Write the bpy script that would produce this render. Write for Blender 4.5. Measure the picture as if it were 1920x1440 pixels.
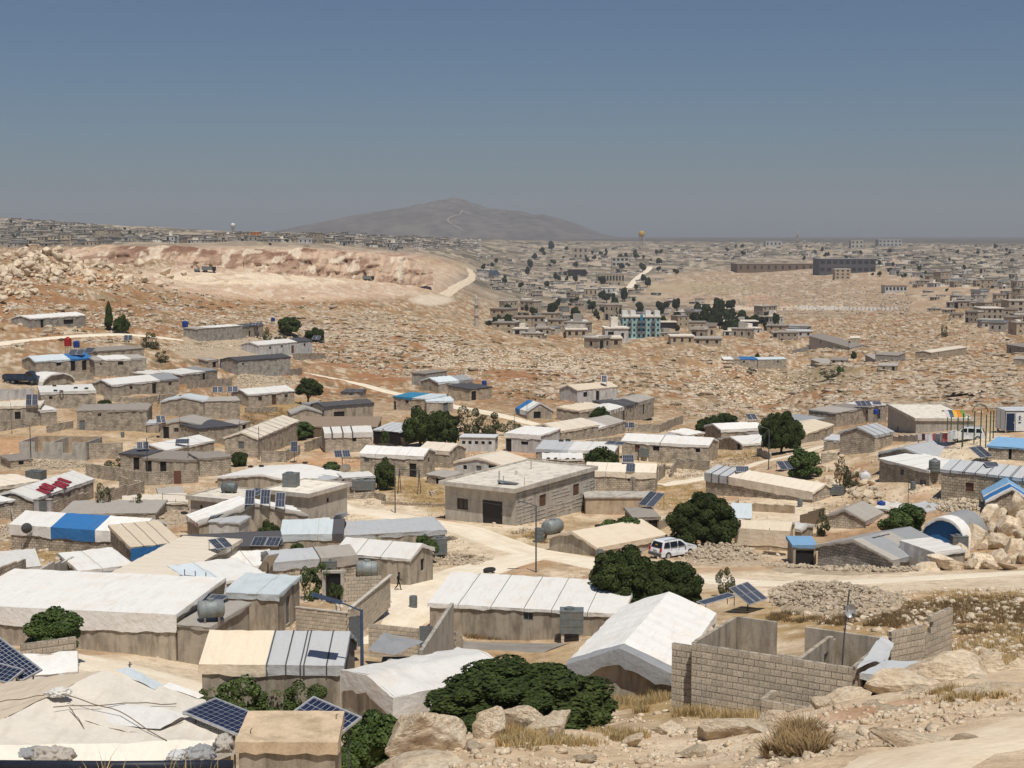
import bpy,math,random
import numpy as np
from mathutils import Vector,Matrix

sc = bpy.context.scene
for o in list(bpy.data.objects):
 bpy.data.objects.remove(o,do_unlink=True)
COL = sc.collection
rnd = random.Random(7)
PI = math.pi

# ------------------------------------------------------------------ camera, sky, sun, exposure
F = 2720.0                      # focal length in pixels of a 1920 px wide picture
HOR = 443.0                     # picture row of the level horizon
PITCH = math.atan((720 - HOR) / F)
cam_d = bpy.data.cameras.new('camera')
cam = bpy.data.objects.new('camera',cam_d)
COL.objects.link(cam)
cam_d.sensor_width = 36.0
cam_d.lens = 36.0 * F / 1920.0
cam_d.clip_start = 0.5
cam_d.clip_end = 60000
cam.location = (0,0,0)
cam.rotation_euler = (PI / 2 - PITCH,0,0)
sc.camera = cam

SUN_TO = Vector((0.13,-0.44,1.0)).normalized()      # direction towards the sun
sun_el = math.asin(SUN_TO.z)
sun_az = math.atan2(SUN_TO.x,SUN_TO.y)
w = bpy.data.worlds.new('World')
sc.world = w
w.use_nodes = True
nt = w.node_tree
for n in list(nt.nodes):
 nt.nodes.remove(n)
wo = nt.nodes.new('ShaderNodeOutputWorld')
bg = nt.nodes.new('ShaderNodeBackground')
sky = nt.nodes.new('ShaderNodeTexSky')
sky.sky_type = 'NISHITA'
sky.sun_disc = False
sky.sun_elevation = sun_el
sky.sun_rotation = sun_az
sky.altitude = 500
sky.air_density = 1.0
sky.dust_density = 1.0
sky.ozone_density = 1.0
bg.inputs['Strength'].default_value = 0.043
tint = nt.nodes.new('ShaderNodeMix')
tint.data_type = 'RGBA'; tint.blend_type = 'MULTIPLY'
tint.inputs[0].default_value = 1.0
tint.inputs[7].default_value = (0.76,0.96,1.20,1)      # dusty summer blue
nt.links.new(sky.outputs['Color'],tint.inputs[6])
nt.links.new(tint.outputs[2],bg.inputs['Color'])
nt.links.new(bg.outputs['Background'],wo.inputs['Surface'])
sun_d = bpy.data.lights.new('sun','SUN')
sun_d.energy = 4.2
sun_d.angle = math.radians(0.5)
sun_d.color = (1.0,0.95,0.87)
sun = bpy.data.objects.new('sun',sun_d)
COL.objects.link(sun)
sun.rotation_euler = SUN_TO.to_track_quat('Z','Y').to_euler()
sc.view_settings.view_transform = 'Standard'
sc.view_settings.look = 'None'
sc.view_settings.exposure = 0.0
sc.view_settings.gamma = 1.0
sc.view_settings.use_curve_mapping = False
sc.render.engine = 'CYCLES'
sc.cycles.max_bounces = 5
sc.cycles.diffuse_bounces = 3
sc.cycles.glossy_bounces = 2
sc.cycles.transmission_bounces = 2
sc.cycles.volume_bounces = 0
sc.cycles.transparent_max_bounces = 4
sc.cycles.use_denoising = True
sc.cycles.denoiser = 'OPENIMAGEDENOISE'
sc.cycles.denoising_input_passes = 'RGB_ALBEDO_NORMAL'
sc.cycles.denoising_prefilter = 'ACCURATE'

# ------------------------------------------------------------------ picture <-> place
CP,SP = math.cos(PITCH),math.sin(PITCH)

def ray(px,py):
 a = (px - 960.0) / F
 b = (720.0 - py) / F
 return np.array([a,CP + b * SP,-SP + b * CP])

def atd(px,py,y):
 r = ray(px,py)
 return Vector(r * (y / r[1]))

def project(x,y,z):
 dep = y * CP - z * SP
 up = y * SP + z * CP
 return 960 + F * x / dep,720 - F * up / dep

# ------------------------------------------------------------------ noise
def _hash(ix,iy,seed):
 h = (ix.astype(np.int64) * 374761393 + iy.astype(np.int64) * 668265263 + seed * 1442695041) & 0xFFFFFFFF
 h = ((h ^ (h >> 13)) * 1274126177) & 0xFFFFFFFF
 return ((h ^ (h >> 16)) & 0xFFFF) / 65535.0

def vnoise(x,y,seed=0):
 x = np.asarray(x,float); y = np.asarray(y,float)
 ix = np.floor(x); iy = np.floor(y)
 fx = x - ix; fy = y - iy
 fx = fx * fx * (3 - 2 * fx); fy = fy * fy * (3 - 2 * fy)
 a = _hash(ix,iy,seed); b = _hash(ix + 1,iy,seed)
 c = _hash(ix,iy + 1,seed); d = _hash(ix + 1,iy + 1,seed)
 return (a + (b - a) * fx) * (1 - fy) + (c + (d - c) * fx) * fy

def fbm(x,y,seed=0,octs=4):
 s = 0.0; a = 0.5; t = 0.0
 for i in range(octs):
  s = s + a * vnoise(x,y,seed + i * 17); t += a
  x = np.asarray(x) * 2.03 + 3.1; y = np.asarray(y) * 2.03 + 1.7; a *= 0.5
 return s / t

# ------------------------------------------------------------------ shape of the land: (distance, picture row) along nine bearings
PROF = {
 -60: [(12,1800),(25,1640),(38,1540),(50,1450),(60,1370),(73,1250),(85,1200),(105,1107),(129,1044),(156,978),(190,905),(225,832),(250,765),(272,712),(300,650),(322,612),(350,585),(400,545),(440,500),(470,482),(520,482),(700,478),(900,468),(1300,462),(1700,452),(2300,414),(2700,404),(3300,418),(5000,440),(15000,443.5)],
 200: [(12,1800),(25,1640),(38,1540),(50,1450),(60,1380),(73,1262),(85,1212),(105,1112),(129,1044),(156,978),(190,905),(228,832),(258,770),(285,712),(318,650),(345,615),(380,585),(430,550),(470,520),(510,500),(560,505),(700,504),(800,503),(840,465),(1000,465),(1500,458),(2100,436),(2600,421),(3200,424),(5000,440),(15000,443.5)],
 480: [(12,1800),(25,1640),(38,1540),(50,1450),(60,1395),(70,1335),(80,1275),(92,1200),(105,1115),(129,1044),(156,978),(190,905),(235,830),(285,750),(322,695),(355,660),(400,630),(450,603),(520,570),(580,548),(640,530),(760,520),(940,505),(985,467),(1300,456),(2000,441),(2600,438),(3200,441),(5000,443),(15000,444)],
 640: [(12,1800),(22,1640),(34,1500),(42,1470),(50,1440),(60,1395),(68,1350),(77,1300),(90,1215),(105,1120),(129,1048),(156,980),(190,908),(240,820),(290,755),(340,705),(400,660),(470,622),(540,590),(620,562),(760,545),(960,515),(1010,476),(1400,462),(2100,447),(2700,439),(3200,441),(5000,443),(15000,444)],
 820: [(12,1800),(20,1560),(27,1440),(33,1395),(38,1385),(45,1420),(55,1400),(66,1350),(77,1290),(88,1225),(98,1185),(112,1105),(130,1058),(156,982),(190,910),(240,818),(285,762),(330,718),(380,685),(450,645),(520,612),(600,588),(680,590),(820,570),(1020,545),(1150,520),(1250,508),(1500,490),(2200,460),(2900,444),(3600,446),(5000,446),(15000,444)],
 960: [(12,1800),(20,1560),(25,1450),(30,1400),(36,1365),(42,1400),(50,1420),(60,1395),(70,1335),(80,1280),(90,1235),(100,1192),(115,1108),(130,1060),(156,984),(190,910),(240,808),(268,768),(310,732),(365,697),(440,663),(520,634),(590,640),(690,642),(800,628),(1000,598),(1300,568),(1700,535),(2200,504),(3000,470),(3800,451),(4500,451),(6000,449),(15000,444)],
 1300: [(12,1800),(20,1560),(28,1440),(36,1395),(44,1368),(54,1330),(61,1318),(70,1288),(80,1240),(90,1197),(97,1160),(105,1112),(115,1082),(129,1046),(156,985),(190,912),(230,850),(270,803),(320,768),(390,732),(500,687),(620,652),(720,636),(800,626),(1000,602),(1300,578),(1700,540),(2200,506),(3000,470),(4000,454),(6000,449),(15000,444)],
 1600: [(10,1800),(14,1640),(19,1500),(25,1405),(32,1345),(38,1322),(42,1325),(47,1365),(52,1385),(58,1310),(68,1240),(80,1190),(98,1122),(113,1086),(128,1058),(148,1000),(165,940),(182,872),(197,828),(215,825),(245,825),(300,785),(365,748),(435,715),(515,685),(600,662),(700,645),(850,615),(1100,580),(1400,545),(1800,512),(2400,480),(3200,462),(4500,452),(6000,449),(15000,444)],
 1800: [(10,1750),(14,1590),(19,1470),(25,1385),(33,1310),(40,1280),(46,1275),(52,1270),(60,1235),(75,1190),(92,1130),(106,1092),(118,1066),(130,1035),(145,965),(155,925),(165,850),(175,822),(192,805),(215,812),(250,800),(310,765),(380,730),(450,695),(540,662),(660,632),(800,602),(1000,570),(1400,532),(1800,505),(2500,478),(3400,461),(5000,452),(15000,444)],
 1980: [(10,1700),(14,1560),(19,1450),(25,1370),(33,1300),(42,1265),(50,1245),(68,1190),(86,1130),(103,1085),(116,1062),(127,1030),(140,975),(151,930),(160,852),(168,815),(187,788),(212,800),(250,790),(310,758),(390,718),(460,688),(560,650),(700,614),(850,585),(1000,565),(1400,525),(1900,495),(2600,475),(3500,460),(5000,452),(15000,444)],
}
ND,NTB = 900,240
LD = np.linspace(math.log(2.0),math.log(15000.0),ND)
TB = np.linspace(-0.42,0.42,NTB)
_cols = sorted(PROF)
_tc = np.array([(c - 960.0) / F for c in _cols])
_tab = []
for c in _cols:
 ds = [2.0,4.0,7.0]; zs = [-1.9,-2.6,-4.0]
 for d,py in PROF[c]:
  r = ray(c,py)
  ds.append(d); zs.append(d * r[2] / r[1])
 _tab.append(np.interp(LD,np.log(ds),zs))
_tab = np.array(_tab)
_k = np.exp(-0.5 * (np.arange(-8,9) / 2.0) ** 2); _k /= _k.sum()
for i in range(len(_tab)):
 _tab[i] = np.convolve(np.pad(_tab[i],8,mode='edge'),_k,'valid')
_big = np.array([np.interp(TB,_tc,_tab[:,j]) for j in range(ND)])      # ND x NTB
_k2 = np.exp(-0.5 * (np.arange(-12,13) / 5.0) ** 2); _k2 /= _k2.sum()
for j in range(ND):
 _big[j] = np.convolve(np.pad(_big[j],12,mode='edge'),_k2,'valid')

def smooth_ground(x,y):
 x = np.asarray(x,float); y = np.asarray(y,float)
 yy = np.where(y > 0.01,y,0.01)
 t = np.where(y > 0.01,x / yy,np.sign(x) * 9)
 inside = np.abs(t) < 0.42
 d = np.where(inside,y,np.hypot(x,y) * math.cos(math.atan(0.42)))
 d = np.clip(d,2.01,14999)
 t = np.clip(t,-0.4199,0.4199)
 a = (np.log(d) - LD[0]) / (LD[1] - LD[0]); b = (t - TB[0]) / (TB[1] - TB[0])
 i = np.clip(a.astype(int),0,ND - 2); j = np.clip(b.astype(int),0,NTB - 2)
 a = a - i; b = b - j
 return (_big[i,j] * (1 - a) + _big[i + 1,j] * a) * (1 - b) + (_big[i,j + 1] * (1 - a) + _big[i + 1,j + 1] * a) * b

def step(a,b,x):
 u = np.clip((x - a) / (b - a),0,1)
 return u * u * (3 - 2 * u)

def rough(x,y):
 d = np.hypot(x,y)
 village = step(55,75,d) * (1 - step(215,330,d))
 hill = step(230,340,d) * (1 - step(900,1500,d))
 near = 1 - step(45,70,d)
 n1 = fbm(x / 1.6,y / 1.6,3,4) - 0.5
 n2 = fbm(x / 9.0,y / 9.0,11,4) - 0.5
 n3 = fbm(x / 60.0,y / 60.0,23,3) - 0.5
 n4 = fbm(x / 34.0,y / 34.0,29,3) - 0.5
 slope = step(330,420,d) * (1 - step(760,1000,d))
 q = np.clip((y - 320.0) / 240.0,0,1); gx = 61.0 + 46.0 * q + 6 * np.sin(y / 23.0)
 gul = np.exp(-((x - gx) / (9.0 + 8 * q)) ** 2) * step(315,350,y) * (1 - step(540,590,y)) * -6.5
 ter = np.abs(fbm(x / 14.0,y / 9.0,41,4) - 0.5) * 2
 return village * (n1 * 0.16 + n2 * 0.3) + hill * (n1 * 0.5 + n2 * 1.7 + (0.35 - ter) * 1.3) + slope * n4 * 7.0 + gul + near * (n1 * 0.35 + n2 * 0.5) + step(900,1600,d) * (n2 * 1.2 + n3 * 6.0)

_ROADSEG = None
def road_damp(x,y):
 if _ROADSEG is None or len(_ROADSEG) == 0:
  return np.ones_like(x)
 m = np.full(np.shape(x),1.0)
 for (ax,ay,bx,by,hw) in _ROADSEG:
  near = (x > min(ax,bx) - hw * 3) & (x < max(ax,bx) + hw * 3) & (y > min(ay,by) - hw * 3) & (y < max(ay,by) + hw * 3)
  if not near.any():
   continue
  px,py = x[near],y[near]
  vx,vy = bx - ax,by - ay
  q = np.clip(((px - ax) * vx + (py - ay) * vy) / (vx * vx + vy * vy + 1e-9),0,1)
  dist = np.hypot(px - ax - q * vx,py - ay - q * vy)
  m[near] = np.minimum(m[near],step(hw * 0.9,hw * 1.9,dist))
 return m

def ground(x,y):
 x = np.atleast_1d(np.asarray(x,float)); y = np.atleast_1d(np.asarray(y,float))
 return smooth_ground(x,y) + rough(x,y) * road_damp(x,y)

def gz(x,y):
 return float(ground([x],[y])[0])

_MD = np.exp(np.linspace(math.log(10),math.log(9000),1100))
def pick(px,py,dmin=10.0):
 """the point of the land seen at a picture position"""
 r = ray(px,py)
 ys = _MD[_MD >= dmin]
 xs = ys * r[0] / r[1]; zs = ys * r[2] / r[1]
 g = ground(xs,ys)
 below = np.nonzero(zs <= g)[0]
 if len(below) == 0:
  y = ys[-1]
 else:
  i = below[0]
  if i == 0:
   y = ys[0]
  else:
   a = zs[i - 1] - g[i - 1]; b = g[i] - zs[i]
   y = ys[i - 1] + (ys[i] - ys[i - 1]) * a / (a + b + 1e-9)
 x = y * r[0] / r[1]
 return Vector((x,y,gz(x,y)))

def scale_at(y):
 return F / (y * 1.03)

# ------------------------------------------------------------------ roads (centre lines), needed by the land itself
ROADS = [
 ('main',[(1990,1070),(1900,1074),(1750,1084),(1600,1091),(1450,1094),(1330,1086),(1200,1068),(1080,1050),(980,1030),(920,1010),(860,988),(780,975),(700,962),(640,955),(600,938)],4.6),
 ('yard',[(1010,1040),(940,1058),(870,1080),(800,1108),(735,1150),(690,1185),(640,1195)],5.5),
 ('upper',[(-40,648),(60,637),(150,632),(250,632),(330,636),(372,641)],3.2),
 ('hill',[(570,697),(620,703),(680,716),(730,735),(800,752),(880,766),(950,780),(1010,797),(1060,806),(1130,812)],3.2),
 ('east',[(1235,910),(1300,900),(1370,885),(1430,866),(1500,850),(1540,838)],3.4),
 ('alley',[(90,1232),(180,1246),(260,1262),(340,1285),(370,1300)],5.0),
 ('asphalt',[(840,1208),(900,1211),(960,1215),(1045,1216)],3.6),
 ('path',[(1990,1358),(1860,1385),(1740,1415),(1640,1452),(1560,1490)],2.6),
 ('quarry',[(830,552),(862,535),(885,518),(880,503)],8.0),
 ('town',[(1178,538),(1195,522),(1214,508),(1219,499)],9.0),
]
ROADPTS = {}
for nm,pts,wd in ROADS:
 P = [pick(*p) for p in pts]
 # smooth with Catmull-Rom
 out = []
 for i in range(len(P) - 1):
  p0 = P[max(i - 1,0)]; p1 = P[i]; p2 = P[i + 1]; p3 = P[min(i + 2,len(P) - 1)]
  n = max(2,int((p2 - p1).length / 1.2))
  n = min(n,40)
  for k in range(n):
   t = k / n
   out.append(0.5 * ((2 * p1) + (p2 - p0) * t + (2 * p0 - 5 * p1 + 4 * p2 - p3) * t * t + (3 * p1 - p0 - 3 * p2 + p3) * t * t * t))
 out.append(P[-1])
 ROADPTS[nm] = (out,wd)
_seg = []
for nm,(pts,wd) in ROADPTS.items():
 st = 3
 for i in range(0,len(pts) - 1,st):
  a = pts[i]; b = pts[min(i + st,len(pts) - 1)]
  _seg.append((a.x,a.y,b.x,b.y,wd * 0.5))
_ROADSEG = _seg

# ------------------------------------------------------------------ materials
MATS = {}
def newmat(name):
 m = bpy.data.materials.new(name)
 m.use_nodes = True
 t = m.node_tree
 for n in list(t.nodes):
  t.nodes.remove(n)
 out = t.nodes.new('ShaderNodeOutputMaterial')
 p = t.nodes.new('ShaderNodeBsdfPrincipled')
 t.links.new(p.outputs[0],out.inputs[0])
 p.inputs['Roughness'].default_value = 0.9
 p.inputs['Specular IOR Level'].default_value = 0.2
 return m,t,p

def nd(t,kind,**kw):
 n = t.nodes.new('ShaderNode' + kind)
 for k,v in kw.items():
  setattr(n,k,v)
 return n

def lk(t,a,b):
 t.links.new(a,b)

def coords(t,kind='Object'):
 return nd(t,'TexCoord').outputs[kind]

def noise(t,vec,scale,detail=4,rough=0.6,stretch=None):
 n = nd(t,'TexNoise')
 n.inputs['Scale'].default_value = scale
 n.inputs['Detail'].default_value = detail
 n.inputs['Roughness'].default_value = rough
 if stretch:
  mp = nd(t,'Mapping')
  mp.inputs['Scale'].default_value = stretch
  lk(t,vec,mp.inputs['Vector']); vec = mp.outputs[0]
 lk(t,vec,n.inputs['Vector'])
 return n.outputs['Fac']

def ramp(t,fac,stops):
 r = nd(t,'ValToRGB')
 e = r.color_ramp.elements
 while len(e) < len(stops):
  e.new(0.5)
 for i,(p,c) in enumerate(stops):
  e[i].position = p
  e[i].color = (c[0],c[1],c[2],1) if len(c) == 3 else c
 lk(t,fac,r.inputs[0])
 return r.outputs[0]

def mix(t,fac,a,b,mode='MIX'):
 m = nd(t,'Mix',data_type='RGBA',blend_type=mode)
 if isinstance(fac,(int,float)):
  m.inputs[0].default_value = fac
 else:
  lk(t,fac,m.inputs[0])
 for s,v in ((6,a),(7,b)):
  if isinstance(v,(tuple,list)):
   m.inputs[s].default_value = (v[0],v[1],v[2],1)
  else:
   lk(t,v,m.inputs[s])
 return m.outputs[2]

def bump(t,p,h,strength=0.4,dist=0.05):
 b = nd(t,'Bump')
 b.inputs['Strength'].default_value = strength
 b.inputs['Distance'].default_value = dist
 lk(t,h,b.inputs['Height'])
 lk(t,b.outputs[0],p.inputs['Normal'])

def mul(c,k):
 return tuple(min(1.0,v * k) for v in c)

def objvar(t,col,amount=0.15):
 """each object a slightly different shade"""
 oi = nd(t,'ObjectInfo')
 mr = nd(t,'MapRange')
 mr.inputs[3].default_value = 1 - amount; mr.inputs[4].default_value = 1 + amount
 lk(t,oi.outputs['Random'],mr.inputs[0])
 h = nd(t,'HueSaturation')
 lk(t,mr.outputs[0],h.inputs['Value'])
 if isinstance(col,tuple):
  h.inputs['Color'].default_value = (*col,1)
 else:
  lk(t,col,h.inputs['Color'])
 return h.outputs[0]

def mat_tarp(key,c,dirt=0.35,dirtcol=(0.50,0.36,0.22)):
 m,t,p = newmat('tarpaulin_' + key)
 o = coords(t)
 n1 = noise(t,o,0.55,5,0.65)
 n2 = noise(t,o,7.0,4,0.6)
 f = ramp(t,n1,[(0.52,(0,0,0)),(0.78,(dirt * 1.3,) * 3)])
 c2 = mix(t,f,c,tuple(0.5 * a + 0.5 * b * (sum(c) / 1.5) for a,b in zip(c,dirtcol)))
 g = ramp(t,n2,[(0.3,(0.92,) * 3),(0.7,(1.0,) * 3)])
 c3 = mix(t,1.0,c2,g,'MULTIPLY')
 st = noise(t,o,1.0,3,0.6,(3.0,0.6,0.6))
 c3 = mix(t,0.5,c3,ramp(t,st,[(0.32,(0.84,0.82,0.79)),(0.48,(1,1,1))]),'MULTIPLY')
 lk(t,objvar(t,c3,0.10),p.inputs['Base Color'])
 p.inputs['Roughness'].default_value = 0.62
 p.inputs['Specular IOR Level'].default_value = 0.3
 wv = noise(t,o,2.2,4,0.6)
 wr = noise(t,o,3.2,2,0.5,(1.0,0.25,1.0))
 ad = nd(t,'Math',operation='ADD'); lk(t,wv,ad.inputs[0]); lk(t,wr,ad.inputs[1])
 bump(t,p,ad.outputs[0],0.32,0.12)
 return m

def mat_wall(key,c,c2,block=True,grime=0.6,bw=0.46,bh=0.25,mort=0.026):
 m,t,p = newmat('wall_' + key)
 uv = nd(t,'UVMap').outputs[0]
 o = coords(t)
 big = noise(t,o,0.9,5,0.65)
 fine = noise(t,o,14,3,0.6)
 streak = noise(t,o,1.0,4,0.65,(1.7,1.7,0.4))
 if block:
  br = nd(t,'TexBrick')
  br.inputs['Scale'].default_value = 1.0
  br.inputs['Brick Width'].default_value = bw
  br.inputs['Row Height'].default_value = bh
  br.inputs['Mortar Size'].default_value = mort
  br.inputs['Mortar Smooth'].default_value = 0.3
  br.inputs['Bias'].default_value = 0.0
  br.inputs['Color1'].default_value = (*c,1)
  br.inputs['Color2'].default_value = (*c2,1)
  br.inputs['Mortar'].default_value = (*mul(c,0.38),1)
  lk(t,uv,br.inputs['Vector'])
  col = br.outputs['Color']
 else:
  col = mix(t,ramp(t,big,[(0.35,(0,0,0)),(0.65,(1,1,1))]),c,c2)
 g = ramp(t,streak,[(0.34,(1 - grime * (0.45 if block else 0.7),) * 3),(0.56,(1.0,) * 3)])
 col = mix(t,0.8,col,g,'MULTIPLY')
 b2 = ramp(t,big,[(0.36,(0.66,0.64,0.62)),(0.5,(1,1,1)),(0.64,(1.16,1.14,1.1))])
 col = mix(t,0.9,col,b2,'MULTIPLY')
 f2 = ramp(t,fine,[(0.3,(0.8,) * 3),(0.7,(1.08,) * 3)])
 col = mix(t,0.7,col,f2,'MULTIPLY')
 lk(t,objvar(t,col,0.09),p.inputs['Base Color'])
 if block:
  inv = nd(t,'Math',operation='SUBTRACT'); inv.inputs[0].default_value = 1.0
  lk(t,br.outputs['Fac'],inv.inputs[1])
  ad = nd(t,'Math',operation='MULTIPLY_ADD'); ad.inputs[1].default_value = 0.25
  lk(t,fine,ad.inputs[0]); lk(t,inv.outputs[0],ad.inputs[2])
  bump(t,p,ad.outputs[0],0.7,0.02)
 else:
  bump(t,p,fine,0.35,0.02)
 return m

def mat_plain(key,c,rough=0.8,metal=0.0,var=0.12,grain=6.0,spec=0.3,rust=None):
 m,t,p = newmat(key)
 o = coords(t)
 n = noise(t,o,grain,4,0.6)
 col = mix(t,1.0,c,ramp(t,n,[(0.3,(0.72,) * 3),(0.7,(1.12,) * 3)]),'MULTIPLY')
 if rust:
  n2 = noise(t,o,1.7,5,0.7)
  col = mix(t,ramp(t,n2,[(0.5,(0,0,0)),(0.72,(0.8,) * 3)]),col,rust)
 lk(t,objvar(t,col,var),p.inputs['Base Color'])
 p.inputs['Roughness'].default_value = rough
 p.inputs['Metallic'].default_value = metal
 p.inputs['Specular IOR Level'].default_value = spec
 bump(t,p,n,0.2,0.01)
 return m

def mat_rock(key,c1,c2,c3,scale=1.0):
 m,t,p = newmat('limestone_' + key)
 o = coords(t)
 n1 = noise(t,o,0.9 * scale,6,0.7)
 n2 = noise(t,o,9.0 * scale,5,0.7)
 n3 = noise(t,o,2.6 * scale,4,0.6,(1,1,2.6))
 col = ramp(t,n1,[(0.34,c1),(0.52,c2),(0.68,c3)])
 col = mix(t,0.75,col,ramp(t,n2,[(0.34,(0.60,0.56,0.52)),(0.5,(0.98,) * 3),(0.68,(1.18,) * 3)]),'MULTIPLY')
 col = mix(t,0.6,col,ramp(t,n3,[(0.36,(0.62,0.58,0.54)),(0.5,(1,1,1))]),'MULTIPLY')
 lk(t,objvar(t,col,0.14),p.inputs['Base Color'])
 ad = nd(t,'Math',operation='ADD')
 lk(t,n2,ad.inputs[0]); lk(t,n3,ad.inputs[1])
 bump(t,p,ad.outputs[0],0.9,0.12)
 return m

def mat_leaf(key,c1,c2,rough=0.55):
 m,t,p = newmat('leaves_' + key)
 g = nd(t,'NewGeometry')
 n = noise(t,coords(t),1.3,3,0.6)
 col = mix(t,g.outputs['Random Per Island'],c1,c2)
 col = mix(t,1.0,col,ramp(t,n,[(0.32,(0.62,0.66,0.6)),(0.68,(1.25,1.2,1.1))]),'MULTIPLY')
 lk(t,objvar(t,col,0.12),p.inputs['Base Color'])
 p.inputs['Roughness'].default_value = rough
 p.inputs['Specular IOR Level'].default_value = 0.12
 return m

TC = dict(W=(0.755,0.735,0.69),V=(0.64,0.62,0.575),C=(0.72,0.61,0.46),E=(0.78,0.69,0.555),G=(0.30,0.305,0.31),L=(0.50,0.51,0.515),P=(0.60,0.66,0.68),
          D=(0.085,0.082,0.085),K=(0.30,0.265,0.225),N=(0.42,0.385,0.335),B=(0.035,0.17,0.42),T=(0.035,0.22,0.38),A=(0.22,0.40,0.60),R=(0.28,0.21,0.15),Q=(0.75,0.69,0.59))
for k,c in TC.items():
 MATS['t' + k] = mat_tarp(k,c,0.55 if k in 'WCVE' else 0.2)
MATS['block'] = mat_wall('block',(0.58,0.505,0.40),(0.38,0.325,0.25))
MATS['greyblock'] = mat_wall('greyblock',(0.51,0.475,0.415),(0.36,0.33,0.285))
MATS['plaster'] = mat_wall('plaster',(0.55,0.48,0.38),(0.32,0.275,0.215),False,0.85)
MATS['render'] = mat_wall('render',(0.56,0.52,0.45),(0.42,0.39,0.335),False,0.5)
MATS['white'] = mat_wall('whitewash',(0.62,0.61,0.58),(0.50,0.49,0.47),False,0.55)
MATS['stone'] = mat_wall('stone',(0.62,0.52,0.385),(0.42,0.34,0.245),True,0.4,0.5,0.3,0.035)
MATS['earthwall'] = mat_wall('earth',(0.52,0.40,0.27),(0.44,0.36,0.26),False,0.4)
MATS['teal'] = mat_wall('teal',(0.34,0.52,0.52),(0.30,0.46,0.46),False,0.2)
MATS['concrete'] = mat_wall('concrete',(0.60,0.555,0.48),(0.50,0.46,0.40),False,0.4)
MATS['roofslab'] = mat_wall('roofslab',(0.82,0.76,0.655),(0.72,0.66,0.565),False,0.2)
MATS['tanslab'] = mat_wall('tanslab',(0.66,0.51,0.34),(0.58,0.45,0.31),False,0.35)
MATS['bk'] = mat_rock('concrete_block',(0.62,0.525,0.405),(0.77,0.665,0.52),(0.85,0.755,0.61),1.3)
MATS['mortar'] = mat_plain('mortar',(0.23,0.20,0.165),0.95)
MATS['dark'] = mat_plain('dark_interior',(0.018,0.016,0.015),0.9)  # near-black colour stands for the unlit inside of openings
MATS['glass'] = mat_plain('window_pane',(0.03,0.03,0.035),0.25,0,0.1,3,0.5)
MATS['brown'] = mat_plain('brown_door',(0.13,0.065,0.04),0.7)
MATS['greydoor'] = mat_plain('grey_sheet_metal',(0.16,0.18,0.19),0.55,0.2,rust=(0.16,0.10,0.06))
MATS['black'] = mat_plain('black_gate',(0.022,0.02,0.022),0.5)
MATS['steel'] = mat_plain('galvanised_steel',(0.25,0.28,0.28),0.6,0.15,0.12,3.0,0.5,(0.30,0.27,0.22))
MATS['tank'] = mat_plain('tank_metal',(0.17,0.19,0.19),0.6,0.2,0.15,3.0,0.4,(0.22,0.17,0.11))
MATS['alu'] = mat_plain('aluminium_frame',(0.55,0.56,0.57),0.4,0.5)
MATS['cell'] = mat_plain('solar_cell',(0.018,0.026,0.06),0.16,0.0,0.12,2.0,0.5)
MATS['cellg'] = mat_plain('dusty_solar_glass',(0.060,0.068,0.092),0.16,0.0,0.25,2.0,0.5)
MATS['tyre'] = mat_plain('tyre_rubber',(0.028,0.027,0.026),0.85)
MATS['wood'] = mat_plain('weathered_wood',(0.20,0.145,0.095),0.9)
MATS['pole'] = mat_plain('pole_metal',(0.11,0.115,0.12),0.6,0.3)
MATS['bluepole'] = mat_plain('blue_paint',(0.05,0.085,0.15),0.5)
MATS['blueplastic'] = mat_plain('blue_plastic',(0.015,0.055,0.27),0.45)
MATS['redplastic'] = mat_plain('red_paint',(0.40,0.02,0.02),0.45)
MATS['redsheet'] = mat_plain('dark_red_sheet',(0.24,0.015,0.03),0.5)
MATS['whitepaint'] = mat_plain('white_paint',(0.74,0.74,0.73),0.35,0,0.04)
MATS['carwhite'] = mat_plain('white_car_paint',(0.75,0.76,0.77),0.25,0,0.02,1.0,0.5)
MATS['carglass'] = mat_plain('tinted_car_glass',(0.012,0.013,0.015),0.08,0,0.0,1.0,0.6)
MATS['taillight'] = mat_plain('red_tail_light',(0.45,0.012,0.02),0.3)
MATS['yellow'] = mat_plain('yellow_paint',(0.62,0.36,0.03),0.55)
MATS['orange'] = mat_plain('orange_shade',(0.66,0.20,0.02),0.6)
MATS['green'] = mat_plain('green_paint',(0.045,0.10,0.035),0.6)
MATS['lime'] = mat_plain('green_shade',(0.17,0.28,0.05),0.6)
MATS['darkblue'] = mat_plain('dark_blue_paint',(0.012,0.03,0.075),0.5)
MATS['truckblue'] = mat_plain('truck_paint',(0.018,0.04,0.08),0.5,0,0.05,2,0.4,(0.10,0.06,0.04))
MATS['skin'] = mat_plain('skin',(0.28,0.15,0.09),0.6,0,0)
MATS['cloth'] = mat_plain('black_cloth',(0.012,0.012,0.014),0.9,0,0)
MATS['bark'] = mat_plain('bark',(0.11,0.075,0.05),0.95)
MATS['strap'] = mat_plain('dark_strap',(0.075,0.078,0.082),0.8)
MATS['pipe'] = mat_plain('dark_pipe',(0.018,0.022,0.035),0.5)
MATS['clothred'] = mat_plain('red_laundry',(0.42,0.10,0.11),0.9)
MATS['clothpink'] = mat_plain('pale_laundry',(0.62,0.56,0.55),0.9)
MATS['clothdark'] = mat_plain('dark_laundry',(0.07,0.04,0.05),0.9)
MATS['rock'] = mat_rock('boulder',(0.56,0.43,0.29),(0.74,0.61,0.44),(0.82,0.72,0.57))
MATS['rockgrey'] = mat_rock('grey',(0.30,0.225,0.155),(0.51,0.42,0.315),(0.67,0.575,0.45),1.0)
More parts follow.
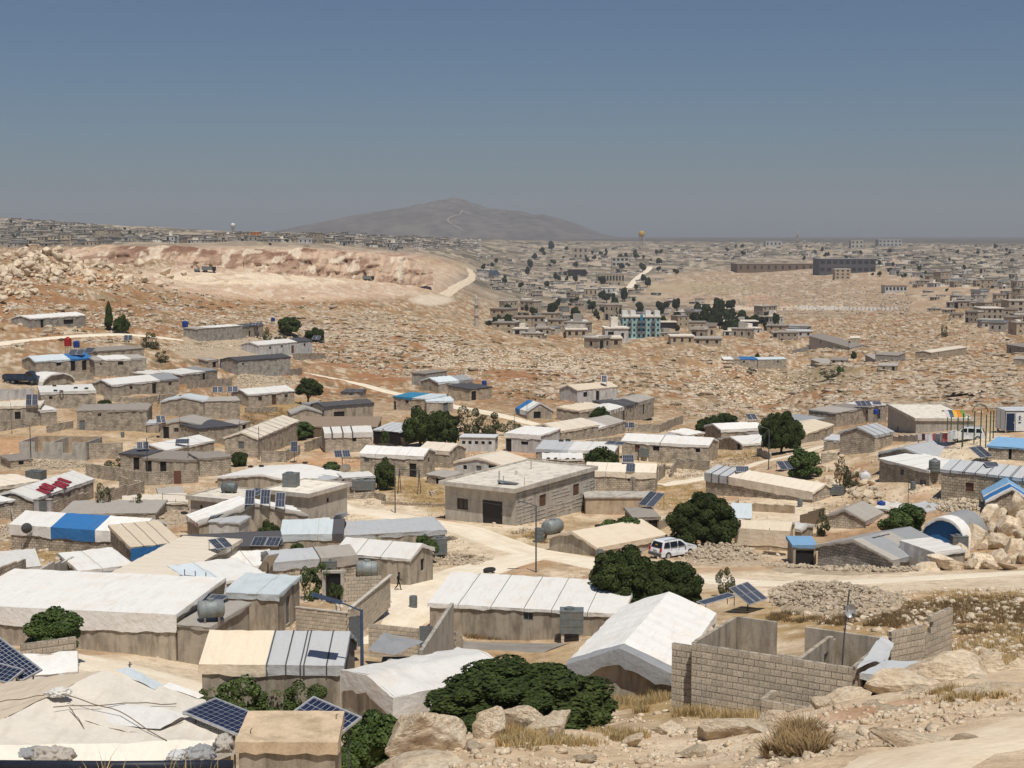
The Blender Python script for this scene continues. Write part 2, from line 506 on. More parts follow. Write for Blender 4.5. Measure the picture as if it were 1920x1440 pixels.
MATS['rockpale'] = mat_rock('pale',(0.52,0.41,0.29),(0.74,0.62,0.46),(0.82,0.73,0.58),1.2)
MATS['leafdark'] = mat_leaf('dark',(0.024,0.038,0.011),(0.060,0.080,0.024),0.75)
MATS['leafmid'] = mat_leaf('mid',(0.045,0.075,0.022),(0.085,0.12,0.035))
MATS['leafolive'] = mat_leaf('olive',(0.06,0.065,0.03),(0.12,0.115,0.055))
MATS['leaffar'] = mat_leaf('far',(0.022,0.032,0.013),(0.04,0.052,0.02),0.8)
MATS['drygrass'] = mat_leaf('dry',(0.36,0.255,0.12),(0.62,0.48,0.28),0.9)
MATS['brush'] = mat_leaf('brush',(0.14,0.095,0.05),(0.32,0.22,0.12),0.9)

def mat_land():
 m,t,p = newmat('land')
 at = nd(t,'VertexColor',layer_name='soil')
 g = nd(t,'NewGeometry').outputs['Position']
 n1 = noise(t,g,0.9,6,0.7)
 n2 = noise(t,g,6.0,4,0.7)
 n3 = noise(t,g,0.22,5,0.65)
 col = at.outputs[0]
 col = mix(t,0.8,col,ramp(t,n1,[(0.30,(0.60,0.56,0.50)),(0.5,(0.97,0.96,0.95)),(0.7,(1.2,1.2,1.18))]),'MULTIPLY')
 col = mix(t,0.6,col,ramp(t,n2,[(0.32,(0.68,) * 3),(0.6,(1.1,) * 3)]),'MULTIPLY')
 col = mix(t,0.6,col,ramp(t,n3,[(0.35,(0.8,0.75,0.7)),(0.6,(1.05,1.05,1.05))]),'MULTIPLY')
 lk(t,col,p.inputs['Base Color'])
 p.inputs['Specular IOR Level'].default_value = 0.05
 ad = nd(t,'Math',operation='ADD')
 lk(t,n1,ad.inputs[0]); lk(t,n2,ad.inputs[1])
 bump(t,p,ad.outputs[0],0.6,0.15)
 return m
MATS['land'] = mat_land()

def mat_road(key,c1,c2):
 m,t,p = newmat('road_' + key)
 g = nd(t,'NewGeometry').outputs['Position']
 n1 = noise(t,g,0.5,5,0.65)
 n2 = noise(t,g,5.0,4,0.7)
 uv = nd(t,'UVMap').outputs[0]
 tr = noise(t,uv,1.0,3,0.6,(5.0,0.12,1))
 col = mix(t,ramp(t,n1,[(0.35,(0,0,0)),(0.65,(1,1,1))]),c1,c2)
 col = mix(t,0.5,col,ramp(t,n2,[(0.32,(0.78,) * 3),(0.62,(1.08,) * 3)]),'MULTIPLY')
 col = mix(t,0.45,col,ramp(t,tr,[(0.36,(0.80,0.77,0.73)),(0.6,(1.05,) * 3)]),'MULTIPLY')
 lk(t,col,p.inputs['Base Color'])
 p.inputs['Specular IOR Level'].default_value = 0.05
 bump(t,p,n2,0.4,0.05)
 return m
MATS['road'] = mat_road('dust',(0.76,0.65,0.49),(0.84,0.75,0.60))
MATS['pathm'] = mat_road('path',(0.72,0.58,0.41),(0.80,0.68,0.51))
MATS['asphalt'] = mat_road('asphalt',(0.24,0.22,0.20),(0.32,0.29,0.25))
MATS['quarrym'] = mat_road('quarry',(0.66,0.53,0.38),(0.74,0.62,0.46))

# ------------------------------------------------------------------ mesh builder
def setp(o,label=None,cat=None,group=None,kind=None):
 if label: o['label'] = label
 if cat: o['category'] = cat
 if group: o['group'] = group
 if kind: o['kind'] = kind
 return o

class MB:
 def __init__(s):
  s.v = []; s.f = []; s.uv = []
 def quad(s,a,b,c,d,uv=None):
  i = len(s.v)
  s.v += [tuple(a),tuple(b),tuple(c),tuple(d)]
  s.f.append((i,i + 1,i + 2,i + 3))
  s.uv.append(uv)
 def poly(s,pts,uv=None):
  i = len(s.v)
  s.v += [tuple(p) for p in pts]
  s.f.append(tuple(range(i,i + len(pts))))
  s.uv.append(uv)
 def box(s,x0,x1,y0,y1,z0,z1,R=None,T=None):
  P = [Vector((x,y,z)) for z in (z0,z1) for y in (y0,y1) for x in (x0,x1)]
  if R is not None: P = [R @ p for p in P]
  if T is not None: P = [p + Vector(T) for p in P]
  i = len(s.v)
  s.v += [tuple(p) for p in P]
  lx,ly,lz = x1 - x0,y1 - y0,z1 - z0
  for f,(a,b) in (((0,2,3,1),(ly,lx)),((4,5,7,6),(lx,ly)),((0,1,5,4),(lx,lz)),((2,6,7,3),(lz,lx)),((0,4,6,2),(lz,ly)),((1,3,7,5),(ly,lz))):
   s.f.append(tuple(i + k for k in f))
   s.uv.append(((0,0),(a,0),(a,b),(0,b)))
  return s
 def tube(s,pts,r,n=8,cap=True):
  pts = [Vector(p) for p in pts]
  rs = r if isinstance(r,(list,tuple)) else [r] * len(pts)
  base = len(s.v)
  prev = None
  for k,p in enumerate(pts):
   t = (pts[min(k + 1,len(pts) - 1)] - pts[max(k - 1,0)])
   t = t.normalized() if t.length > 1e-9 else Vector((0,0,1))
   u = prev if prev is not None else (Vector((0,0,1)) if abs(t.z) < 0.9 else Vector((1,0,0)))
   u = (u - t * u.dot(t)); u = u.normalized() if u.length > 1e-6 else t.orthogonal().normalized()
   prev = u
   q = t.cross(u)
   for a in range(n):
    an = 2 * PI * a / n
    s.v.append(tuple(p + (u * math.cos(an) + q * math.sin(an)) * rs[k]))
  for k in range(len(pts) - 1):
   for a in range(n):
    b = (a + 1) % n
    s.f.append((base + k * n + a,base + k * n + b,base + (k + 1) * n + b,base + (k + 1) * n + a)); s.uv.append(None)
  if cap:
   s.f.append(tuple(base + a for a in reversed(range(n)))); s.uv.append(None)
   s.f.append(tuple(base + (len(pts) - 1) * n + a for a in range(n))); s.uv.append(None)
  return s
 def torus(s,c,R,r,nR=14,nr=7,ax='z',sq=1.0):
  base = len(s.v)
  for i in range(nR):
   A = 2 * PI * i / nR
   for j in range(nr):
    B = 2 * PI * j / nr
    x = (R + r * math.cos(B)) * math.cos(A); y = (R + r * math.cos(B)) * math.sin(A); z = r * sq * math.sin(B)
    p = (x,y,z) if ax == 'z' else ((x,z,y) if ax == 'y' else (z,x,y))
    s.v.append((c[0] + p[0],c[1] + p[1],c[2] + p[2]))
  for i in range(nR):
   for j in range(nr):
    a = base + i * nr + j; b = base + i * nr + (j + 1) % nr
    c2 = base + ((i + 1) % nR) * nr + (j + 1) % nr; d = base + ((i + 1) % nR) * nr + j
    s.f.append((a,d,c2,b)); s.uv.append(None)
  return s
 def grid(s,P,closed=False):
  """P: list of rows of points"""
  base = len(s.v); nr = len(P); nc = len(P[0])
  for row in P:
   s.v += [tuple(p) for p in row]
  for i in range(nr - 1):
   for j in range(nc - 1 + (1 if closed else 0)):
    k = (j + 1) % nc
    s.f.append((base + i * nc + j,base + i * nc + k,base + (i + 1) * nc + k,base + (i + 1) * nc + j)); s.uv.append(None)
  return s
 def mesh(s,name,mat,smooth=False):
  me = bpy.data.meshes.new(name)
  me.from_pydata(s.v,[],s.f)
  if any(u is not None for u in s.uv):
   L = me.uv_layers.new(name='UVMap')
   k = 0; buf = []
   for f,u in zip(s.f,s.uv):
    for q in range(len(f)):
     buf += list(u[q]) if u is not None else [s.v[f[q]][0] + s.v[f[q]][1],s.v[f[q]][2]]
   L.data.foreach_set('uv',buf)
  if isinstance(mat,str): mat = MATS[mat]
  me.materials.append(mat)
  if smooth:
   me.polygons.foreach_set('use_smooth',[True] * len(me.polygons))
  me.update()
  return me
 def obj(s,name,mat,parent=None,smooth=False):
  return link(name,s.mesh(name,mat,smooth),parent)

def link(name,me,parent=None,loc=None,rz=None):
 o = bpy.data.objects.new(name,me)
 COL.objects.link(o)
 if parent is not None: o.parent = parent
 if loc is not None: o.location = loc
 if rz is not None: o.rotation_euler = (0,0,rz)
 return o

def empty(name,loc,rz=0.0,label=None,cat=None,group=None):
 o = bpy.data.objects.new(name,None)
 o.empty_display_size = 0.5
 COL.objects.link(o)
 o.location = loc
 o.rotation_euler = (0,0,rz)
 return setp(o,label,cat,group)

def copy_tree(src,loc=None,rz=None,label=None,group=None,scale=None,rot=None):
 def rec(o,par):
  c = o.copy()
  COL.objects.link(c)
  if par is not None:
   c.parent = par
   c.matrix_parent_inverse = o.matrix_parent_inverse
  for ch in KIDS.get(o.name,[]):
   rec(ch,c)
  return c
 c = rec(src,None)
 if loc is not None: c.location = loc
 if rz is not None: c.rotation_euler = (0,0,rz)
 if rot is not None: c.rotation_euler = rot
 if scale is not None: c.scale = scale
 if label: c['label'] = label
 if group: c['group'] = group
 return c
KIDS = {}
def index_kids(root):
 for o in COL.objects:
  if o.parent is not None:
   l = KIDS.setdefault(o.parent.name,[])
   if o not in l: l.append(o)

# fast mesh from numpy
def npmesh(name,V,Fq,mat,smooth=False,colors=None):
 me = bpy.data.meshes.new(name)
 nv = len(V); nf = len(Fq); k = Fq.shape[1]
 me.vertices.add(nv); me.vertices.foreach_set('co',np.asarray(V,np.float32).ravel())
 me.loops.add(nf * k); me.loops.foreach_set('vertex_index',np.asarray(Fq,np.int32).ravel())
 me.polygons.add(nf)
 me.polygons.foreach_set('loop_start',np.arange(0,nf * k,k,dtype=np.int32))
 if smooth: me.polygons.foreach_set('use_smooth',np.ones(nf,dtype=bool))
 me.update(calc_edges=True)
 if colors is not None:
  ca = me.color_attributes.new('soil','FLOAT_COLOR','POINT')
  ca.data.foreach_set('color',np.asarray(colors,np.float32).ravel())
 me.materials.append(MATS[mat] if isinstance(mat,str) else mat)
 return me

# ------------------------------------------------------------------ the land
def soil_colour(x,y,z):
 d = np.hypot(x,y)
 px,py = project(x,y,z)
 dust = np.array([0.72,0.585,0.42]); tan = np.array([0.585,0.445,0.295]); grass = np.array([0.42,0.29,0.13]); red = np.array([0.36,0.185,0.095])
 grey = np.array([0.43,0.335,0.235]); pink = np.array([0.60,0.44,0.32]); farc = np.array([0.25,0.21,0.16]); olive = np.array([0.30,0.25,0.15])
 def blob(cx,cy,rx,ry,soft=0.5):
  q = ((px - cx) / rx) ** 2 + ((py - cy) / ry) ** 2
  return 1 - step(1 - soft,1 + soft,q)
 n = fbm(x / 5.0,y / 5.0,5,5); n2 = fbm(x / 1.3,y / 1.3,6,4); n3 = fbm(x / 22.0,y / 22.0,7,4)
 C = np.tile(tan,(len(x),1))
 def put(mask,col):
  m = np.clip(mask,0,1)[:,None]
  C[:] = C * (1 - m) + col * m
 put(step(0.42,0.62,n),dust)
 put(step(0.55,0.72,n3) * 0.5,grass)
 put(step(.54,.62,fbm(x / 2.2,y / 2.2,15,4)) * .55,np.array([.35,.25,.15])); put(step(.57,.66,fbm(x / 7.,y / 7.,16,4)) * .5,np.array([.47,.27,.15]))
 hill = step(225,320,d) * (1 - step(1000,1500,d))
 put(hill,np.array([0.37,0.235,0.125])); put(hill * step(0.40,0.56,n2 * 0.6 + n * 0.4),grey)
 put(hill * step(0.47,0.62,n3 * 0.6 + n * 0.4) * 0.85,np.array([0.33,0.175,0.085]))
 put(hill * step(0.54,0.60,n2) * 0.7,np.array([0.64,0.54,0.40]))
 put(hill * step(0.60,0.68,fbm(x / 3.1,y / 3.1,19,4)) * 0.7,np.array([0.20,0.155,0.09]))
 # left hillside: brown-red open earth
 lb = np.maximum.reduce([blob(120,600,240,40),blob(330,560,180,28),blob(60,560,130,35),blob(560,560,110,16)])
 put(lb * step(0.38,0.55,n) * 0.9,np.array([0.34,0.19,0.095]))
 put(np.maximum(blob(830,705,260,14),blob(640,690,120,10)) * step(0.35,0.5,n) * 0.85,red)
 put(np.maximum.reduce([blob(20,845,90,22),blob(620,868,80,10),blob(180,520,50,14),blob(1420,560,120,10),blob(1000,850,50,12)]) * 0.9,np.array([0.55,0.33,0.185]))
 # quarry
 put(np.maximum.reduce([blob(560,525,330,38,0.3),blob(600,470,330,16,0.4)]) * step(900 * 0.5,560,d),np.array([0.62,0.46,0.33]))
 put(blob(480,522,250,12,0.4) * step(560,620,d),np.array([0.80,0.66,0.48]))
 # quarry face bands of darker rock
 put(blob(480,486,360,20,0.3) * step(800,860,d) * step(0.45,0.6,fbm(x / 18.0,z / 5.0,9,4)),np.array([0.42,0.25,0.18]))
 qm = np.maximum(blob(560,525,330,38,0.3),blob(600,465,330,14,0.4)) * step(500,560,d)
 put(qm * step(.5,.58,fbm(x / 6.,y / 14.,12,5)) * .55,np.array([0.47,0.33,0.225])); put(qm * step(.56,.62,fbm(x / 3.,y / 8.,13,5)) * .6,np.array([0.78,0.68,0.54]))
 put(blob(810,562,40,10) * 0.9,np.array([0.72,0.62,0.48]))
 # village: dusty yards
 for b in ((930,1010,110,45),(700,960,120,25),(240,1265,180,40),(780,1110,80,60),(1600,1090,400,22),(1500,1110,120,20),(1820,840,110,30),(1450,960,100,25),(1280,890,90,14),(520,1000,60,40)):
  put(blob(*b) * 0.9,np.array([0.76,0.64,0.475]))
 # grass
 for b in ((1270,925,70,28),(720,1040,110,25),(1000,1010,60,18),(1830,1200,200,60),(1560,1160,200,45),(820,930,60,30),(560,770,110,22),(130,1048,130,14),(1360,840,110,24),(1270,1300,120,60),(730,910,80,20),(1800,1130,120,25)):
  put(blob(*b) * step(0.38,0.58,n2 * 0.55 + n * 0.45) * 0.9,grass)
 put(blob(1800,1155,190,30) * step(0.42,0.55,n) * 0.9,np.array([0.17,0.115,0.065]))
 # gully greens on the right hillside
 put(np.maximum(blob(1560,700,60,18),blob(1490,720,60,16)) * 0.6,olive)
 # near slope
 near = 1 - step(40,56,d)
 put(near,np.array([0.66,0.515,0.355])); put(near * step(0.45,0.6,n2 * 0.5 + n * 0.5),np.array([0.76,0.625,0.455]))
 put(near * blob(1730,1340,190,30) * step(0.42,0.58,n) * 0.8,np.array([0.56,0.33,0.20]))
 # far land
 far = step(900,1500,d) * (1 - blob(560,505,330,40,0.3))
 put(far,farc); put(far * step(0.5,0.62,fbm(x / 90.0,y / 90.0,31,4)),np.array([0.44,0.36,0.265]))
 put(far * step(0.52,0.60,fbm(x / 34.0,y / 34.0,37,4)),np.array([0.15,0.13,0.095])); put(far * step(0.58,0.63,fbm(x / 16.0,y / 16.0,39,4)),np.array([0.50,0.42,0.32])); put(step(3300,4600,d) * .9,np.array([.11,.105,.095]))
 put(np.maximum(blob(1560,545,330,40),blob(1450,525,220,20)) * step(700,1000,d) * 0.85,np.array([0.46,0.33,0.22]))
 put(np.maximum(blob(1560,545,330,40),blob(1450,525,220,20)) * step(.5,.58,fbm(x / 8.,y / 20.,17,5)) * .8,np.array([.62,.51,.385]))
 put(np.maximum(blob(1560,545,330,40),blob(1450,525,220,20)) * step(.5,.6,n) * .8,np.array([0.40,0.285,0.185]))
 put(blob(1300,540,120,10) * 0.6,np.array([0.45,0.36,0.22]))
 put(blob(1470,577,150,5) * 0.9,np.array([0.68,0.58,0.45]))
 put(np.maximum(blob(1440,572,46,7),blob(1420,560,30,6)) * 0.6,np.array([0.54,0.33,0.21]))
 return np.concatenate([C,np.ones((len(x),1))],1)

def build_land():
 ta = np.arange(-190,2111,3.6)
 th = np.arctan((ta - 960) / F)
 lo = np.linspace(-PI,th[0],26)[:-1]; hi = np.linspace(th[-1],PI,26)[1:]
 TH = np.concatenate([lo,th,hi])
 d = [0.6]
 while d[-1] < 15000:
  q = d[-1]
  k = 0.06 if q < 14 else 0.011 if q < 60 else 0.009 if q < 190 else 0.0052 if q < 900 else 0.013 if q < 5000 else 0.05
  d.append(q * (1 + k))
 D = np.array(d)
 R,A = np.meshgrid(D,TH,indexing='ij')
 # inside the view distance is counted along the view, outside round the camera
 c = np.cos(np.clip(A,-0.4,0.4))
 X = R / c * np.sin(A); Y = R / c * np.cos(A)
 x = X.ravel(); y = Y.ravel()
 z = ground(x,y)
 col = soil_colour(x,y,z)
 nr,nc = R.shape
 I = np.arange(nr * nc).reshape(nr,nc)
 q = np.stack([I[:-1,:-1],I[:-1,1:],I[1:,1:],I[1:,:-1]],-1).reshape(-1,4)[:,::-1]
 V = np.stack([x,y,z],1)
 # close the little hole at the camera's feet
 me = npmesh('ground',V,q,'land',True,col)
 o = link('ground',me)
 setp(o,'pale dusty stony hillside and plain under the whole settlement',None,None,'structure')
 return o
land = build_land()

def build_roads():
 lab = {'main': 'wide pale dirt road curving through the middle of the camp','yard': 'dusty lane branching down past the roofless yard walls','upper': 'narrow pale track crossing the upper left slope','hill': 'pale track running down the hillside to the tents',
           'east': 'dusty track beside the long tent with grey striped end','alley': 'sandy alley in front of the long white house','asphalt': 'short grey stretch of asphalt below the white panelled roof','path': 'sandy footpath at the lower right corner',
           'quarry': 'pale road climbing out of the quarry','town': 'bright track climbing through the far town'}
 nmm = {'main': 'dirt_road','yard': 'dirt_road','upper': 'dirt_track','hill': 'dirt_track','east': 'dirt_track','alley': 'dirt_road','asphalt': 'asphalt_road','path': 'footpath','quarry': 'quarry_road','town': 'dirt_road'}
 mm = {'asphalt': 'asphalt','path': 'pathm','quarry': 'quarrym'}
 for nm,(pts,wd) in ROADPTS.items():
  b = MB(); rows = []
  run = 0; last = None; uvr = []
  P = np.array([[p.x,p.y] for p in pts])
  tg = np.gradient(P,axis=0); tg /= np.linalg.norm(tg,axis=1)[:,None] + 1e-9
  nrm = np.stack([-tg[:,1],tg[:,0]],1)
  us = np.linspace(-1,1,9)
  allx = []; ally = []
  for i in range(len(P)):
   wl = wd * 0.5 * (0.75 + 0.6 * fbm(np.array([i * 0.11]),np.array([3.3]),61,3)[0]); wr = wd * 0.5 * (0.75 + 0.6 * fbm(np.array([i * 0.11]),np.array([9.3]),62,3)[0])
   for u in us:
    k = wl if u < 0 else wr
    allx.append(P[i,0] + nrm[i,0] * u * k); ally.append(P[i,1] + nrm[i,1] * u * k)
  zz = ground(np.array(allx),np.array(ally))
  lift = 0.05 + 0.00012 * np.hypot(np.array(allx),np.array(ally))
  n9 = len(us)
  crown = np.tile(1 - np.abs(us) ** 4,len(P))
  zz = zz + lift * (crown * 1.6 - 0.6)
  V = np.stack([allx,ally,zz],1)
  I = np.arange(len(V)).reshape(-1,n9)
  q = np.stack([I[:-1,:-1],I[:-1,1:],I[1:,1:],I[1:,:-1]],-1).reshape(-1,4)[:,::-1]
  me = npmesh(nmm[nm],V,q,mm.get(nm,'road'),True)
  L = me.uv_layers.new(name='UVMap')
  vi = np.empty(len(me.loops),np.int32); me.loops.foreach_get('vertex_index',vi)
  uv = np.stack([(vi % n9) / (n9 - 1.0),(vi // n9) * 1.0],1)
  L.data.foreach_set('uv',uv.astype(np.float32).ravel())
  setp(link(nmm[nm],me),lab[nm],None,None,'structure')
build_roads()

def build_far_hill():
 y0 = 8200.0
 k = y0 / F
 xs = np.linspace(-460,330,230); ys = np.linspace(-1.0,1.0,90)
 prof_px = np.array([-460,-400,-330,-260,-190,-130,-80,-45,-20,0,25,60,100,140,180,215,250,290,330])
 prof_h = np.array([0,1,5,17,36,51,59,64,69.5,72,70,60,55,52,46,36,22,8,0])
 X,U = np.meshgrid(xs,ys)
 h = np.interp(X,prof_px,prof_h)
 h = h * np.cos(U * PI / 2) ** 0.8
 x = (X - 112) * k + U * 120; y = y0 + U * 1500
 n = fbm(x / 400.0,y / 400.0,71,5) - 0.5
 rid = np.abs(fbm(x / 260.0,y / 700.0,73,4) - 0.5)
 z = smooth_ground(x.ravel(),y.ravel()).reshape(x.shape) + h * k * (1 + 0.3 * n - 0.6 * rid) - 6
 c = np.tile(np.array([0.155,0.14,0.12,1.0]),(x.size,1))
 s = fbm(x.ravel() / 45.0,y.ravel() / 45.0,75,4)
 c[:,:3] *= (0.5 + 1.0 * s)[:,None]
 c[:,:3] *= np.where(fbm(x.ravel() / 160.0,y.ravel() / 160.0,77,4) > 0.55,0.8,1.0)[:,None]
 nr,nc = x.shape
 I = np.arange(nr * nc).reshape(nr,nc)
 q = np.stack([I[:-1,:-1],I[:-1,1:],I[1:,1:],I[1:,:-1]],-1).reshape(-1,4)
 me = npmesh('hill',np.stack([x.ravel(),y.ravel(),z.ravel()],1),q,'land',True,c)
 setp(link('hill',me),'broad bare grey hill rising hazy on the horizon',None,None,'structure')
 # winding track on the hill
 def hz(px,py):
  # nearest hill vertex column whose projection matches
  PX,PY = project(x,y,z)
  i = np.argmin(((PX - px) ** 2 + (PY - py) ** 2 * 4 + (U > 0) * 1e6).ravel())
  return Vector((x.ravel()[i],y.ravel()[i],z.ravel()[i]))
 line = [(870,396),(862,404),(850,408),(840,413),(841,419),(852,427),(866,433)]
 P = [hz(*p) for p in line]
 b = MB(); rows = []
 for i,p in enumerate(P):
  t = (P[min(i + 1,len(P) - 1)] - P[max(i - 1,0)]); t.z = 0; t.normalize()
  nn = Vector((-t.y,t.x,0))
  rows.append([p + nn * 1.4 + Vector((0,-3,8)),p - nn * 1.4 + Vector((0,-3,8))])
 b.grid(rows)
 setp(b.obj('hill_track','pathm'),'thin pale track winding down the hazy hill',None,None,'structure')
build_far_hill()

def build_quarry():
 cs = [(120,478,466),(170,490,463),(220,500,461),(300,507,461),(400,510,466),(520,508,468),(560,510,466),(640,520,470),(700,525,474),(760,528,484),(790,526,494),(812,522,510)]
 cx = np.array([c[0] for c in cs]); cb = np.array([c[1] for c in cs]); ct = np.array([c[2] for c in cs])
 px = np.linspace(120,812,420); nz = 30
 tt = np.linspace(0,1,nz)
 yb = np.interp(px,_tc * F + 960,[760,800,880,930,1010,1080,1080,1080,1080,1080][:len(_tc)]) - 12
 by = np.interp(px,cx,cb); ty = np.interp(px,cx,ct)
 X = np.zeros((420,nz)); Y = X.copy(); Z = X.copy()
 for i in range(420):
  b_ = ray(px[i],by[i] + 3); t_ = ray(px[i],ty[i])
  y0 = yb[i]; y1 = yb[i] + 26
  z0 = b_[2] / b_[1] * y0 - 3; z1 = t_[2] / t_[1] * y1
  lean = tt ** 1.3
  Y[i] = y0 + (y1 - y0) * lean; Z[i] = z0 + (z1 - z0) * tt; X[i] = Y[i] * b_[0] / b_[1]
 n = fbm(X / 7.,Z / 3.,95,5) - .5; r = np.abs(fbm(X / 4.5,Z / 9.,96,5) - .5) * 2
 Y += (n * 11 + r * 11 - 5) * np.sin(tt * PI)[None,:] ** .5
 Z += (fbm(X / 12.,X * 0,97,4) - .5)[:,:] * 4 * tt[None,:]
 c = np.tile(np.array([.58,.43,.31]),(X.size,1)); xx,zz = X.ravel(),Z.ravel(); T_ = np.tile(tt,420)
 a = np.clip(step(.42,.58,fbm(xx / 10.,zz / 4.,98,5)) * (.35 + .65 * T_),0,1)[:,None]; c = c * (1 - a) + np.array([.25,.135,.09]) * a
 a = step(.56,.64,fbm(xx / 5.,zz / 5.,99,5))[:,None] * .8; c = c * (1 - a) + np.array([.74,.64,.50]) * a
 V,Q = grid_mesh(np.stack([X,Y,Z],-1))
 setp(link('quarry_face',npmesh('quarry_face',V,Q,'land',False,np.concatenate([c,np.ones((len(c),1))],1))),'long reddish rock face of the quarry',None,None,'structure')

def build_haze():
 b = MB()
 b.box(-9000,9000,-60,14600,-140,320)
 m = bpy.data.materials.new('haze'); m.use_nodes = True
 t = m.node_tree
 for n in list(t.nodes): t.nodes.remove(n)
 out = t.nodes.new('ShaderNodeOutputMaterial')
 v = t.nodes.new('ShaderNodeVolumePrincipled')
 v.inputs['Color'].default_value = (0.74,0.75,0.80,1)
 v.inputs['Density'].default_value = 0.000095
 v.inputs['Anisotropy'].default_value = 0.0
 t.links.new(v.outputs[0],out.inputs['Volume'])
 o = b.obj('haze',m)
 setp(o,'thin pale dust haze over the plain',None,None,'stuff')

# ------------------------------------------------------------------ builders of houses
def grid_mesh(P):
 """P: (n, m, 3) array -> verts, quads"""
 n,m = P.shape[:2]
 I = np.arange(n * m).reshape(n,m)
 q = np.stack([I[:-1,:-1],I[1:,:-1],I[1:,1:],I[:-1,1:]],-1).reshape(-1,4)
 return P.reshape(-1,3),q

def join(parts):
 V = []; Q = []; o = 0
 for v,q in parts:
  V.append(v); Q.append(q + o); o += len(v)
 return np.concatenate(V),np.concatenate(Q)

def profile(kind,span,h,rise,over,skirt):
 if kind == 'gable':
  return [(-over,h - skirt),(-over - 0.01,h + 0.03),(span / 2,h + rise + 0.05),(span + over + 0.01,h + 0.03),(span + over,h - skirt)]
 if kind == 'flat':
  return [(-over,h - skirt),(-over - 0.01,h + 0.04),(span / 2,h + rise / 2 + 0.05),(span + over + 0.01,h + rise + 0.04),(span + over,h + rise - skirt)]
 if kind == 'arch':
  out = []
  for i in range(13):
   a = PI * i / 12
   out.append((span / 2 - (span / 2 + over) * math.cos(a),max(0.05,(h + rise) * math.sin(a) ** 0.75)))
  return out

def resample(pts,seg=0.5):
 out = [pts[0]]
 for a,b in zip(pts[:-1],pts[1:]):
  n = max(3,min(12,int(math.hypot(b[0] - a[0],b[1] - a[1]) / seg)))
  for i in range(1,n + 1):
   t = i / n
   out.append((a[0] + (b[0] - a[0]) * t,a[1] + (b[1] - a[1]) * t))
 return np.array(out)

def tarp_field(T,S,Z,seed,amp,raf):
 """small wrinkles of a stretched sheet; T along, S across (metres)"""
 a = fbm(T / 1.1 + seed,S / 1.1 + seed * 3.1,81,3) - 0.5
 b = fbm(T / 0.35 + seed,S / 0.8,83,2) - 0.5
 sag = np.abs(np.sin(T * PI / raf)) * 0.05
 return a * amp * 2.0 + b * amp * 0.8 - sag * (amp / 0.06)

def tarp_part(prof,t0,t1,axis,seed,hs,amp=0.06,raf=1.3,extra=0.0,ends=(False,False),flap=0.28,nseg=0.3,skirted=True):
 S = resample(prof,nseg)
 nt_ = max(2,min(70,int((t1 - t0) / nseg)))
 T = np.linspace(t0,t1,nt_ + 1)
 tt,qq = np.meshgrid(T,S[:,0],indexing='ij'); zz = np.tile(S[:,1],(len(T),1))
 ns = len(S)
 w_ = tarp_field(tt,qq + zz * 0.7,zz,seed,amp,raf)
 # normal across the profile
 dS = np.gradient(S,axis=0); dS /= np.linalg.norm(dS,axis=1)[:,None] + 1e-9
 nq = -dS[:,1]; nz = dS[:,0]
 sk = np.zeros(ns)
 if skirted and ns > 6:
  ln = np.concatenate([[0],np.cumsum(np.linalg.norm(np.diff(S,axis=0),axis=1))])
  vert = np.abs(nz) < 0.25
  sk = np.where(vert,1.0,0.0)
 fold = (np.abs(fbm(tt / 0.42 + seed,zz * 0.35 + seed,82,3) - 0.5) * 0.26 - 0.03) * sk[None,:]
 off = w_ + extra + fold
 Q2 = qq + nq[None,:] * off; Z2 = zz + nz[None,:] * off
 # ragged lower hems
 rag = (fbm(T / 0.8 + seed,T * 0 + seed,85,3) - 0.5) * 0.28 + (fbm(T / 3.0 + seed,T * 0,86,2) - 0.5) * 0.25
 Z2[:,0] += rag; Z2[:,-1] += rag[::-1]
 if axis == 'x':
  P = np.stack([tt,Q2,Z2],-1)
 else:
  P = np.stack([Q2,tt,Z2],-1)
 parts = [grid_mesh(P)]
 for e,on in enumerate(ends):
  if not on: continue
  k = 0 if e == 0 else -1
  top = P[k,1:-1].copy(); low = top.copy()
  q1 = S[1:-1,0]
  low[:,2] -= flap * (0.55 + 0.9 * fbm(q1 / 0.7 + seed * 2,q1 * 0 + e,87,3))
  mid = (top + low) / 2
  s_ = (-1 if e == 0 else 1)
  ax = 0 if axis == 'x' else 1
  mid[:,ax] += s_ * 0.03; low[:,ax] += s_ * (0.0 + 0.05 * (fbm(q1 / 0.4,q1 * 0,88,2) - 0.3))
  A = np.stack([top,mid,low],0)
  if e == 1: A = A[::-1]
  parts.append(grid_mesh(A if axis == 'x' else A[::-1]))
 V,Qd = join(parts)
 if axis == 'y':
  Qd = Qd[:,::-1]
 return V,Qd

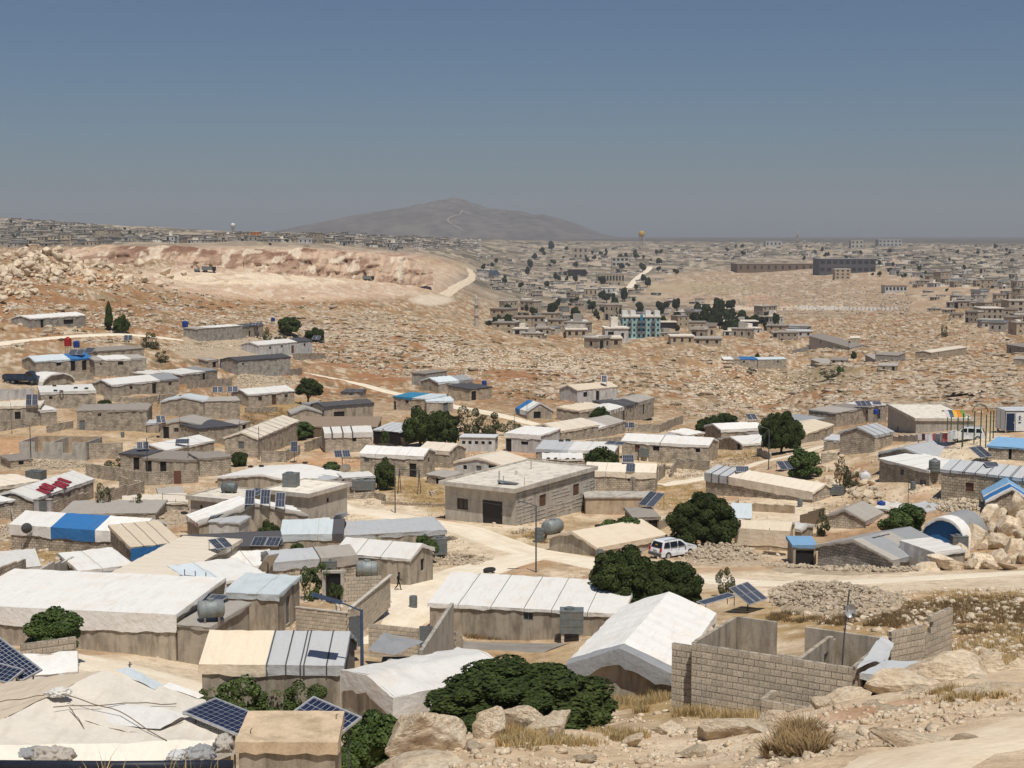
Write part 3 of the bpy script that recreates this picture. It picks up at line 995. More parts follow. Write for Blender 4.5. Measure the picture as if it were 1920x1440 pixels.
def wall_face(b,P0,U,N,L,top,ops=(),zb=-1.2,depth=0.16):
 """P0 lower corner (z=0), U along, N outward; top: list of (u, z). ops: (u0, u1, z0, z1)"""
 zr = min(z for _,z in top)
 us = sorted(set([0.0,L] + [round(v,4) for o in ops for v in o[:2]]))
 zs = sorted(set([zb,zr] + [round(v,4) for o in ops for v in o[2:4]]))
 up = Vector((0,0,1))
 def pt(u,z,d=0.0): return P0 + U * u + up * z - N * d
 for i in range(len(us) - 1):
  for j in range(len(zs) - 1):
   uc = (us[i] + us[i + 1]) / 2; zc = (zs[j] + zs[j + 1]) / 2
   if any(o[0] < uc < o[1] and o[2] < zc < o[3] for o in ops):
    continue
   a,c,z0,z1 = us[i],us[i + 1],zs[j],zs[j + 1]
   b.quad(pt(a,z0),pt(c,z0),pt(c,z1),pt(a,z1),((a,z0),(c,z0),(c,z1),(a,z1)))
 for (u0,u1,z0,z1) in [o[:4] for o in ops]:
  for (p,q) in (((u0,z0),(u1,z0)),((u1,z0),(u1,z1)),((u1,z1),(u0,z1)),((u0,z1),(u0,z0))):
   b.quad(pt(*p),pt(*q),pt(q[0],q[1],depth),pt(p[0],p[1],depth),((p[0],p[1]),(q[0],q[1]),(q[0] + .1,q[1]),(p[0] + .1,p[1])))
 T = [(u,z) for u,z in top]
 if any(z > zr + 1e-4 for _,z in T):
  if T[0][1] > zr + 1e-4: T = [(0.0,zr)] + T
  if T[-1][1] > zr + 1e-4: T = T + [(L,zr)]
  b.poly([pt(u,z) for u,z in reversed(T)],[(u,z) for u,z in reversed(T)])

def opening(kind,parent,P0,U,N,o,zb=0):
 """fills one opening: kind w window, d dark doorway, b brown door, g grey sheet door, s grey shutter, k black gate"""
 u0,u1,z0,z1 = o[:4]
 ang = math.atan2(U.y,U.x)
 R = Matrix.Rotation(ang,3,'Z')
 def bar(b,ua,ub,za,zc,d0,d1):
  P = [P0 + U * u + Vector((0,0,z)) - N * d for z in (za,zc) for d in (d0,d1) for u in (ua,ub)]
  i = len(b.v); b.v += [tuple(p) for p in P]
  for f in ((0,1,5,4),(3,2,6,7),(0,4,6,2),(1,3,7,5),(4,5,7,6),(0,2,3,1)):
   b.f.append(tuple(i + k for k in f)); b.uv.append(None)
 if kind == 'w':
  t = min(0.07,(u1 - u0) * 0.12)
  b = MB()
  bar(b,u0,u1,z0,z0 + t,0.03,0.12); bar(b,u0,u1,z1 - t,z1,0.03,0.12)
  bar(b,u0,u0 + t,z0 + t,z1 - t,0.03,0.12); bar(b,u1 - t,u1,z0 + t,z1 - t,0.03,0.12)
  um = (u0 + u1) / 2
  bar(b,um - t / 3,um + t / 3,z0 + t,z1 - t,0.05,0.10)
  f = b.obj('window','brown' if rnd.random() < 0.4 else 'greydoor',parent)
  g = MB(); bar(g,u0 + t * .5,u1 - t * .5,z0 + t * .5,z1 - t * .5,0.125,0.15)
  g.obj('pane','glass',f)
 else:
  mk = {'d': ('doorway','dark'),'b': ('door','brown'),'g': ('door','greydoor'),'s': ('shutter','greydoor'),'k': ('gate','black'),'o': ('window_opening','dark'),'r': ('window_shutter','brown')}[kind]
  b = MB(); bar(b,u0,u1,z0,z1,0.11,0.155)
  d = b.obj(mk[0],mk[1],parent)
  if kind in 'bgk':
   h = MB(); bar(h,u1 - 0.2,u1 - 0.12,(z0 + z1) / 2,(z0 + z1) / 2 + 0.12,0.06,0.112)
   h.obj('handle','steel',d)
 return

HOUSES = {}
class House: pass

def parse_ops(spec,L,h):
 """'w.3' window centred at 30 % of the wall; optional size: 'w.3:1.2x1.0@0.9'"""
 out = []
 for s in spec.split():
  k = s[0]; r = s[1:]
  zz = None; wh = None
  if '@' in r: r,z_ = r.split('@'); zz = float(z_)
  if ':' in r: r,x_ = r.split(':'); wh = [float(v) for v in x_.split('x')]
  u = float(r) * L
  if k in 'wosr':
   ww,hh = wh or (0.75,0.65)
   z0 = zz if zz is not None else max(0.5,h - hh - 0.55)
  else:
   ww,hh = wh or (0.95,min(1.95,h - 0.12))
   z0 = zz if zz is not None else -0.02
  hh = min(hh,h - 0.06 - z0)
  u0 = min(max(0.05,u - ww / 2),L - 0.05 - ww)
  out.append((k,u0,u0 + ww,z0,z0 + hh))
 return out

SEED = [0]
def house(key,label,A,B,he,W,roof='gx',tarp='W',rise=0.75,skirt=0.4,over=0.12,wall='block',stripes=None,straps=(),front='',right='',left='',name='shelter',cat='shelter',
          group='block and tarpaulin shelters of the camp',skirtcol=None,amp=0.05,flap=0.28,over2=None,strapw=0.09,slabt=0.28,parapet=0.18,topmat='roofslab',hm=None):
 PA = pick(*A) if len(A) == 2 else atd(*A); PB = pick(*B) if len(B) == 2 else atd(*B)
 dx,dy = PB.x - PA.x,PB.y - PA.y
 L = math.hypot(dx,dy); yaw = math.atan2(dy,dx)
 dep = PA.y * CP - PA.z * SP
 h = hm if hm else he * dep / F / 0.985
 z0 = min(PA.z,PB.z) if not hm else PA.z
 h += max(0,PA.z - z0) * 0.0
 z0 = PA.z
 SEED[0] += 1; seed = SEED[0] * 7.31
 e = empty(name,(PA.x,PA.y,z0),yaw,label,cat,group)
 X,Y,Z = Vector((1,0,0)),Vector((0,1,0)),Vector((0,0,1))
 hb = h; O = Vector((0,0,0))
 if roof == 'gx':
  tf = [(0,h),(L,h)]; tb = tf; tl = [(0,h),(W / 2,h + rise),(W,h)]; tr = tl
 elif roof == 'gy':
  tf = [(0,h),(L / 2,h + rise),(L,h)]; tb = tf; tl = [(0,h),(W,h)]; tr = tl
 elif roof == 'flat' or roof == 'open':
  hb = h + rise
  tf = [(0,h),(L,h)]; tb = [(0,hb),(L,hb)]; tr = [(0,h),(W,hb)]; tl = [(0,hb),(W,h)]
 elif roof in ('slab',):
  tf = [(0,h),(L,h)]; tb = tf; tl = [(0,h),(W,h)]; tr = tl
 elif roof == 'arch':
  tf = [(0,h * .2),(L / 2,h),(L,h * .2)]; tb = tf; tl = [(0,h * .2),(W,h * .2)]; tr = tl
 of = parse_ops(front,L,h); orr = parse_ops(right,W,h); ol = parse_ops(left,W,h)
 b = MB()
 if roof == 'arch':
  n = 12
  for y_,N_,u_ in ((0.25,-Y,1),(W - .1,Y,-1)):
   pts = []
   for i in range(n + 1):
    a = PI * i / n
    pts.append(Vector((L / 2 - L / 2 * 0.97 * math.cos(a),y_,(h + rise) * 0.97 * math.sin(a) ** 0.75)))
   pts = pts if u_ < 0 else pts[::-1]
   b.poly(pts[::-1] if u_ < 0 else pts[::-1],[(p.x,p.z) for p in pts[::-1]])
 else:
  wall_face(b,O,X,-Y,L,tf,[o[1:] for o in of])
  wall_face(b,O + X * L,Y,X,W,tr,[o[1:] for o in orr])
  wall_face(b,O + X * L + Y * W,-X,Y,L,tb)
  wall_face(b,O + Y * W,-Y,-X,W,tl,[o[1:] for o in ol])
 b.obj('wall',wall,e)
 for o in of: opening(o[0],e,O,X,-Y,o[1:])
 for o in orr: opening(o[0],e,O + X * L,Y,X,o[1:])
 for o in ol: opening(o[0],e,O + Y * W,-Y,-X,o[1:])
 H_ = House(); H_.e = e; H_.L = L; H_.W = W; H_.h = h; H_.yaw = yaw; H_.base = Vector((PA.x,PA.y,z0)); H_.roof = roof; H_.rise = rise
 if roof == 'slab':
  ov = over if over > 0.13 else 0.3
  s_ = MB(); s_.box(-ov,L + ov,-(over2 if over2 else ov),W + ov,h + 0.003,h + slabt)
  rf = s_.obj('roof_slab',topmat,e)
  if parapet > 0:
   p = MB(); f0 = -(over2 if over2 else ov)
   z1,z2 = h - 0.01,h + slabt + parapet; t_ = 0.16
   p.box(-ov - .01,L + ov + .01,f0 - .012,f0 + t_,z1,z2); p.box(-ov - .01,L + ov + .01,W + ov - t_,W + ov + .012,z1,z2)
   p.box(-ov - .012,-ov + t_,f0 + t_,W + ov - t_,z1,z2 - .002); p.box(L + ov - t_,L + ov + .012,f0 + t_,W + ov - t_,z1,z2 - .002)
   p.obj('parapet','concrete',rf)
  H_.top = lambda x,y: h + slabt
 else:
  if roof == 'gx': pr,a0,a1,ax = profile('gable',W,h,rise,over,skirt),-over,L + over,'x'
  elif roof == 'gy': pr,a0,a1,ax = profile('gable',L,h,rise,over,skirt),-over,W + over,'y'
  elif roof == 'arch': pr,a0,a1,ax = profile('arch',L,h,rise,0.06,0),-0.1,W,'y'
  else: pr,a0,a1,ax = profile('flat',W,h,rise,over,skirt),-over,L + over,'x'
  st = stripes or [(tarp,1.0)]
  tot = sum(s[1] for s in st); a = a0
  for i,(cc,fr) in enumerate(st):
   bb = a + (a1 - a0) * fr / tot
   V,Qd = tarp_part(pr,a,bb,ax,seed,h,amp,ends=(i == 0,i == len(st) - 1),flap=flap)
   me = npmesh('roof_tarpaulin',V,Qd,'t' + cc,True); me.set_sharp_from_angle(angle=0.5)
   ro = link('roof_tarpaulin',me,e)
   if len(st) > 1: ro['label'] = {'W': 'white','V': 'off white','C': 'cream','E': 'cream','G': 'grey','L': 'light grey','P': 'pale bluish','D': 'dark','K': 'brown grey','N': 'tan grey','B': 'blue','T': 'teal','A': 'light blue','R': 'brown'}[cc] + ' tarpaulin strip'
   a = bb
  for fr in ([] if straps or roof == 'arch' or rnd.random() < .6 else [q + rnd.uniform(-.8,.8) * .5 / max(2,int((a1 - a0) / 2.2)) for q in np.linspace(0,1,max(2,int((a1 - a0) / 2.2)) + 1)[1:-1]]):
   c = a0 + (a1 - a0) * fr
   V,Qd = tarp_part(pr,c - .022,c + .022,ax,seed,h,amp,extra=0.012)
   link('seam',npmesh('seam',V,Qd,'tN',True),e)
  for fr in straps:
   c = a0 + (a1 - a0) * fr
   V,Qd = tarp_part(pr,c - strapw / 2,c + strapw / 2,ax,seed,h,amp,extra=0.03)
   link('strap',npmesh('strap',V,Qd,'strap',True),e)
  if skirtcol:
   sk = MB(); n = max(2,int(L / 0.5)); zt = h - skirt + 0.05; zl = h - skirt - skirtcol[1]
   rows = []
   for j in range(4):
    rows.append([(x,-over - 0.03 + 0.03 * rnd.uniform(-1,1),zt + (zl - zt) * j / 3 + (rnd.uniform(-.05,.05) if j == 3 else 0)) for x in np.linspace(-over,L + over,n + 1)])
   sk.grid(rows[::-1])
   so = sk.obj('wall_tarpaulin','t' + skirtcol[0],e,True)
  if roof == 'gx': H_.top = lambda x,y: h + rise * (1 - abs(y - W / 2) / (W / 2)) + 0.08
  elif roof == 'gy': H_.top = lambda x,y: h + rise * (1 - abs(x - L / 2) / (L / 2)) + 0.08
  elif roof == 'arch': H_.top = lambda x,y: (h + rise) * math.sqrt(max(0,1 - (2 * x / L - 1) ** 2))
  else: H_.top = lambda x,y: h + rise * y / W + 0.08
 # footing stones are part of the ground, not of the house
 HOUSES[key] = H_
 return H_

def on_roof(key,px,py):
 """point of a house's roof seen at a picture position, in the world"""
 H_ = HOUSES[key]
 r = ray(px,py)
 ca,sa = math.cos(-H_.yaw),math.sin(-H_.yaw)
 last = None
 for y in np.linspace(H_.base.y - 12,H_.base.y + 26,900):
  p = Vector(r * (y / r[1])); q = p - H_.base
  lx,ly = q.x * ca - q.y * sa,q.x * sa + q.y * ca
  if -0.6 < lx < H_.L + 0.6 and -0.6 < ly < H_.W + 0.6:
   if q.z <= H_.top(lx,ly):
    return Vector((p.x,p.y,H_.base.z + H_.top(lx,ly)))
   last = Vector((p.x,p.y,H_.base.z + H_.top(lx,ly)))
 return last if last is not None else H_.base + Vector((H_.L * 0.5,H_.W * 0.5,H_.h))

# ------------------------------------------------------------------ solar panels, tanks, tyres, poles
def panel_mesh(w,l,nx,ny):
 f = MB(); t = 0.045
 f.box(-w / 2,w / 2,0,t,-0.03,0.025); f.box(-w / 2,w / 2,l - t,l,-0.03,0.025)
 f.box(-w / 2,-w / 2 + t,t,l - t,-0.03,0.025); f.box(w / 2 - t,w / 2,t,l - t,-0.03,0.025)
 f.box(-w / 2 + t,w / 2 - t,t,l - t,-0.02,0.0)
 return f

def solar_array(loc,n,w,l,tilt,az,label,legs=0.5,name='solar_array',gap=0.04,detail=False,glass='cellg',cat='solar panel',group=None,roll=0.0,rows=1):
 """n panels side by side; az: bearing the panels face (0 = away from camera +y, pi = towards camera)"""
 e = empty(name,loc,0,label,cat,group)
 if abs(az) > 2: az -= PI
 R = Matrix.Rotation(az,4,'Z') @ Matrix.Rotation(roll,4,'Y') @ Matrix.Rotation(tilt,4,'X')
 for rw in range(rows):
  for i in range(n):
   x0 = (i - (n - 1) / 2) * (w + gap)
   fo = panel_mesh(w,l,6,10).obj('panel','alu',e)
   fo.matrix_local = Matrix.Translation((0,0,legs)) @ R @ Matrix.Translation((x0,rw * (l + gap),0))
   if detail:
    nx,ny = detail
    cw,cl = (w - 0.12) / nx,(l - 0.12) / ny
    c = MB(); c.box(-cw / 2 + .008,cw / 2 - .008,-cl / 2 + .008,cl / 2 - .008,0.001,0.007)
    me = c.mesh('solar_cell','cell')
    for a in range(nx):
     for b in range(ny):
      link('solar_cell',me,fo,(-w / 2 + .06 + cw * (a + .5),.06 + cl * (b + .5),0))
   else:
    g = MB(); k = 3 if w < 1.3 else 6
    cw = (w - 0.1) / k; cl = (l - 0.1) / 2
    for a in range(k):
     for b in range(2):
      g.box(-w / 2 + .05 + cw * a + .012,-w / 2 + .05 + cw * (a + 1) - .012,.05 + cl * b + .012,.05 + cl * (b + 1) - .012,0.001,0.008)
    g.obj('cells',glass,fo)
 if legs > 0.08:
  b = MB(); hw = n * (w + gap) / 2 - 0.1
  ca,sa = math.cos(az),math.sin(az)
  top = l * math.cos(tilt) * rows
  for sx in (-hw,hw):
   for yy in (0.15,top - 0.1):
    zz = legs + yy * math.tan(tilt)
    p = Vector((sx * ca - yy * sa,sx * sa + yy * ca,0))
    b.tube([(p.x,p.y,-0.3),(p.x,p.y,zz - 0.03)],0.025,5)
  b.obj('stand','pole',e)
 return e

def pole_panel(loc,n,w,l,tilt,az,label,hp=2.0,group=None,glass='cellg'):
 e = empty('pole_mounted_solar_array',loc,0,label,'solar panel',group)
 if abs(az) > 2: az -= PI
 R = Matrix.Rotation(az,4,'Z') @ Matrix.Rotation(tilt,4,'X')
 for i in range(n):
  x0 = (i - (n - 1) / 2) * (w + 0.05)
  fo = panel_mesh(w,l,6,10).obj('panel','alu',e)
  fo.matrix_local = Matrix.Translation((0,0,hp)) @ R @ Matrix.Translation((x0,-l / 2,0.06))
  g = MB(); k = 3; cw = (w - 0.1) / k; cl = (l - 0.1) / 2
  for a in range(k):
   for b in range(2):
    g.box(-w / 2 + .05 + cw * a + .012,-w / 2 + .05 + cw * (a + 1) - .012,.05 + cl * b + .012,.05 + cl * (b + 1) - .012,0.001,0.008)
  g.obj('cells',glass,fo)
 b = MB(); b.tube([(0,0,-0.6),(0,0,hp)],0.05,7)
 b.obj('pole','pole',e)
 return e

def barrel_tank(loc,r,l,az,label,mat='steel',legs=0.35,name='water_tank',group='metal barrel water tanks'):
 e = empty(name,loc,az,label,'water tank',group)
 b = MB(); n = 16
 pts = [(-l / 2 - r * .18,0,legs + r),(-l / 2 - r * .12,0,legs + r),(-l / 2,0,legs + r),(0,0,legs + r),(l / 2,0,legs + r),(l / 2 + r * .12,0,legs + r),(l / 2 + r * .18,0,legs + r)]
 b.tube(pts,[r * .3,r * .78,r,r,r,r * .78,r * .3],n)
 b.obj('drum',mat,e,True)
 c = MB(); c.tube([(0,0,legs + 2 * r - .03),(0,0,legs + 2 * r + .1)],r * .42,12); c.obj('lid',mat,e)
 k = MB()
 for x in (-l * .3,l * .3):
  k.box(x - .06,x + .06,-r * .75,r * .75,-0.3,legs + r * .28)
 k.obj('cradle','mortar',e)
 h = MB()
 for x in (-l * .25,l * .25):
  h.torus((x,0,legs + r),r + .012,.022,20,5,'x')
 h.obj('hoop',mat,e)
 return e

def box_tank(loc,w,d,h,az,label,legs=0.3,mat='tank',group='box shaped metal water tanks'):
 e = empty('box_tank',loc,az,label,'water tank',group)
 b = MB(); b.box(-w / 2,w / 2,-d / 2,d / 2,legs,legs + h)
 b.box(-w / 2 - .02,w / 2 + .02,-d / 2 - .02,d / 2 + .02,legs + h - .06,legs + h + .012)
 for k in (0.33,0.66):
  b.box(-w / 2 - .015,w / 2 + .015,-d / 2 - .015,d / 2 + .015,legs + h * k - .03,legs + h * k + .03)
 b.obj('body',mat,e)
 c = MB(); c.tube([(-w * .1,0,legs + h),(-w * .1,0,legs + h + .14)],min(w,d) * .28,10); c.obj('lid',mat,e)
 k = MB()
 for x in (-w * .38,w * .38):
  for y in (-d * .36,d * .36):
   k.box(x - .1,x + .1,y - .1,y + .1,-0.6,legs - .002)
 k.obj('leg','bk',e)
 return e

def plastic_tank(loc,r,h,label,mat='blueplastic',legs=0.0,group='upright plastic water tanks',stand=None):
 e = empty('water_barrel',loc,rnd.uniform(0,6),label,'water tank',group)
 b = MB(); pts = []; rs = []
 for z,k in ((0,.94),(.05,1),(.22,1),(.25,.96),(.28,1),(.48,1),(.51,.96),(.54,1),(.76,1),(.79,.96),(.82,1),(.88,.95),(.95,.6),(1.0,.34)):
  pts.append((0,0,legs + z * h)); rs.append(r * k)
 b.tube(pts,rs,16); b.obj('body',mat,e,True)
 c = MB(); c.tube([(0,0,legs + h * .99),(0,0,legs + h * 1.05)],r * .32,10); c.obj('lid',mat,e)
 if legs > 0.05:
  k = MB()
  for a in range(4):
   k.tube([(r * .7 * math.cos(a * PI / 2 + .8),r * .7 * math.sin(a * PI / 2 + .8),-.5),(r * .7 * math.cos(a * PI / 2 + .8),r * .7 * math.sin(a * PI / 2 + .8),legs)],.04,5)
  k.obj('stand','pole',e)
 return e

_TY = MB().torus((0,0,0.11),0.27,0.11,16,8,'z',0.95).mesh('tyre','tyre',True)
def tyre(p,label,s=1.0,flat=True):
 o = link('tyre',_TY,None,p)
 o.scale = (s,s,s)
 o.rotation_euler = (rnd.uniform(-.1,.1),rnd.uniform(-.1,.1),rnd.uniform(0,3))
 setp(o,label,'tyre','old tyres weighing down roof sheets')
 return o

def lamp_post(loc,h,label,az,mat='pole',arm=0.9,r=0.05,big=False):
 e = empty('street_lamp',loc,az,label,'street lamp','solar street lamps')
 b = MB(); b.tube([(0,0,-.6),(0,0,h * .5),(0,0,h)],[r * 1.25,r * 1.1,r * .9],8); b.obj('pole',mat,e)
 a = MB(); a.tube([(0,0,h - .06),(-arm * .5,0,h + arm * .16),(-arm * .75,0,h + arm * .22)],r * .5,6); a.obj('arm',mat,e)
 c = MB(); R = Matrix.Rotation(0.26,3,'Y'); s = arm * 0.95
 c.box(-s,0.0,-.17 * s,.17 * s,-.03,.035,R,(-arm * .62,0,h + arm * .2)); c.obj('lamp_head','greydoor' if not big else 'bluepole',e)
 k = MB(); k.box(-s * .96,-.04,-.15 * s,.15 * s,.036,.045,R,(-arm * .62,0,h + arm * .2)); k.obj('solar_cell','cellg',e)
 g = MB(); g.box(-.14,.14,-.14,.14,-.1,.03); g.obj('base_plate',mat,e)
 return e

def simple_pole(loc,h,label,r=0.045,lean=(0,0),name='pole',mat='pole',cross=0,dish=None,group='thin poles and masts'):
 e = empty(name,loc,rnd.uniform(0,1) if dish is None else 0,label,'pole',group)
 b = MB(); b.tube([(0,0,-.6),(lean[0] * .5,lean[1] * .5,h * .5),(lean[0],lean[1],h)],[r,r * .9,r * .75],6); b.obj('shaft',mat,e)
 if cross:
  c = MB(); c.tube([(lean[0] - cross,lean[1],h - .15),(lean[0] + cross,lean[1],h - .15)],r * .6,5); c.obj('crossbar',mat,e)
 return e

def dish_on(loc,r,az,tilt,label,mat='alu',legs=0.6):
 e = empty('satellite_dish',loc,0,label,'satellite dish','satellite dishes')
 R = Matrix.Translation((0,0,legs)) @ Matrix.Rotation(az,4,'Z') @ Matrix.Rotation(tilt,4,'X')
 b = MB(); rows = []
 for i in range(6):
  q = i / 5
  rows.append([R @ Vector((r * q * math.cos(a),-0.28 * r * q * q * 1.0 + 0.0,r * q * math.sin(a) * 1.06)) for a in np.linspace(0,2 * PI,20,endpoint=False)])
 b.grid(rows,True); 
 rows2 = [[p + (R.to_3x3() @ Vector((0,0.03,0))) for p in r_] for r_ in rows]
 b.grid(rows2[::-1],True)
 b.obj('reflector',mat,e,True)
 a = MB(); a.tube([R @ Vector((0,-.28 * r,-r)),R @ Vector((0,-r * 1.05,-.15 * r))],.018,5); a.tube([R @ Vector((0,-r * 1.05,-.25 * r)),R @ Vector((0,-r * 1.05,.0))],.05,6); a.obj('feed_arm','pole',e)
 if legs > 0:
  k = MB(); k.tube([(0,0.06,-.5),(0,0.06,legs)],.035,6); k.obj('mast','pole',e)
 return e

# ------------------------------------------------------------------ rocks
def ico(sub):
 t = (1 + 5 ** .5) / 2
 v = [(-1,t,0),(1,t,0),(-1,-t,0),(1,-t,0),(0,-1,t),(0,1,t),(0,-1,-t),(0,1,-t),(t,0,-1),(t,0,1),(-t,0,-1),(-t,0,1)]
 v = [np.array(p) / np.linalg.norm(p) for p in v]
 f = [(0,11,5),(0,5,1),(0,1,7),(0,7,10),(0,10,11),(1,5,9),(5,11,4),(11,10,2),(10,7,6),(7,1,8),(3,9,4),(3,4,2),(3,2,6),(3,6,8),(3,8,9),(4,9,5),(2,4,11),(6,2,10),(8,6,7),(9,8,1)]
 for _ in range(sub):
  cache = {}; nf = []
  def mid(a,b):
   k = (min(a,b),max(a,b))
   if k not in cache:
    m = v[a] + v[b]; v.append(m / np.linalg.norm(m)); cache[k] = len(v) - 1
   return cache[k]
  for a,b,c in f:
   x,y,z = mid(a,b),mid(b,c),mid(c,a)
   nf += [(a,x,z),(b,y,x),(c,z,y),(x,y,z)]
  f = nf
 return np.array(v),np.array(f)

def rock_shape(seed,sub=2,cuts=9,rough_=0.10):
 """a limestone block: a ball cut by random planes, then roughened"""
 rs = np.random.RandomState(seed)
 V,Fc = ico(sub); cuts += 5
 P = V * rs.uniform(1.05,1.2)
 for _ in range(cuts):
  n = rs.normal(size=3); n /= np.linalg.norm(n)
  d = rs.uniform(0.38,0.80)
  k = P @ n
  over = np.maximum(0,k - d)
  P = P - over[:,None] * n * 0.95
 f1 = fbm(P[:,0] * 2.2 + seed,P[:,1] * 2.2 + P[:,2] * 1.7,91,4) - 0.5
 f2 = fbm(P[:,0] * 6.0 + seed,P[:,2] * 6.0 + P[:,1] * 5.0,93,3) - 0.5
 P = P * (1 + rough_ * 2.4 * f1 + rough_ * 1.5 * f2)[:,None]
 return P * 1.12,Fc
ROCKM = []
def rock_mesh(seed,sub,mat,cuts=9,rough_=0.10,name='boulder',smooth=False):
 P,Fc = rock_shape(seed,sub,cuts,rough_)
 return npmesh(name,P,Fc,mat,smooth)
SMALLROCK = []
for i in range(10):
 SMALLROCK.append(rock_shape(200 + i,1,8,0.13))
TINY = []
for i in range(10):
 rs = np.random.RandomState(400 + i)
 V,Fc = ico(0)
 P = V * rs.uniform(0.7,1.15,size=(12,1)) + rs.normal(scale=0.1,size=(12,3))
 TINY.append((P,Fc))

def scatter_stones(name,label,pts,sizes,mat,protos,flat=0.7,sink=0.25,kind='stuff',parent=None,seed=1,align=None):
 """many stones as one mesh"""
 rs = np.random.RandomState(seed)
 Vs = []; Fs = []; o = 0
 for (x,y,z),s in zip(pts,sizes):
  P,Fc = protos[rs.randint(len(protos))]
  a = rs.uniform(0,2 * PI) if align is None else align + rs.normal() * 0.3
  sx,sy,sz = s * rs.uniform(.75,1.3),s * rs.uniform(.75,1.2),s * flat * rs.uniform(.7,1.2)
  if align is not None: sx *= 1.5
  ca,sa = math.cos(a),math.sin(a)
  X = P[:,0] * sx; Y = P[:,1] * sy; Z = P[:,2] * sz
  Vs.append(np.stack([X * ca - Y * sa + x,X * sa + Y * ca + y,Z + z + sz * (1 - 2 * sink) * 0.5],1))
  Fs.append(Fc + o); o += len(P)
 me = npmesh(name,np.concatenate(Vs),np.concatenate(Fs),mat)
 ob = link(name,me,parent)
 setp(ob,label,None,None,kind)
 return ob

def px_region(n,poly,seed,dmin=10):
 """n ground points spread evenly over a region of the view given by its outline"""
 rs = np.random.RandomState(seed)
 xs = [p[0] for p in poly]; ys = [p[1] for p in poly]
 out = []
 x0,x1,y0,y1 = min(xs),max(xs),min(ys),max(ys)
 k = 0
 while len(out) < n and k < n * 20:
  k += 1
  px,py = rs.uniform(x0,x1),rs.uniform(y0,y1)
  c = False; j = len(poly) - 1
  for i in range(len(poly)):
   if (poly[i][1] > py) != (poly[j][1] > py) and px < (poly[j][0] - poly[i][0]) * (py - poly[i][1]) / (poly[j][1] - poly[i][1]) + poly[i][0]:
    c = not c
   j = i
  if c: out.append((px,py))
 return out

def pick_many(pp,dmin=10):
 """fast picking for many picture positions"""
 pp = np.array(pp)
 a = (pp[:,0] - 960) / F; b = (720 - pp[:,1]) / F
 ry = CP + b * SP; rz = -SP + b * CP; rx = a
 ys = np.exp(np.linspace(math.log(dmin),math.log(9000),900))
 n = len(pp); res = np.zeros((n,3)); CH = 400
 for s in range(0,n,CH):
  e = min(n,s + CH)
  Y = np.tile(ys,(e - s,1)); X = Y * (rx[s:e] / ry[s:e])[:,None]; Z = Y * (rz[s:e] / ry[s:e])[:,None]
  G = smooth_ground(X.ravel(),Y.ravel()).reshape(X.shape)
  below = Z <= G
  i = np.argmax(below,1); i = np.where(below.any(1),i,len(ys) - 1); i = np.maximum(i,1)
  r = np.arange(e - s)
  a_ = Z[r,i - 1] - G[r,i - 1]; b_ = G[r,i] - Z[r,i]
  t = np.clip(a_ / (a_ + b_ + 1e-9),0,1)
  y = ys[i - 1] + (ys[i] - ys[i - 1]) * t
  x = y * rx[s:e] / ry[s:e]
  res[s:e,0] = x; res[s:e,1] = y
 res[:,2] = ground(res[:,0],res[:,1])
 return res

# ------------------------------------------------------------------ trees
def crown_geo(n,leaf,seed,low=-0.4,K=14,br=(.42,.6),spread=.58,droop=0.4,aspect=0.5,deep=.16,core=True,flatb=True):
 """leaf faces over a union of bulging clumps, inside a unit ball cut off below at low"""
 rs = np.random.RandomState(seed)
 C = rs.normal(size=(K * 3,3)); C /= np.linalg.norm(C,axis=1)[:,None]
 C = C[C[:,2] > low * 1.1][:K] * spread * rs.uniform(.72,1.12,(K,1))
 R = rs.uniform(br[0],br[1],K)
 C = np.concatenate([C,[[0,0,.05]]]); R = np.append(R,.62)
 b = rs.randint(0,K + 1,n * 4)
 d = rs.normal(size=(n * 4,3)); d /= np.linalg.norm(d,axis=1)[:,None]
 c = C[b] + d * (R[b] * (1 - deep * rs.rand(n * 4) ** 2))[:,None]
 dist = np.linalg.norm(c[:,None,:] - C[None],axis=2) / R[None]
 keep = ((dist < .88).sum(1) == 0) & (c[:,2] > low)
 c = c[keep][:n]; d = d[keep][:n]; n = len(c)
 nrm = d + rs.normal(scale=0.5,size=(n,3)) + np.array([0,0,.35]); nrm /= np.linalg.norm(nrm,axis=1)[:,None]
 u = np.cross(nrm,rs.normal(size=(n,3))); u /= np.linalg.norm(u,axis=1)[:,None] + 1e-9
 v = np.cross(nrm,u); v[:,2] -= droop * rs.rand(n); v /= np.linalg.norm(v,axis=1)[:,None]
 s = leaf * rs.uniform(0.5,1.4,n)[:,None]
 V = np.stack([c - u * s * aspect,c + u * s * aspect * .2 - v * s * .5,c + u * s * aspect,c + v * s],1).reshape(-1,3)
 I = np.arange(n * 4).reshape(n,4)
 T = np.concatenate([I[:,[0,1,2]],I[:,[0,2,3]]])
 if core:  # unseen solid balls added inside the clumps to block light
  Vc,Fc = ico(1); Vs = [V]; Ts = [T]; o = len(V)
  for k in range(K + 1):
   q = Vc * R[k] * (.72 if k < K else .9) + C[k]; q[:,2] = np.maximum(q[:,2],low)
   Vs.append(q); Ts.append(Fc + o); o += len(q)
  V = np.concatenate(Vs); T = np.concatenate(Ts)
 return V,T

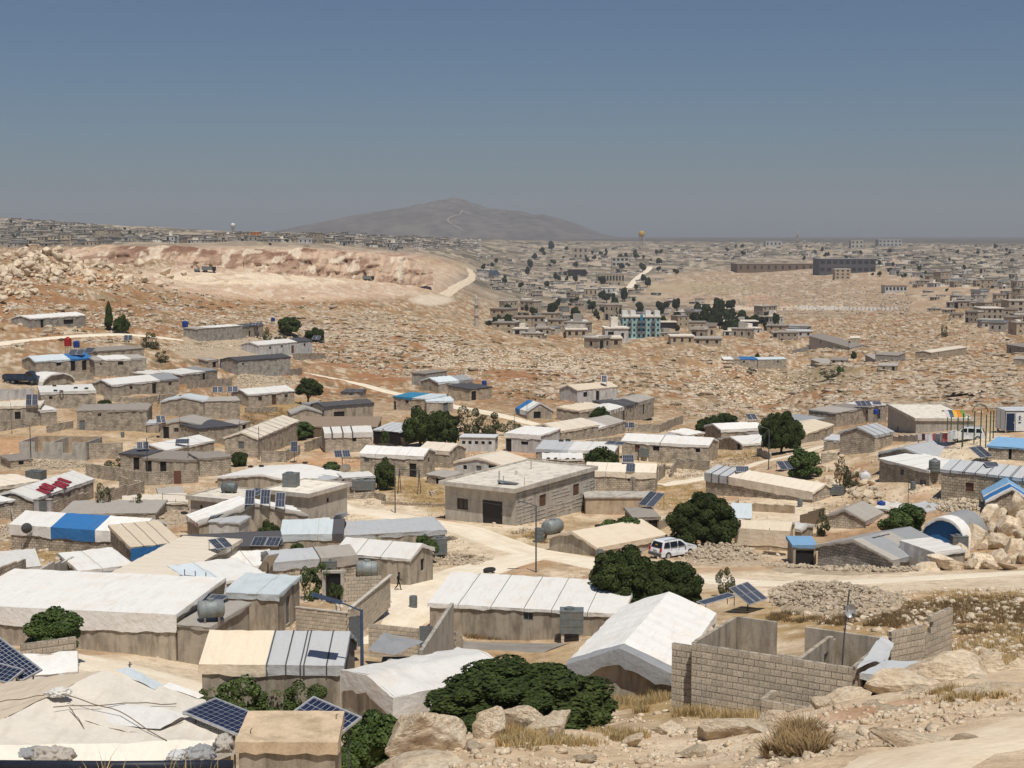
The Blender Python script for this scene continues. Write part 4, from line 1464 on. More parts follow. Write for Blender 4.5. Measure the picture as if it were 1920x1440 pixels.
CROWN = {}
def crown_proto(key,n,leaf,seed,mat,**kw):
 V,T = crown_geo(n,leaf,seed,**kw)
 CROWN[key] = npmesh('crown',V,T,mat)
for i in range(3):
 crown_proto('big%d' % i,34000,0.052,10 + i,'leafdark',low=-0.42,K=150,br=(.10,.27),spread=.84,deep=.5)
 crown_proto('mid%d' % i,6500,0.085,20 + i,'leafdark',low=-0.5,K=60,br=(.14,.34),spread=.76,deep=.5)
 crown_proto('sml%d' % i,600,0.20,30 + i,'leaffar',low=-0.8,K=7,br=(.35,.6),spread=.6,core=True)
 crown_proto('olive%d' % i,2600,0.075,40 + i,'leafolive',low=-0.95,K=13,br=(.2,.42),spread=.8,deep=.9,core=False)
 crown_proto('bush%d' % i,4200,0.095,50 + i,'leafmid',low=-0.6,K=26,br=(.2,.36),spread=.8,deep=.7)
 crown_proto('vine%d' % i,2600,0.085,60 + i,'leafmid',low=-0.95,K=11,br=(.2,.4),spread=.85,deep=.9,core=False)

def tree(base,w,h,label,proto,trunk=0.3,group='trees of the camp',d=None,lean=0.0,cat='tree',name='broadleaf_tree',trunk_r=None,nl=3):
 """w crown width, h total height, trunk: clear share below the crown"""
 e = empty(name,base,0,label,cat,group)
 me = CROWN[proto]
 ch = h * (1 - trunk)
 low = 0.45 if proto.startswith('big') else 0.55 if proto.startswith('mid') else 0.7
 rz = ch / (1 + low)
 c = link('crown',me,e,(lean,0,h - rz),rnd.uniform(0,6.28))
 c.scale = (w / 2,(d or w) / 2,rz)
 r = trunk_r or max(0.07,w * 0.028)
 b = MB()
 b.tube([(0,0,-.6),(lean * .3,0.03,h * trunk * .7),(lean * .7,0,h * trunk + rz * .35)],[r * 1.35,r,r * .7],8)
 for k in range(nl):
  a = k * 2 * PI / nl + rnd.uniform(-.5,.5)
  b.tube([(lean * .3,0,h * trunk * .6),(lean * .6 + math.cos(a) * w * .14,math.sin(a) * w * .14,h * trunk + rz * .25),(lean + math.cos(a) * w * .3,math.sin(a) * w * .3,h * trunk + rz * .75)],[r * .75,r * .55,r * .3],6)
 b.obj('trunk','bark',e)
 return e

def treepx(cx,by,wpx,hpx,label,proto,trunk=0.25,group='trees of the camp',lean=0.0,**kw):
 p = pick(cx,by)
 s = F / (p.y * CP - p.z * SP)
 return tree(p,wpx / s,hpx / s,label,proto,trunk,group,lean=lean,**kw)

# ------------------------------------------------------------------ the houses of the camp (corner positions are ground points of the view)
G1 = 'block and tarpaulin shelters of the camp'
# --- nearest rows
house('bluewhite','long block house under a white, blue and white striped tarpaulin',(22,1031),(257,1040),48,5.0,'gx',rise=0.85,skirt=1.0,stripes=[('W',.33),('B',.35),('W',.32)],right='d.5:1.0x1.9',amp=0.035,wall='block')
house('bluewall','low house with cream striped roof over a bright blue tarpaulin wall',(248,1076),(340,1072),50,6.5,'flat','C',rise=0.7,skirt=0.12,skirtcol=('B',1.0),straps=(.25,.5,.75),strapw=.04)
house('darklong','long low roof of dark charcoal sheeting between the white tents',(344,1064),(530,1060),34,6.0,'gx','D',rise=0.6,skirt=0.25,amp=0.03)
house('bluishtent','pale bluish tent roof with dark ropes and a dark end strip',(528,1034),(642,1036),32,5.0,'gx',rise=0.9,skirt=0.7,stripes=[('P',.82),('D',.18)],amp=0.04,wall='plaster')
house('creamgable','tall stained block house with cream white gable roof beside the walking person',(628,1086),(768,1098),50,4.6,'gx',rise=0.8,skirt=0.18,stripes=[('V',1)],straps=(.3,.62),strapw=.03,right='o.55:0.7x1.0@0.7',wall='plaster')
house('greylong','long flat shelter with rumpled pale grey sheeting behind the cream gabled house',(645,1034),(835,1036),30,5.0,'flat','L',rise=0.3,skirt=0.45,amp=0.07,wall='plaster')
house('greytents','low shelter under sagging grey tarpaulins above the vine yard',(515,1092),(668,1092),38,4.0,'gx',rise=0.5,skirt=0.75,stripes=[('L',.55),('N',.45)],amp=0.07,straps=(.55,))
house('whitebump','small shelter under bumpy bright white sheeting beside the dark roof',(448,1088),(528,1085),24,4.5,'flat','W',rise=0.3,skirt=0.6,amp=0.12)
house('creamstrip','long narrow cream roof running away between the white roofs',(312,1118),(452,1072),26,5.0,'flat','E',rise=0.1,skirt=0.3,amp=0.04,wall='plaster')
house('whitealley','flat white roof patched with pale blue beside the pole frame',(372,1120),(500,1110),24,6.0,'flat','W',rise=0.2,skirt=0.3,stripes=[('P',.4),('W',.6)],amp=0.06)
house('longwhite','big long house with stained white tarpaulin roof above the sandy alley',(-90,1204),(330,1240),72,7.6,'flat','W',rise=0.35,skirt=1.05,amp=0.035,wall='plaster')
house('endblock','bare rendered room at the end of the long white house',(334,1240),(392,1250),70,5.2,'flat','N',rise=0.15,skirt=0.1,amp=0.05,wall='plaster',right='o.4:0.7x0.7@0.7')
house('cornerroom','stained block room with white tarpaulin roof and a grey door on its side',(420,1180),(522,1190),70,4.6,'flat','P',rise=0.2,skirt=0.4,amp=0.06,wall='plaster',right='g.45:0.9x1.9')
house('flatleft','flat white roof behind the sloping block wall at the left edge',(-60,1098),(75,1096),26,6.5,'flat','W',rise=0.0,skirt=0.3,amp=0.04)
house('flatleftb','flat white roof with a rumpled dark cloth hanging over its front',(150,1100),(250,1094),30,6.5,'flat','W',rise=0.1,skirt=0.3,amp=0.05,skirtcol=('G',.8))
house('greystripe','house with half cream and half grey strapped tarpaulin roof behind the blue lamp',(380,1324),(642,1346),80,4.4,'gx',rise=1.05,skirt=0.55,stripes=[('C',.46),('L',.54)],straps=(.47,.60,.70,.725,.88),wall='plaster',amp=0.04,strapw=.07)
house('panelwhite','long low house with a white roof of six wide panels above the asphalt',(806,1180,98),(1166,1203,95),50,6.0,'flat','W',rise=0.75,skirt=0.26,straps=(.16,.33,.50,.64,.82),strapw=.035,front='w.52:0.7x0.6@1.05',wall='plaster',amp=0.03,right='o.5')
house('bigtent','large white tent roof with a rumpled grey front beside the unfinished house',(1078,1296,69),(1252,1302,67.6),54,11.0,'gy',rise=1.0,skirt=0.35,over=0.4,stripes=[('G',.09),('W',.91)],wall='plaster',amp=0.06,flap=0.8)
house('lowwhite','low white tarpaulin roof half hidden behind the dark round tree',(740,1336,62),(960,1318,65.5),30,4.8,'gx','W',rise=0.4,skirt=1.0,amp=0.09,wall='plaster',flap=.9)
# --- second rows, left
house('tanedge','flat tan sheeted roof at the left edge below the grey box tank',(-40,950),(76,938),32,6.0,'flat','E',rise=0.25,skirt=0.4,amp=0.08)
house('redtiles','white roofed house carrying six dark red sheets beside the gate posts',(62,964),(176,934),28,5.4,'gx','W',rise=0.9,skirt=0.35,amp=0.05,right='o.5')
house('smallporch','small white porch roof beside the house with red sheets',(-20,975),(28,968),30,4.0,'flat','W',rise=0.2,skirt=0.2,front='o.5')
house('greyflat','wide flat roof of grey brown sheeting behind the blue and white house',(112,984),(292,982),20,7.0,'flat','N',rise=0.15,skirt=0.2,amp=0.05)
house('slableft','concrete slab roofed house carrying a barrel tank and a solar heater',(358,984),(440,990),48,6.0,'slab',wall='render',over=0.35,parapet=0.14,front='o.25:0.3x0.35@1.9',topmat='roofslab',slabt=0.3)
house('slabright','higher concrete slab roofed house carrying a dark box tank',(499,976),(578,984),52,7.5,'slab',wall='render',over=0.4,parapet=0.14,front='o.5:0.8x0.8@1.2',right='o.5:0.4x0.5@1.9',topmat='roofslab',slabt=0.3)
house('peaktent','tent roof with grey rumpled sides below three blue solar panels',(374,1010),(576,1000),28,5.0,'gy',rise=1.5,skirt=0.5,stripes=[('N',.25),('W',.75)],amp=0.1,wall='plaster')
house('palebox','small pale rendered room in front of the peaked tent',(392,1012),(448,1014),34,3.0,'flat','L',rise=0.1,skirt=0.15,wall='white')
house('tyreroof','very wide white roof held down by four tyres above the slab roofs',(408,921),(582,934),27,9.0,'gy','W',rise=0.8,skirt=0.25,amp=0.03,wall='plaster')
house('annexroof','small white roofed annex with a hanging torn sheet beside the wide white roof',(584,934),(640,926),28,5.0,'flat','L',rise=0.1,skirt=0.7,amp=0.12,wall='plaster')
house('tankhut','little hut with bright white rumpled roof behind the long metal tank',(645,926),(702,924),30,3.4,'flat','W',rise=0.1,skirt=0.2,amp=0.08)
house('greyroofyard','grey brown flat roofed house behind the long yard wall',(268,889),(378,893),30,6.0,'flat','K',rise=0.2,skirt=0.3,amp=0.04,wall='plaster',front='d.1 d.35')
house('archend','block room with a curved broken front at the end of the yard wall',(375,894),(434,890),34,5.0,'flat','K',rise=0.1,skirt=0.25,wall='block')
house('darkshed','dark tarpaulin shed with a tilted pair of panels on its roof',(226,882),(276,886),32,4.0,'flat','D',rise=0.1,skirt=0.3,front='d.6')
house('whitegable','bright white low gabled roof with a dark panel standing before it',(312,864),(402,850),20,6.0,'gx','W',rise=0.7,skirt=0.25,amp=0.03)
house('wavyroof','wide house with wavy grey brown roof and a grey metal door',(145,806),(277,810),36,7.0,'flat','K',rise=0.3,skirt=0.3,amp=0.12,front='g.07:0.9x1.6 w.32:0.6x0.5')
house('greygable','low house with pale grey gable roof behind the white gabled roof',(300,822),(378,826),26,7.5,'gy','N',rise=0.7,skirt=0.2,wall='plaster',front='d.15 w.4')
house('blackroof','dark flat roof with an open block side wall behind the pale grey gable',(374,834),(446,828),30,7.5,'flat','D',rise=0.2,skirt=0.3,right='d.3')
house('twopart','block house with light blue grey gabled sheeting beside the flat annex',(302,778),(384,784),26,6.0,'gy',rise=0.8,stripes=[('L',.4),('P',.6)],skirt=0.3,amp=0.08)
house('panelhouse','block house carrying four panels above and three on its front wall',(384,785),(450,786),32,6.0,'flat','N',rise=0.1,skirt=0.12,amp=0.05)
house('brightlong','long house with bright white roof and brown door left of the round tree',(466,764),(552,757),24,6.0,'gx','W',rise=0.8,skirt=0.25,front='w.25:0.8x0.8 b.55 w.82',amp=0.03)
house('whitedoor','long block house with white roof ending in dark solar sheets',(210,746),(336,738),24,6.0,'gx',rise=0.9,skirt=0.3,stripes=[('W',.7),('G',.3)],front='w.28:0.7x0.6 d.62 w.86',amp=0.03)
house('sagroof','house with a sagging white roof and dark corrugated end near the blue barrel',(340,722),(408,719),20,6.0,'flat',rise=0.4,skirt=0.35,stripes=[('W',.65),('G',.35)],amp=0.09,front='d.62')
house('bluetarpleft','block house with pale roof and blue tarpaulin below the red tank',(67,700),(174,697),22,6.0,'gx',rise=0.9,skirt=0.3,stripes=[('P',.6),('B',.4)],front='o.4:1.0x0.6 d.65 d.85',amp=0.06)
house('topright','block house with white gable and a dark shuttered window right of the blue tarpaulin',(178,706),(275,706),30,6.0,'flat',rise=0.4,skirt=0.35,stripes=[('N',.2),('W',.5),('N',.3)],amp=0.09,front='o.5:1.1x0.6 o.12:0.4x0.4')
house('greyback','plain grey roofed house on the slope behind the red tank',(182,674),(270,670),15,6.0,'flat','K',rise=0.3,skirt=0.2)
house('tyrewhite','white sheeted block house with five dark tyres on its roof',(77,766),(180,768),30,8.0,'flat','W',rise=0.35,skirt=0.5,amp=0.05,front='o.18:0.6x0.5@1.6')
house('archwhite','small white rounded tent behind the roof with five tyres',(80,724),(140,722),20,5.0,'arch','W',amp=0.05,wall='plaster',rise=.2)
house('tancorner','house with tan roof and hanging mats at the left edge above the block wall',(-30,795),(76,796),32,6.0,'flat','E',rise=0.2,skirt=0.3,amp=0.06,wall='plaster',front='d.6')
house('whitecorner','small block room with sagging white roof beside the tilted panels',(77,798),(107,797),28,5.0,'flat','W',rise=0.2,skirt=0.4,amp=0.1)
house('lonewhite','lone white tented house with a wide dark opening on the upper left slope',(58,617),(161,612),19,6.0,'gx',rise=0.7,skirt=0.3,stripes=[('W',1)],front='d.2 o.68:3.2x1.0@0.5',wall='greyblock',amp=0.1)
house('longgrey','pale grey walled enclosure with white covers beside the dark dome trees',(372,641),(455,639),25,5.0,'flat',rise=0.1,skirt=0.15,stripes=[('N',.3),('W',.7)],wall='greyblock',amp=0.08)
house('solarshed','dark shed with a solar sheet roof next to the pale enclosure',(457,636),(494,634),22,5.0,'flat','D',rise=0.2,skirt=0.15,front='d.3 o.7')
house('whitewashed','whitewashed house with a bright roof and dark lean to below the dome trees',(486,669),(586,668),21,6.0,'gx',rise=0.7,skirt=0.2,stripes=[('W',.7),('D',.3)],wall='white',front='w.2 s.42 b.62 o.85',amp=0.06)
house('darkgable','grey walled house with dark tattered gable roof right of the tall blue barrel',(446,704),(545,703),26,6.0,'gx','D',rise=0.6,skirt=0.25,wall='greyblock',amp=0.07,front='o.1:0.5x0.5')
# --- middle left
house('brownlong','long brown sheet roof behind the strapped white house',(556,820),(706,820),20,6.5,'flat','R',rise=0.9,skirt=0.15,amp=0.025,wall='wood')
house('strapwhite','white roofed house with two black bands beside the dark open canopy',(610,849),(698,846),36,4.6,'gx',rise=0.7,skirt=0.75,stripes=[('V',1)],straps=(.16,.38,.58),strapw=.22,front='o.62:0.6x0.6@1.6',amp=0.04)
house('canopy','open sided canopy with pale seamed sheet roof and dark inside',(700,832),(748,836),26,5.0,'flat','L',rise=0.7,skirt=0.12,straps=(.2,.45,.7),strapw=.06,wall='dark',amp=0.03)  # solid near-black walls stand in for the shade under the open roof
house('creamribs','cream ribbed roof running back from a block gable with a shuttered window',(484,858),(560,826),36,5.2,'gx',rise=0.9,skirt=0.2,stripes=[('E',1)],straps=(.12,.25,.38,.5,.62,.75,.88),strapw=.10,left='s.5:0.9x1.1',amp=0.05)
house('greytenta','small grey tent with pale ridge left of the dark tent',(546,790),(604,788),14,5.0,'gy',rise=1.0,stripes=[('G',.2),('N',.8)],skirt=0.6,amp=0.06)
house('darktent','dark charcoal tent with blue cloth showing in its doorway',(608,786),(700,784),24,5.0,'gx','D',rise=0.5,skirt=0.6,amp=0.08,wall='plaster',front='d.3:2.2x1.2')
house('tealroof','stone walled house with teal edged roof above the twin dark trees',(738,768),(802,772),25,6.0,'flat',rise=0.3,skirt=0.3,stripes=[('T',.55),('P',.45)],wall='stone',front='w.4 d.04:0.5x1.7',amp=0.04)
house('palepanel','pale sheeted annex with three leaning panels beside the teal edged house',(800,774),(850,772),22,6.0,'flat','P',rise=0.2,skirt=0.3,wall='plaster',front='g.7',amp=0.05)
house('blockhut','tiny square block hut with a black doorway on the hillside',(799,724),(838,721),24,4.0,'flat','K',rise=0.1,skirt=0.1,front='d.52',wall='greyblock')
house('barrelwhite','small white barrel vaulted tent among dark sheets on the hillside',(836,752),(880,750),26,5.0,'arch','W',amp=0.02,wall='plaster',rise=.2)
house('greyridge','grey and pale blue tent with ridge behind the barrel vaulted tent',(822,737),(886,730),20,6.0,'gx',rise=0.8,stripes=[('P',.6),('G',.4)],skirt=0.5,amp=0.08)
house('blackshade','black shade roof over an open yard beside the barrel vaulted tent',(880,752),(922,748),22,6.0,'flat','D',rise=0.4,skirt=0.2,wall='stone',front='d.2:1.4x1.9',amp=0.1)
house('bluetent','lone ridge tent with white and blue roof beside the hillside track',(988,785),(1036,787),14,5.0,'gy',rise=1.4,stripes=[('L',.15),('W',.45),('B',.4)],skirt=0.9,amp=0.05,front='d.4:1.4x1.2',wall='plaster')
house('beigehouse','beige tented house with black windows alone at the edge of the rocks',(1082,754),(1158,757),22,5.5,'gx','C',rise=0.9,skirt=0.2,front='o.2:1.1x1.0 d.5',wall='white',amp=0.08)
house('messya','cream tarpaulin shelter behind the small dome tree',(1086,794),(1142,790),24,5.0,'flat','C',rise=0.4,skirt=0.4,amp=0.1)
house('messyb','patched grey and white shelter with ragged dark sheets right of the dome tree',(1144,796),(1226,787),26,6.0,'gx',rise=0.6,stripes=[('W',.3),('D',.3),('N',.4)],skirt=0.7,amp=0.15,front='d.3 d.75')
house('toilets','low white block of latrines with a row of small high windows',(863,847),(928,847),27,3.2,'slab',wall='white',front='o.1:0.5x0.5 o.28:0.5x0.5 o.47:0.5x0.5 o.66:0.5x0.5 o.86:0.5x0.5',over=0.15,parapet=0.0,topmat='whitepaint',slabt=0.1,right='d.6')
house('whitebox','square white tarpaulin house with grey sides behind the latrines',(948,846),(1013,852),34,7.0,'flat','W',rise=0.25,skirt=0.7,amp=0.04,front='d.06 o.55:1.2x0.5@1.2',wall='white')
house('creamtwo','low cream tented roofs behind the square white house',(1052,828),(1122,822),20,7.0,'gx','E',rise=0.9,skirt=0.3,amp=0.06)
house('creamthree','patched pale roof with rolled mats on it right of the cream tents',(1116,822),(1172,812),18,7.0,'gx',rise=0.8,stripes=[('W',.4),('N',.6)],skirt=0.3,amp=0.07)
house('longpale','low wide white roof with a dark panel behind the round bush tree',(1005,872),(1150,882),30,6.5,'flat',rise=0.4,stripes=[('L',.42),('W',.58)],skirt=0.45,amp=0.05,right='o.4')
house('smallwhite','small white roof with four dark weights behind the concrete house',(1018,882),(1092,884),22,3.5,'flat','W',rise=0.3,skirt=0.25)
house('longmess','very long white roof over cluttered walls in the middle of the camp',(1166,860),(1328,868),34,5.5,'gx','W',rise=0.8,skirt=0.4,straps=(.45,),amp=0.04,front='r.18:0.8x1.1 o.4:1.0x0.7 o.88:0.7x0.6',wall='block')
house('whiteback','bright white roof behind the little porch gable and the dome tree',(1352,828),(1432,824),22,6.0,'gx','W',rise=0.7,skirt=0.5,amp=0.03)
house('porchgable','little white gabled porch beside the tall round tree',(1347,842),(1392,844),20,6.0,'gy','W',rise=0.8,skirt=0.3,front='d.85',amp=0.05)
house('arched','white walled house with three black openings under a cream roof',(852,892),(944,900),27,7.0,'gy','E',rise=0.8,skirt=0.25,wall='white',front='o.22:0.6x0.6@1.0 s.5:0.8x0.7@1.0 d.78:1.3x1.9',amp=0.05)
house('trellis','white roofed house with a black doorway behind the pole frame',(676,890),(793,896),40,4.8,'gx','W',rise=0.8,skirt=0.55,front='d.84:1.0x1.95 s.1',right='w.5',amp=0.05)
house('trellisback','cream roofed house just behind the white house with black doorway',(786,874),(842,878),32,4.8,'gx','E',rise=0.8,skirt=0.5,amp=0.05)
house('earthslab','low flat concrete roof above an earth coloured wall',(1098,964),(1223,964),30,3.6,'slab',wall='earthwall',over=0.14,parapet=0.0,topmat='concrete',slabt=0.16)
house('behindbig','cream white roof with a white skirt directly right of the concrete house',(1098,921),(1228,925),38,4.6,'gx','E',rise=0.8,skirt=0.75,straps=(.08,.3,.58),strapw=.03,right='s.5',amp=0.03,front='o.66:0.9x0.6@1.5')
house('creamtent','low cream tent with gabled front beside the barrel tank',(1030,1032),(1120,1044),27,9.0,'gy','C',rise=1.0,skirt=0.45,over=0.15,wall='plaster',amp=0.04)
house('panelshed','brown timber shed with two blue panels leaning on its roof',(1188,1002),(1236,1002),32,4.5,'flat','K',rise=0.2,skirt=0.25,wall='wood',front='d.75',amp=0.05)
house('stripend','long block house with grey strapped end and cream white roof',(1323,928),(1523,943),42,4.2,'gx',rise=0.75,skirt=1.0,stripes=[('L',.24),('E',.76)],straps=(.07,.145,.225),strapw=.16,right='d.5:0.6x1.5',amp=0.035)
house('whitesheet','tilted bluish white sheet roof beside the big round tree',(1372,985),(1408,984),14,6.0,'flat','P',rise=0.5,skirt=0.08,amp=0.02)
house('creambox','cream cloth tent with straight sides beside the stone heap',(1380,1028),(1478,1034),38,4.2,'gx','C',rise=0.45,skirt=1.6,wall='earthwall',amp=0.06)
house('greygablehouse','grey and white striped gable house with solar strip beside the main road',(1533,1062),(1673,1068),40,8.0,'gy',rise=1.15,skirt=0.45,over=0.2,stripes=[('N',.12),('G',.3),('N',.2),('G',.38)],wall='greyblock',amp=0.03)
house('leanto','little blue edged lean to beside the grey striped gable house',(1487,1058),(1530,1060),36,3.0,'flat','A',rise=0.15,skirt=0.25,front='d.5:1.6x1.3',wall='plaster',amp=0.03)
house('coveredcube','cube of goods wrapped in a pale sheet by the roadside',(1690,1062),(1752,1066),48,2.8,'flat','V',rise=0.1,skirt=1.9,wall='plaster',amp=0.09,cat='covered stack',name='covered_stack')
house('archtent','rounded tent with white hood and deep blue doorway by the boulders',(1724,1034),(1812,1036),66,5.0,'arch',stripes=[('W',.35),('G',.65)],wall='tB',amp=0.04,rise=.2)
house('tantents','tan tented roof behind the grey striped gable house',(1545,990),(1622,990),22,5.5,'gy','N',rise=1.0,skirt=0.5,amp=0.06)
house('squarewhite','square block house with bright white roof and grey metal door',(1648,904),(1742,912),44,5.0,'flat','W',rise=0.5,skirt=0.3,straps=(.33,.62),strapw=.03,front='w.47:0.6x0.7 g.88:1.1x1.6',amp=0.03)
house('rightlong','long stone house with grey strapped roof at the right edge',(1764,938),(1960,950),58,5.0,'gx',rise=0.8,skirt=0.25,stripes=[('L',1)],straps=(.10,.22,.235,.34,.45,.56,.665,.68,.78,.9),strapw=.08,wall='stone',front='r.28:0.9x0.95@1.3',amp=0.03)
house('corrugated','large house with grey corrugated roof and banded side wall',(1650,890),(1742,868),42,9.0,'gy','L',rise=0.9,skirt=0.9,over=0.2,straps=(.1,.2,.3,.4,.5,.6,.7,.8,.9),strapw=.035,amp=0.02,wall='block')
house('sacksgable','patched grey gable roof with white sacks stuffed under it',(1574,854),(1640,848),44,5.0,'gy',rise=0.9,stripes=[('L',1)],straps=(.2,.5,.8),strapw=.08,skirt=0.3,amp=0.05)
house('concretehut','smooth grey rendered house with flat slab roof by the coloured shades',(1664,806),(1717,812),44,9.5,'slab',wall='render',over=0.25,parapet=0.16,front='o.38:0.9x0.8@0.9',topmat='roofslab',slabt=0.3)
house('panelback','flat roofed block house under the tilted blue panels',(1567,800),(1662,790),26,6.0,'flat',rise=0.2,skirt=0.2,stripes=[('N',.4),('K',.3),('W',.3)],front='o.6 d.85')
house('bluesheet','block house with pale blue sheet roof at the right edge',(1852,862),(1945,866),26,5.0,'flat','A',rise=0.4,skirt=0.15,wall='block',front='d.45:0.35x1.6',amp=0.03)
house('blueridge','gable end with blue and white striped ridge roof at the right edge',(1850,968),(1940,966),28,6.0,'gy',rise=1.5,stripes=[('W',.1),('B',.3),('W',.12),('A',.48)],skirt=0.35,over=.2,wall='stone',amp=0.06)
house('creamdip','low cream roof with dark slots right of the tall round tree',(1503,832),(1562,822),16,7.0,'gx','C',rise=0.7,skirt=0.25,amp=0.05)
house('greyhump','grey rounded roof behind the low cream roof',(1496,806),(1548,800),12,6.0,'flat','G',rise=0.3,skirt=0.4,amp=0.1)
# --- small sheds squeezed between
for i,(A,B,he,W,rf,tp,lab) in enumerate((((1640,966),(1690,962),14,3,'flat','V','low shed under white sheets behind the green bush'),((1696,962),(1736,962),12,3,'flat','L','small flat pale shed right of the white sheets'),((590,776),(616,772),16,3,'flat','G','tiny grey shed behind the dark tent'),((440,812),(470,806),16,3.5,'flat','N','small lean to left of the cream ribbed roof'),((276,812),(298,812),18,3,'flat','L','small pale lean to right of the wavy roof'),
 ((20,880),(60,876),16,4,'flat','K','low brown shed above the tan roof at the left'),((300,948),(345,946),20,3.5,'flat','N','rubble walled shed left of the slab house'),((585,1010),(625,1008),24,3.5,'gx','V','small white tent between the peaked tent and the tall panels'),((845,868),(862,868),18,3,'flat','W','tiny white hut left of the latrines'),((1130,770),(1165,772),14,3,'flat','D','dark shade beside the beige house'),
 ((1240,842),(1290,838),14,4,'flat','L','pale shed behind the very long white roof'),((1290,832),(1320,828),16,4,'flat','W','small white roof left of the dome tree'),((1430,836),(1460,832),16,4,'flat','K','brown shed at the foot of the tall round tree'),((1545,846),(1572,842),22,3.5,'flat','L','narrow grey shed left of the patched grey gable'),((640,745),(676,748),10,4,'flat','D','dark low shed beside the hillside track'),
 ((390,690),(410,690),14,3,'flat','N','tiny block hut left of the big blue tank'),((280,716),(312,714),14,4,'flat','V','small pale roof above the long white roofed house'),((20,770),(60,770),14,4,'gx','C','little cream tent above the tan roof with mats'),((800,905),(836,910),16,3,'flat','N','low block store left of the concrete house'),((1470,1010),(1500,1012),22,3,'gx','V','small pale tent between the cream cloth tent and the lean to'),
 ((300,1130),(350,1122),16,3,'flat','K','brown sheet roof in the gap behind the long white house'),((470,1128),(530,1122),18,3,'flat','V','white sheet between the alley roof and the vine yard'))):
 house('s%d' % i,lab,A,B,he,W,rf,tp,rise=.3,skirt=.3,amp=.1,wall=('block','plaster','stone')[i % 3],front=('d.6','','o.5')[i % 3])
# --- across the gully
for a in (
 ('gullyblue','far shelter half covered by a bright blue sheet across the gully',(1357,686,508),(1420,686,508),12,6,'flat',dict(stripes=[('W',.3),('K',.2),('B',.5)],front='o.6')),
 ('gullypale','far pale shelter joined to the blue sheeted one',(1421,685,509),(1474,683,511),11,6,'gx',dict(tarp='P',front='o.7')),
 ('gullygrey','far grey roofed house with a shaded porch in the rocks',(1520,684),(1556,683),11,7,'gx',dict(tarp='N',front='o.5')),
 ('gullyporch','far block annex with dark openings beside the grey roofed house',(1557,683),(1588,681),10,6,'flat',dict(tarp='K',front='d.2 d.7')),
 ('gullyroofless','far grey block house with dark flat roof across the gully',(1641,679),(1682,679),14,8,'flat',dict(tarp='K',wall='greyblock')),
 ('gullywall','far tan walled yard room beside the dark flat roof',(1622,678),(1640,678),13,6,'flat',dict(tarp='N',wall='stone')),
 ('gullylow','far small block hut with a pale roof below the dark flat roof',(1646,696),(1682,695),11,5,'flat',dict(tarp='N',front='o.3 d.8')),
 ('gullytan','far tan house with white edged roof beside the asphalt track',(1746,673),(1812,666),12,6,'gx',dict(tarp='E',front='o.2',wall='stone')),
 ('gullydark','far dark roofed block house at the right edge of the hillside',(1887,662),(1935,664),16,7,'flat',dict(tarp='K',front='d.15 o.5')),
 ('gullyright','far block walls stepped into the slope at the right edge',(1900,684),(1940,684),12,6,'flat',dict(tarp='N')),
):
 kw = dict(rise=0.5,skirt=0.2); kw.update(a[7])
 house(a[0],a[1],a[2],a[3],a[4],a[5],a[6],group='houses across the gully',cat='house',name='small_house',**kw)
house('warehouse','long grey workshop with green roof across the gully',(1517,650),(1594,656),20,10,'gx','K',rise=1.2,skirt=0.15,wall='render',front='o.3:1.6x1.2 g.75:4x4',group='houses across the gully',cat='workshop',name='workshop')
house('grbuilding','tan block with folded front beside the long grey workshop',(1594,652),(1612,650),18,8,'flat','E',rise=0.4,skirt=0.1,wall='stone',group='houses across the gully',cat='house',name='small_house')

# ------------------------------------------------------------------ the large concrete house
def big_house():
 house('big','large plain concrete block house with a flat roof and black gate',(835,974),(968,986),66,17.5,'slab',wall='render',over=0.3,over2=0.85,slabt=0.25,parapet=0.22,
          front='w.25:1.45x1.25@1.35 k.67:2.6x2.75',right='r.32:1.5x1.35@1.5 r.75:1.5x1.35@1.6',topmat='roofslab',cat='house',name='concrete_house',group='concrete houses')
 H_ = HOUSES['big']; e = H_.e
 # rough unplastered courses of the long right side
 b = MB(); z = 0.0
 # rows of cement ridges
 for z in np.arange(0.3,H_.h - .1,0.42):
  y = 0.0
  while y < H_.W - .3:
   l = min(rnd.uniform(0.9,2.6),H_.W - y)
   op = any(abs(z - 2.15) < 0.95 and abs(y + l / 2 - q * H_.W) < 1.4 + l / 2 for q in (.32,.75))
   if not op:
    b.box(H_.L + 0.004,H_.L + 0.036 + rnd.uniform(0,.012),y + .02,y + l - .02,z - .03 + rnd.uniform(-.05,.05),z + .03 + rnd.uniform(-.02,.08))
   y += l + rnd.uniform(0,.5)
 b.obj('rough_courses','render',e)
 return H_
big_house()

# ------------------------------------------------------------------ walls of single concrete blocks
BLK = []
for i in range(6):
 rs = np.random.RandomState(i)
 b = MB(); b.box(-.5,.5,-.5,.5,-.5,.5)
 b.v = [tuple(np.array(p) + rs.uniform(-.022,.022,3)) for p in b.v]
 BLK.append(b.mesh('concrete_block','bk'))

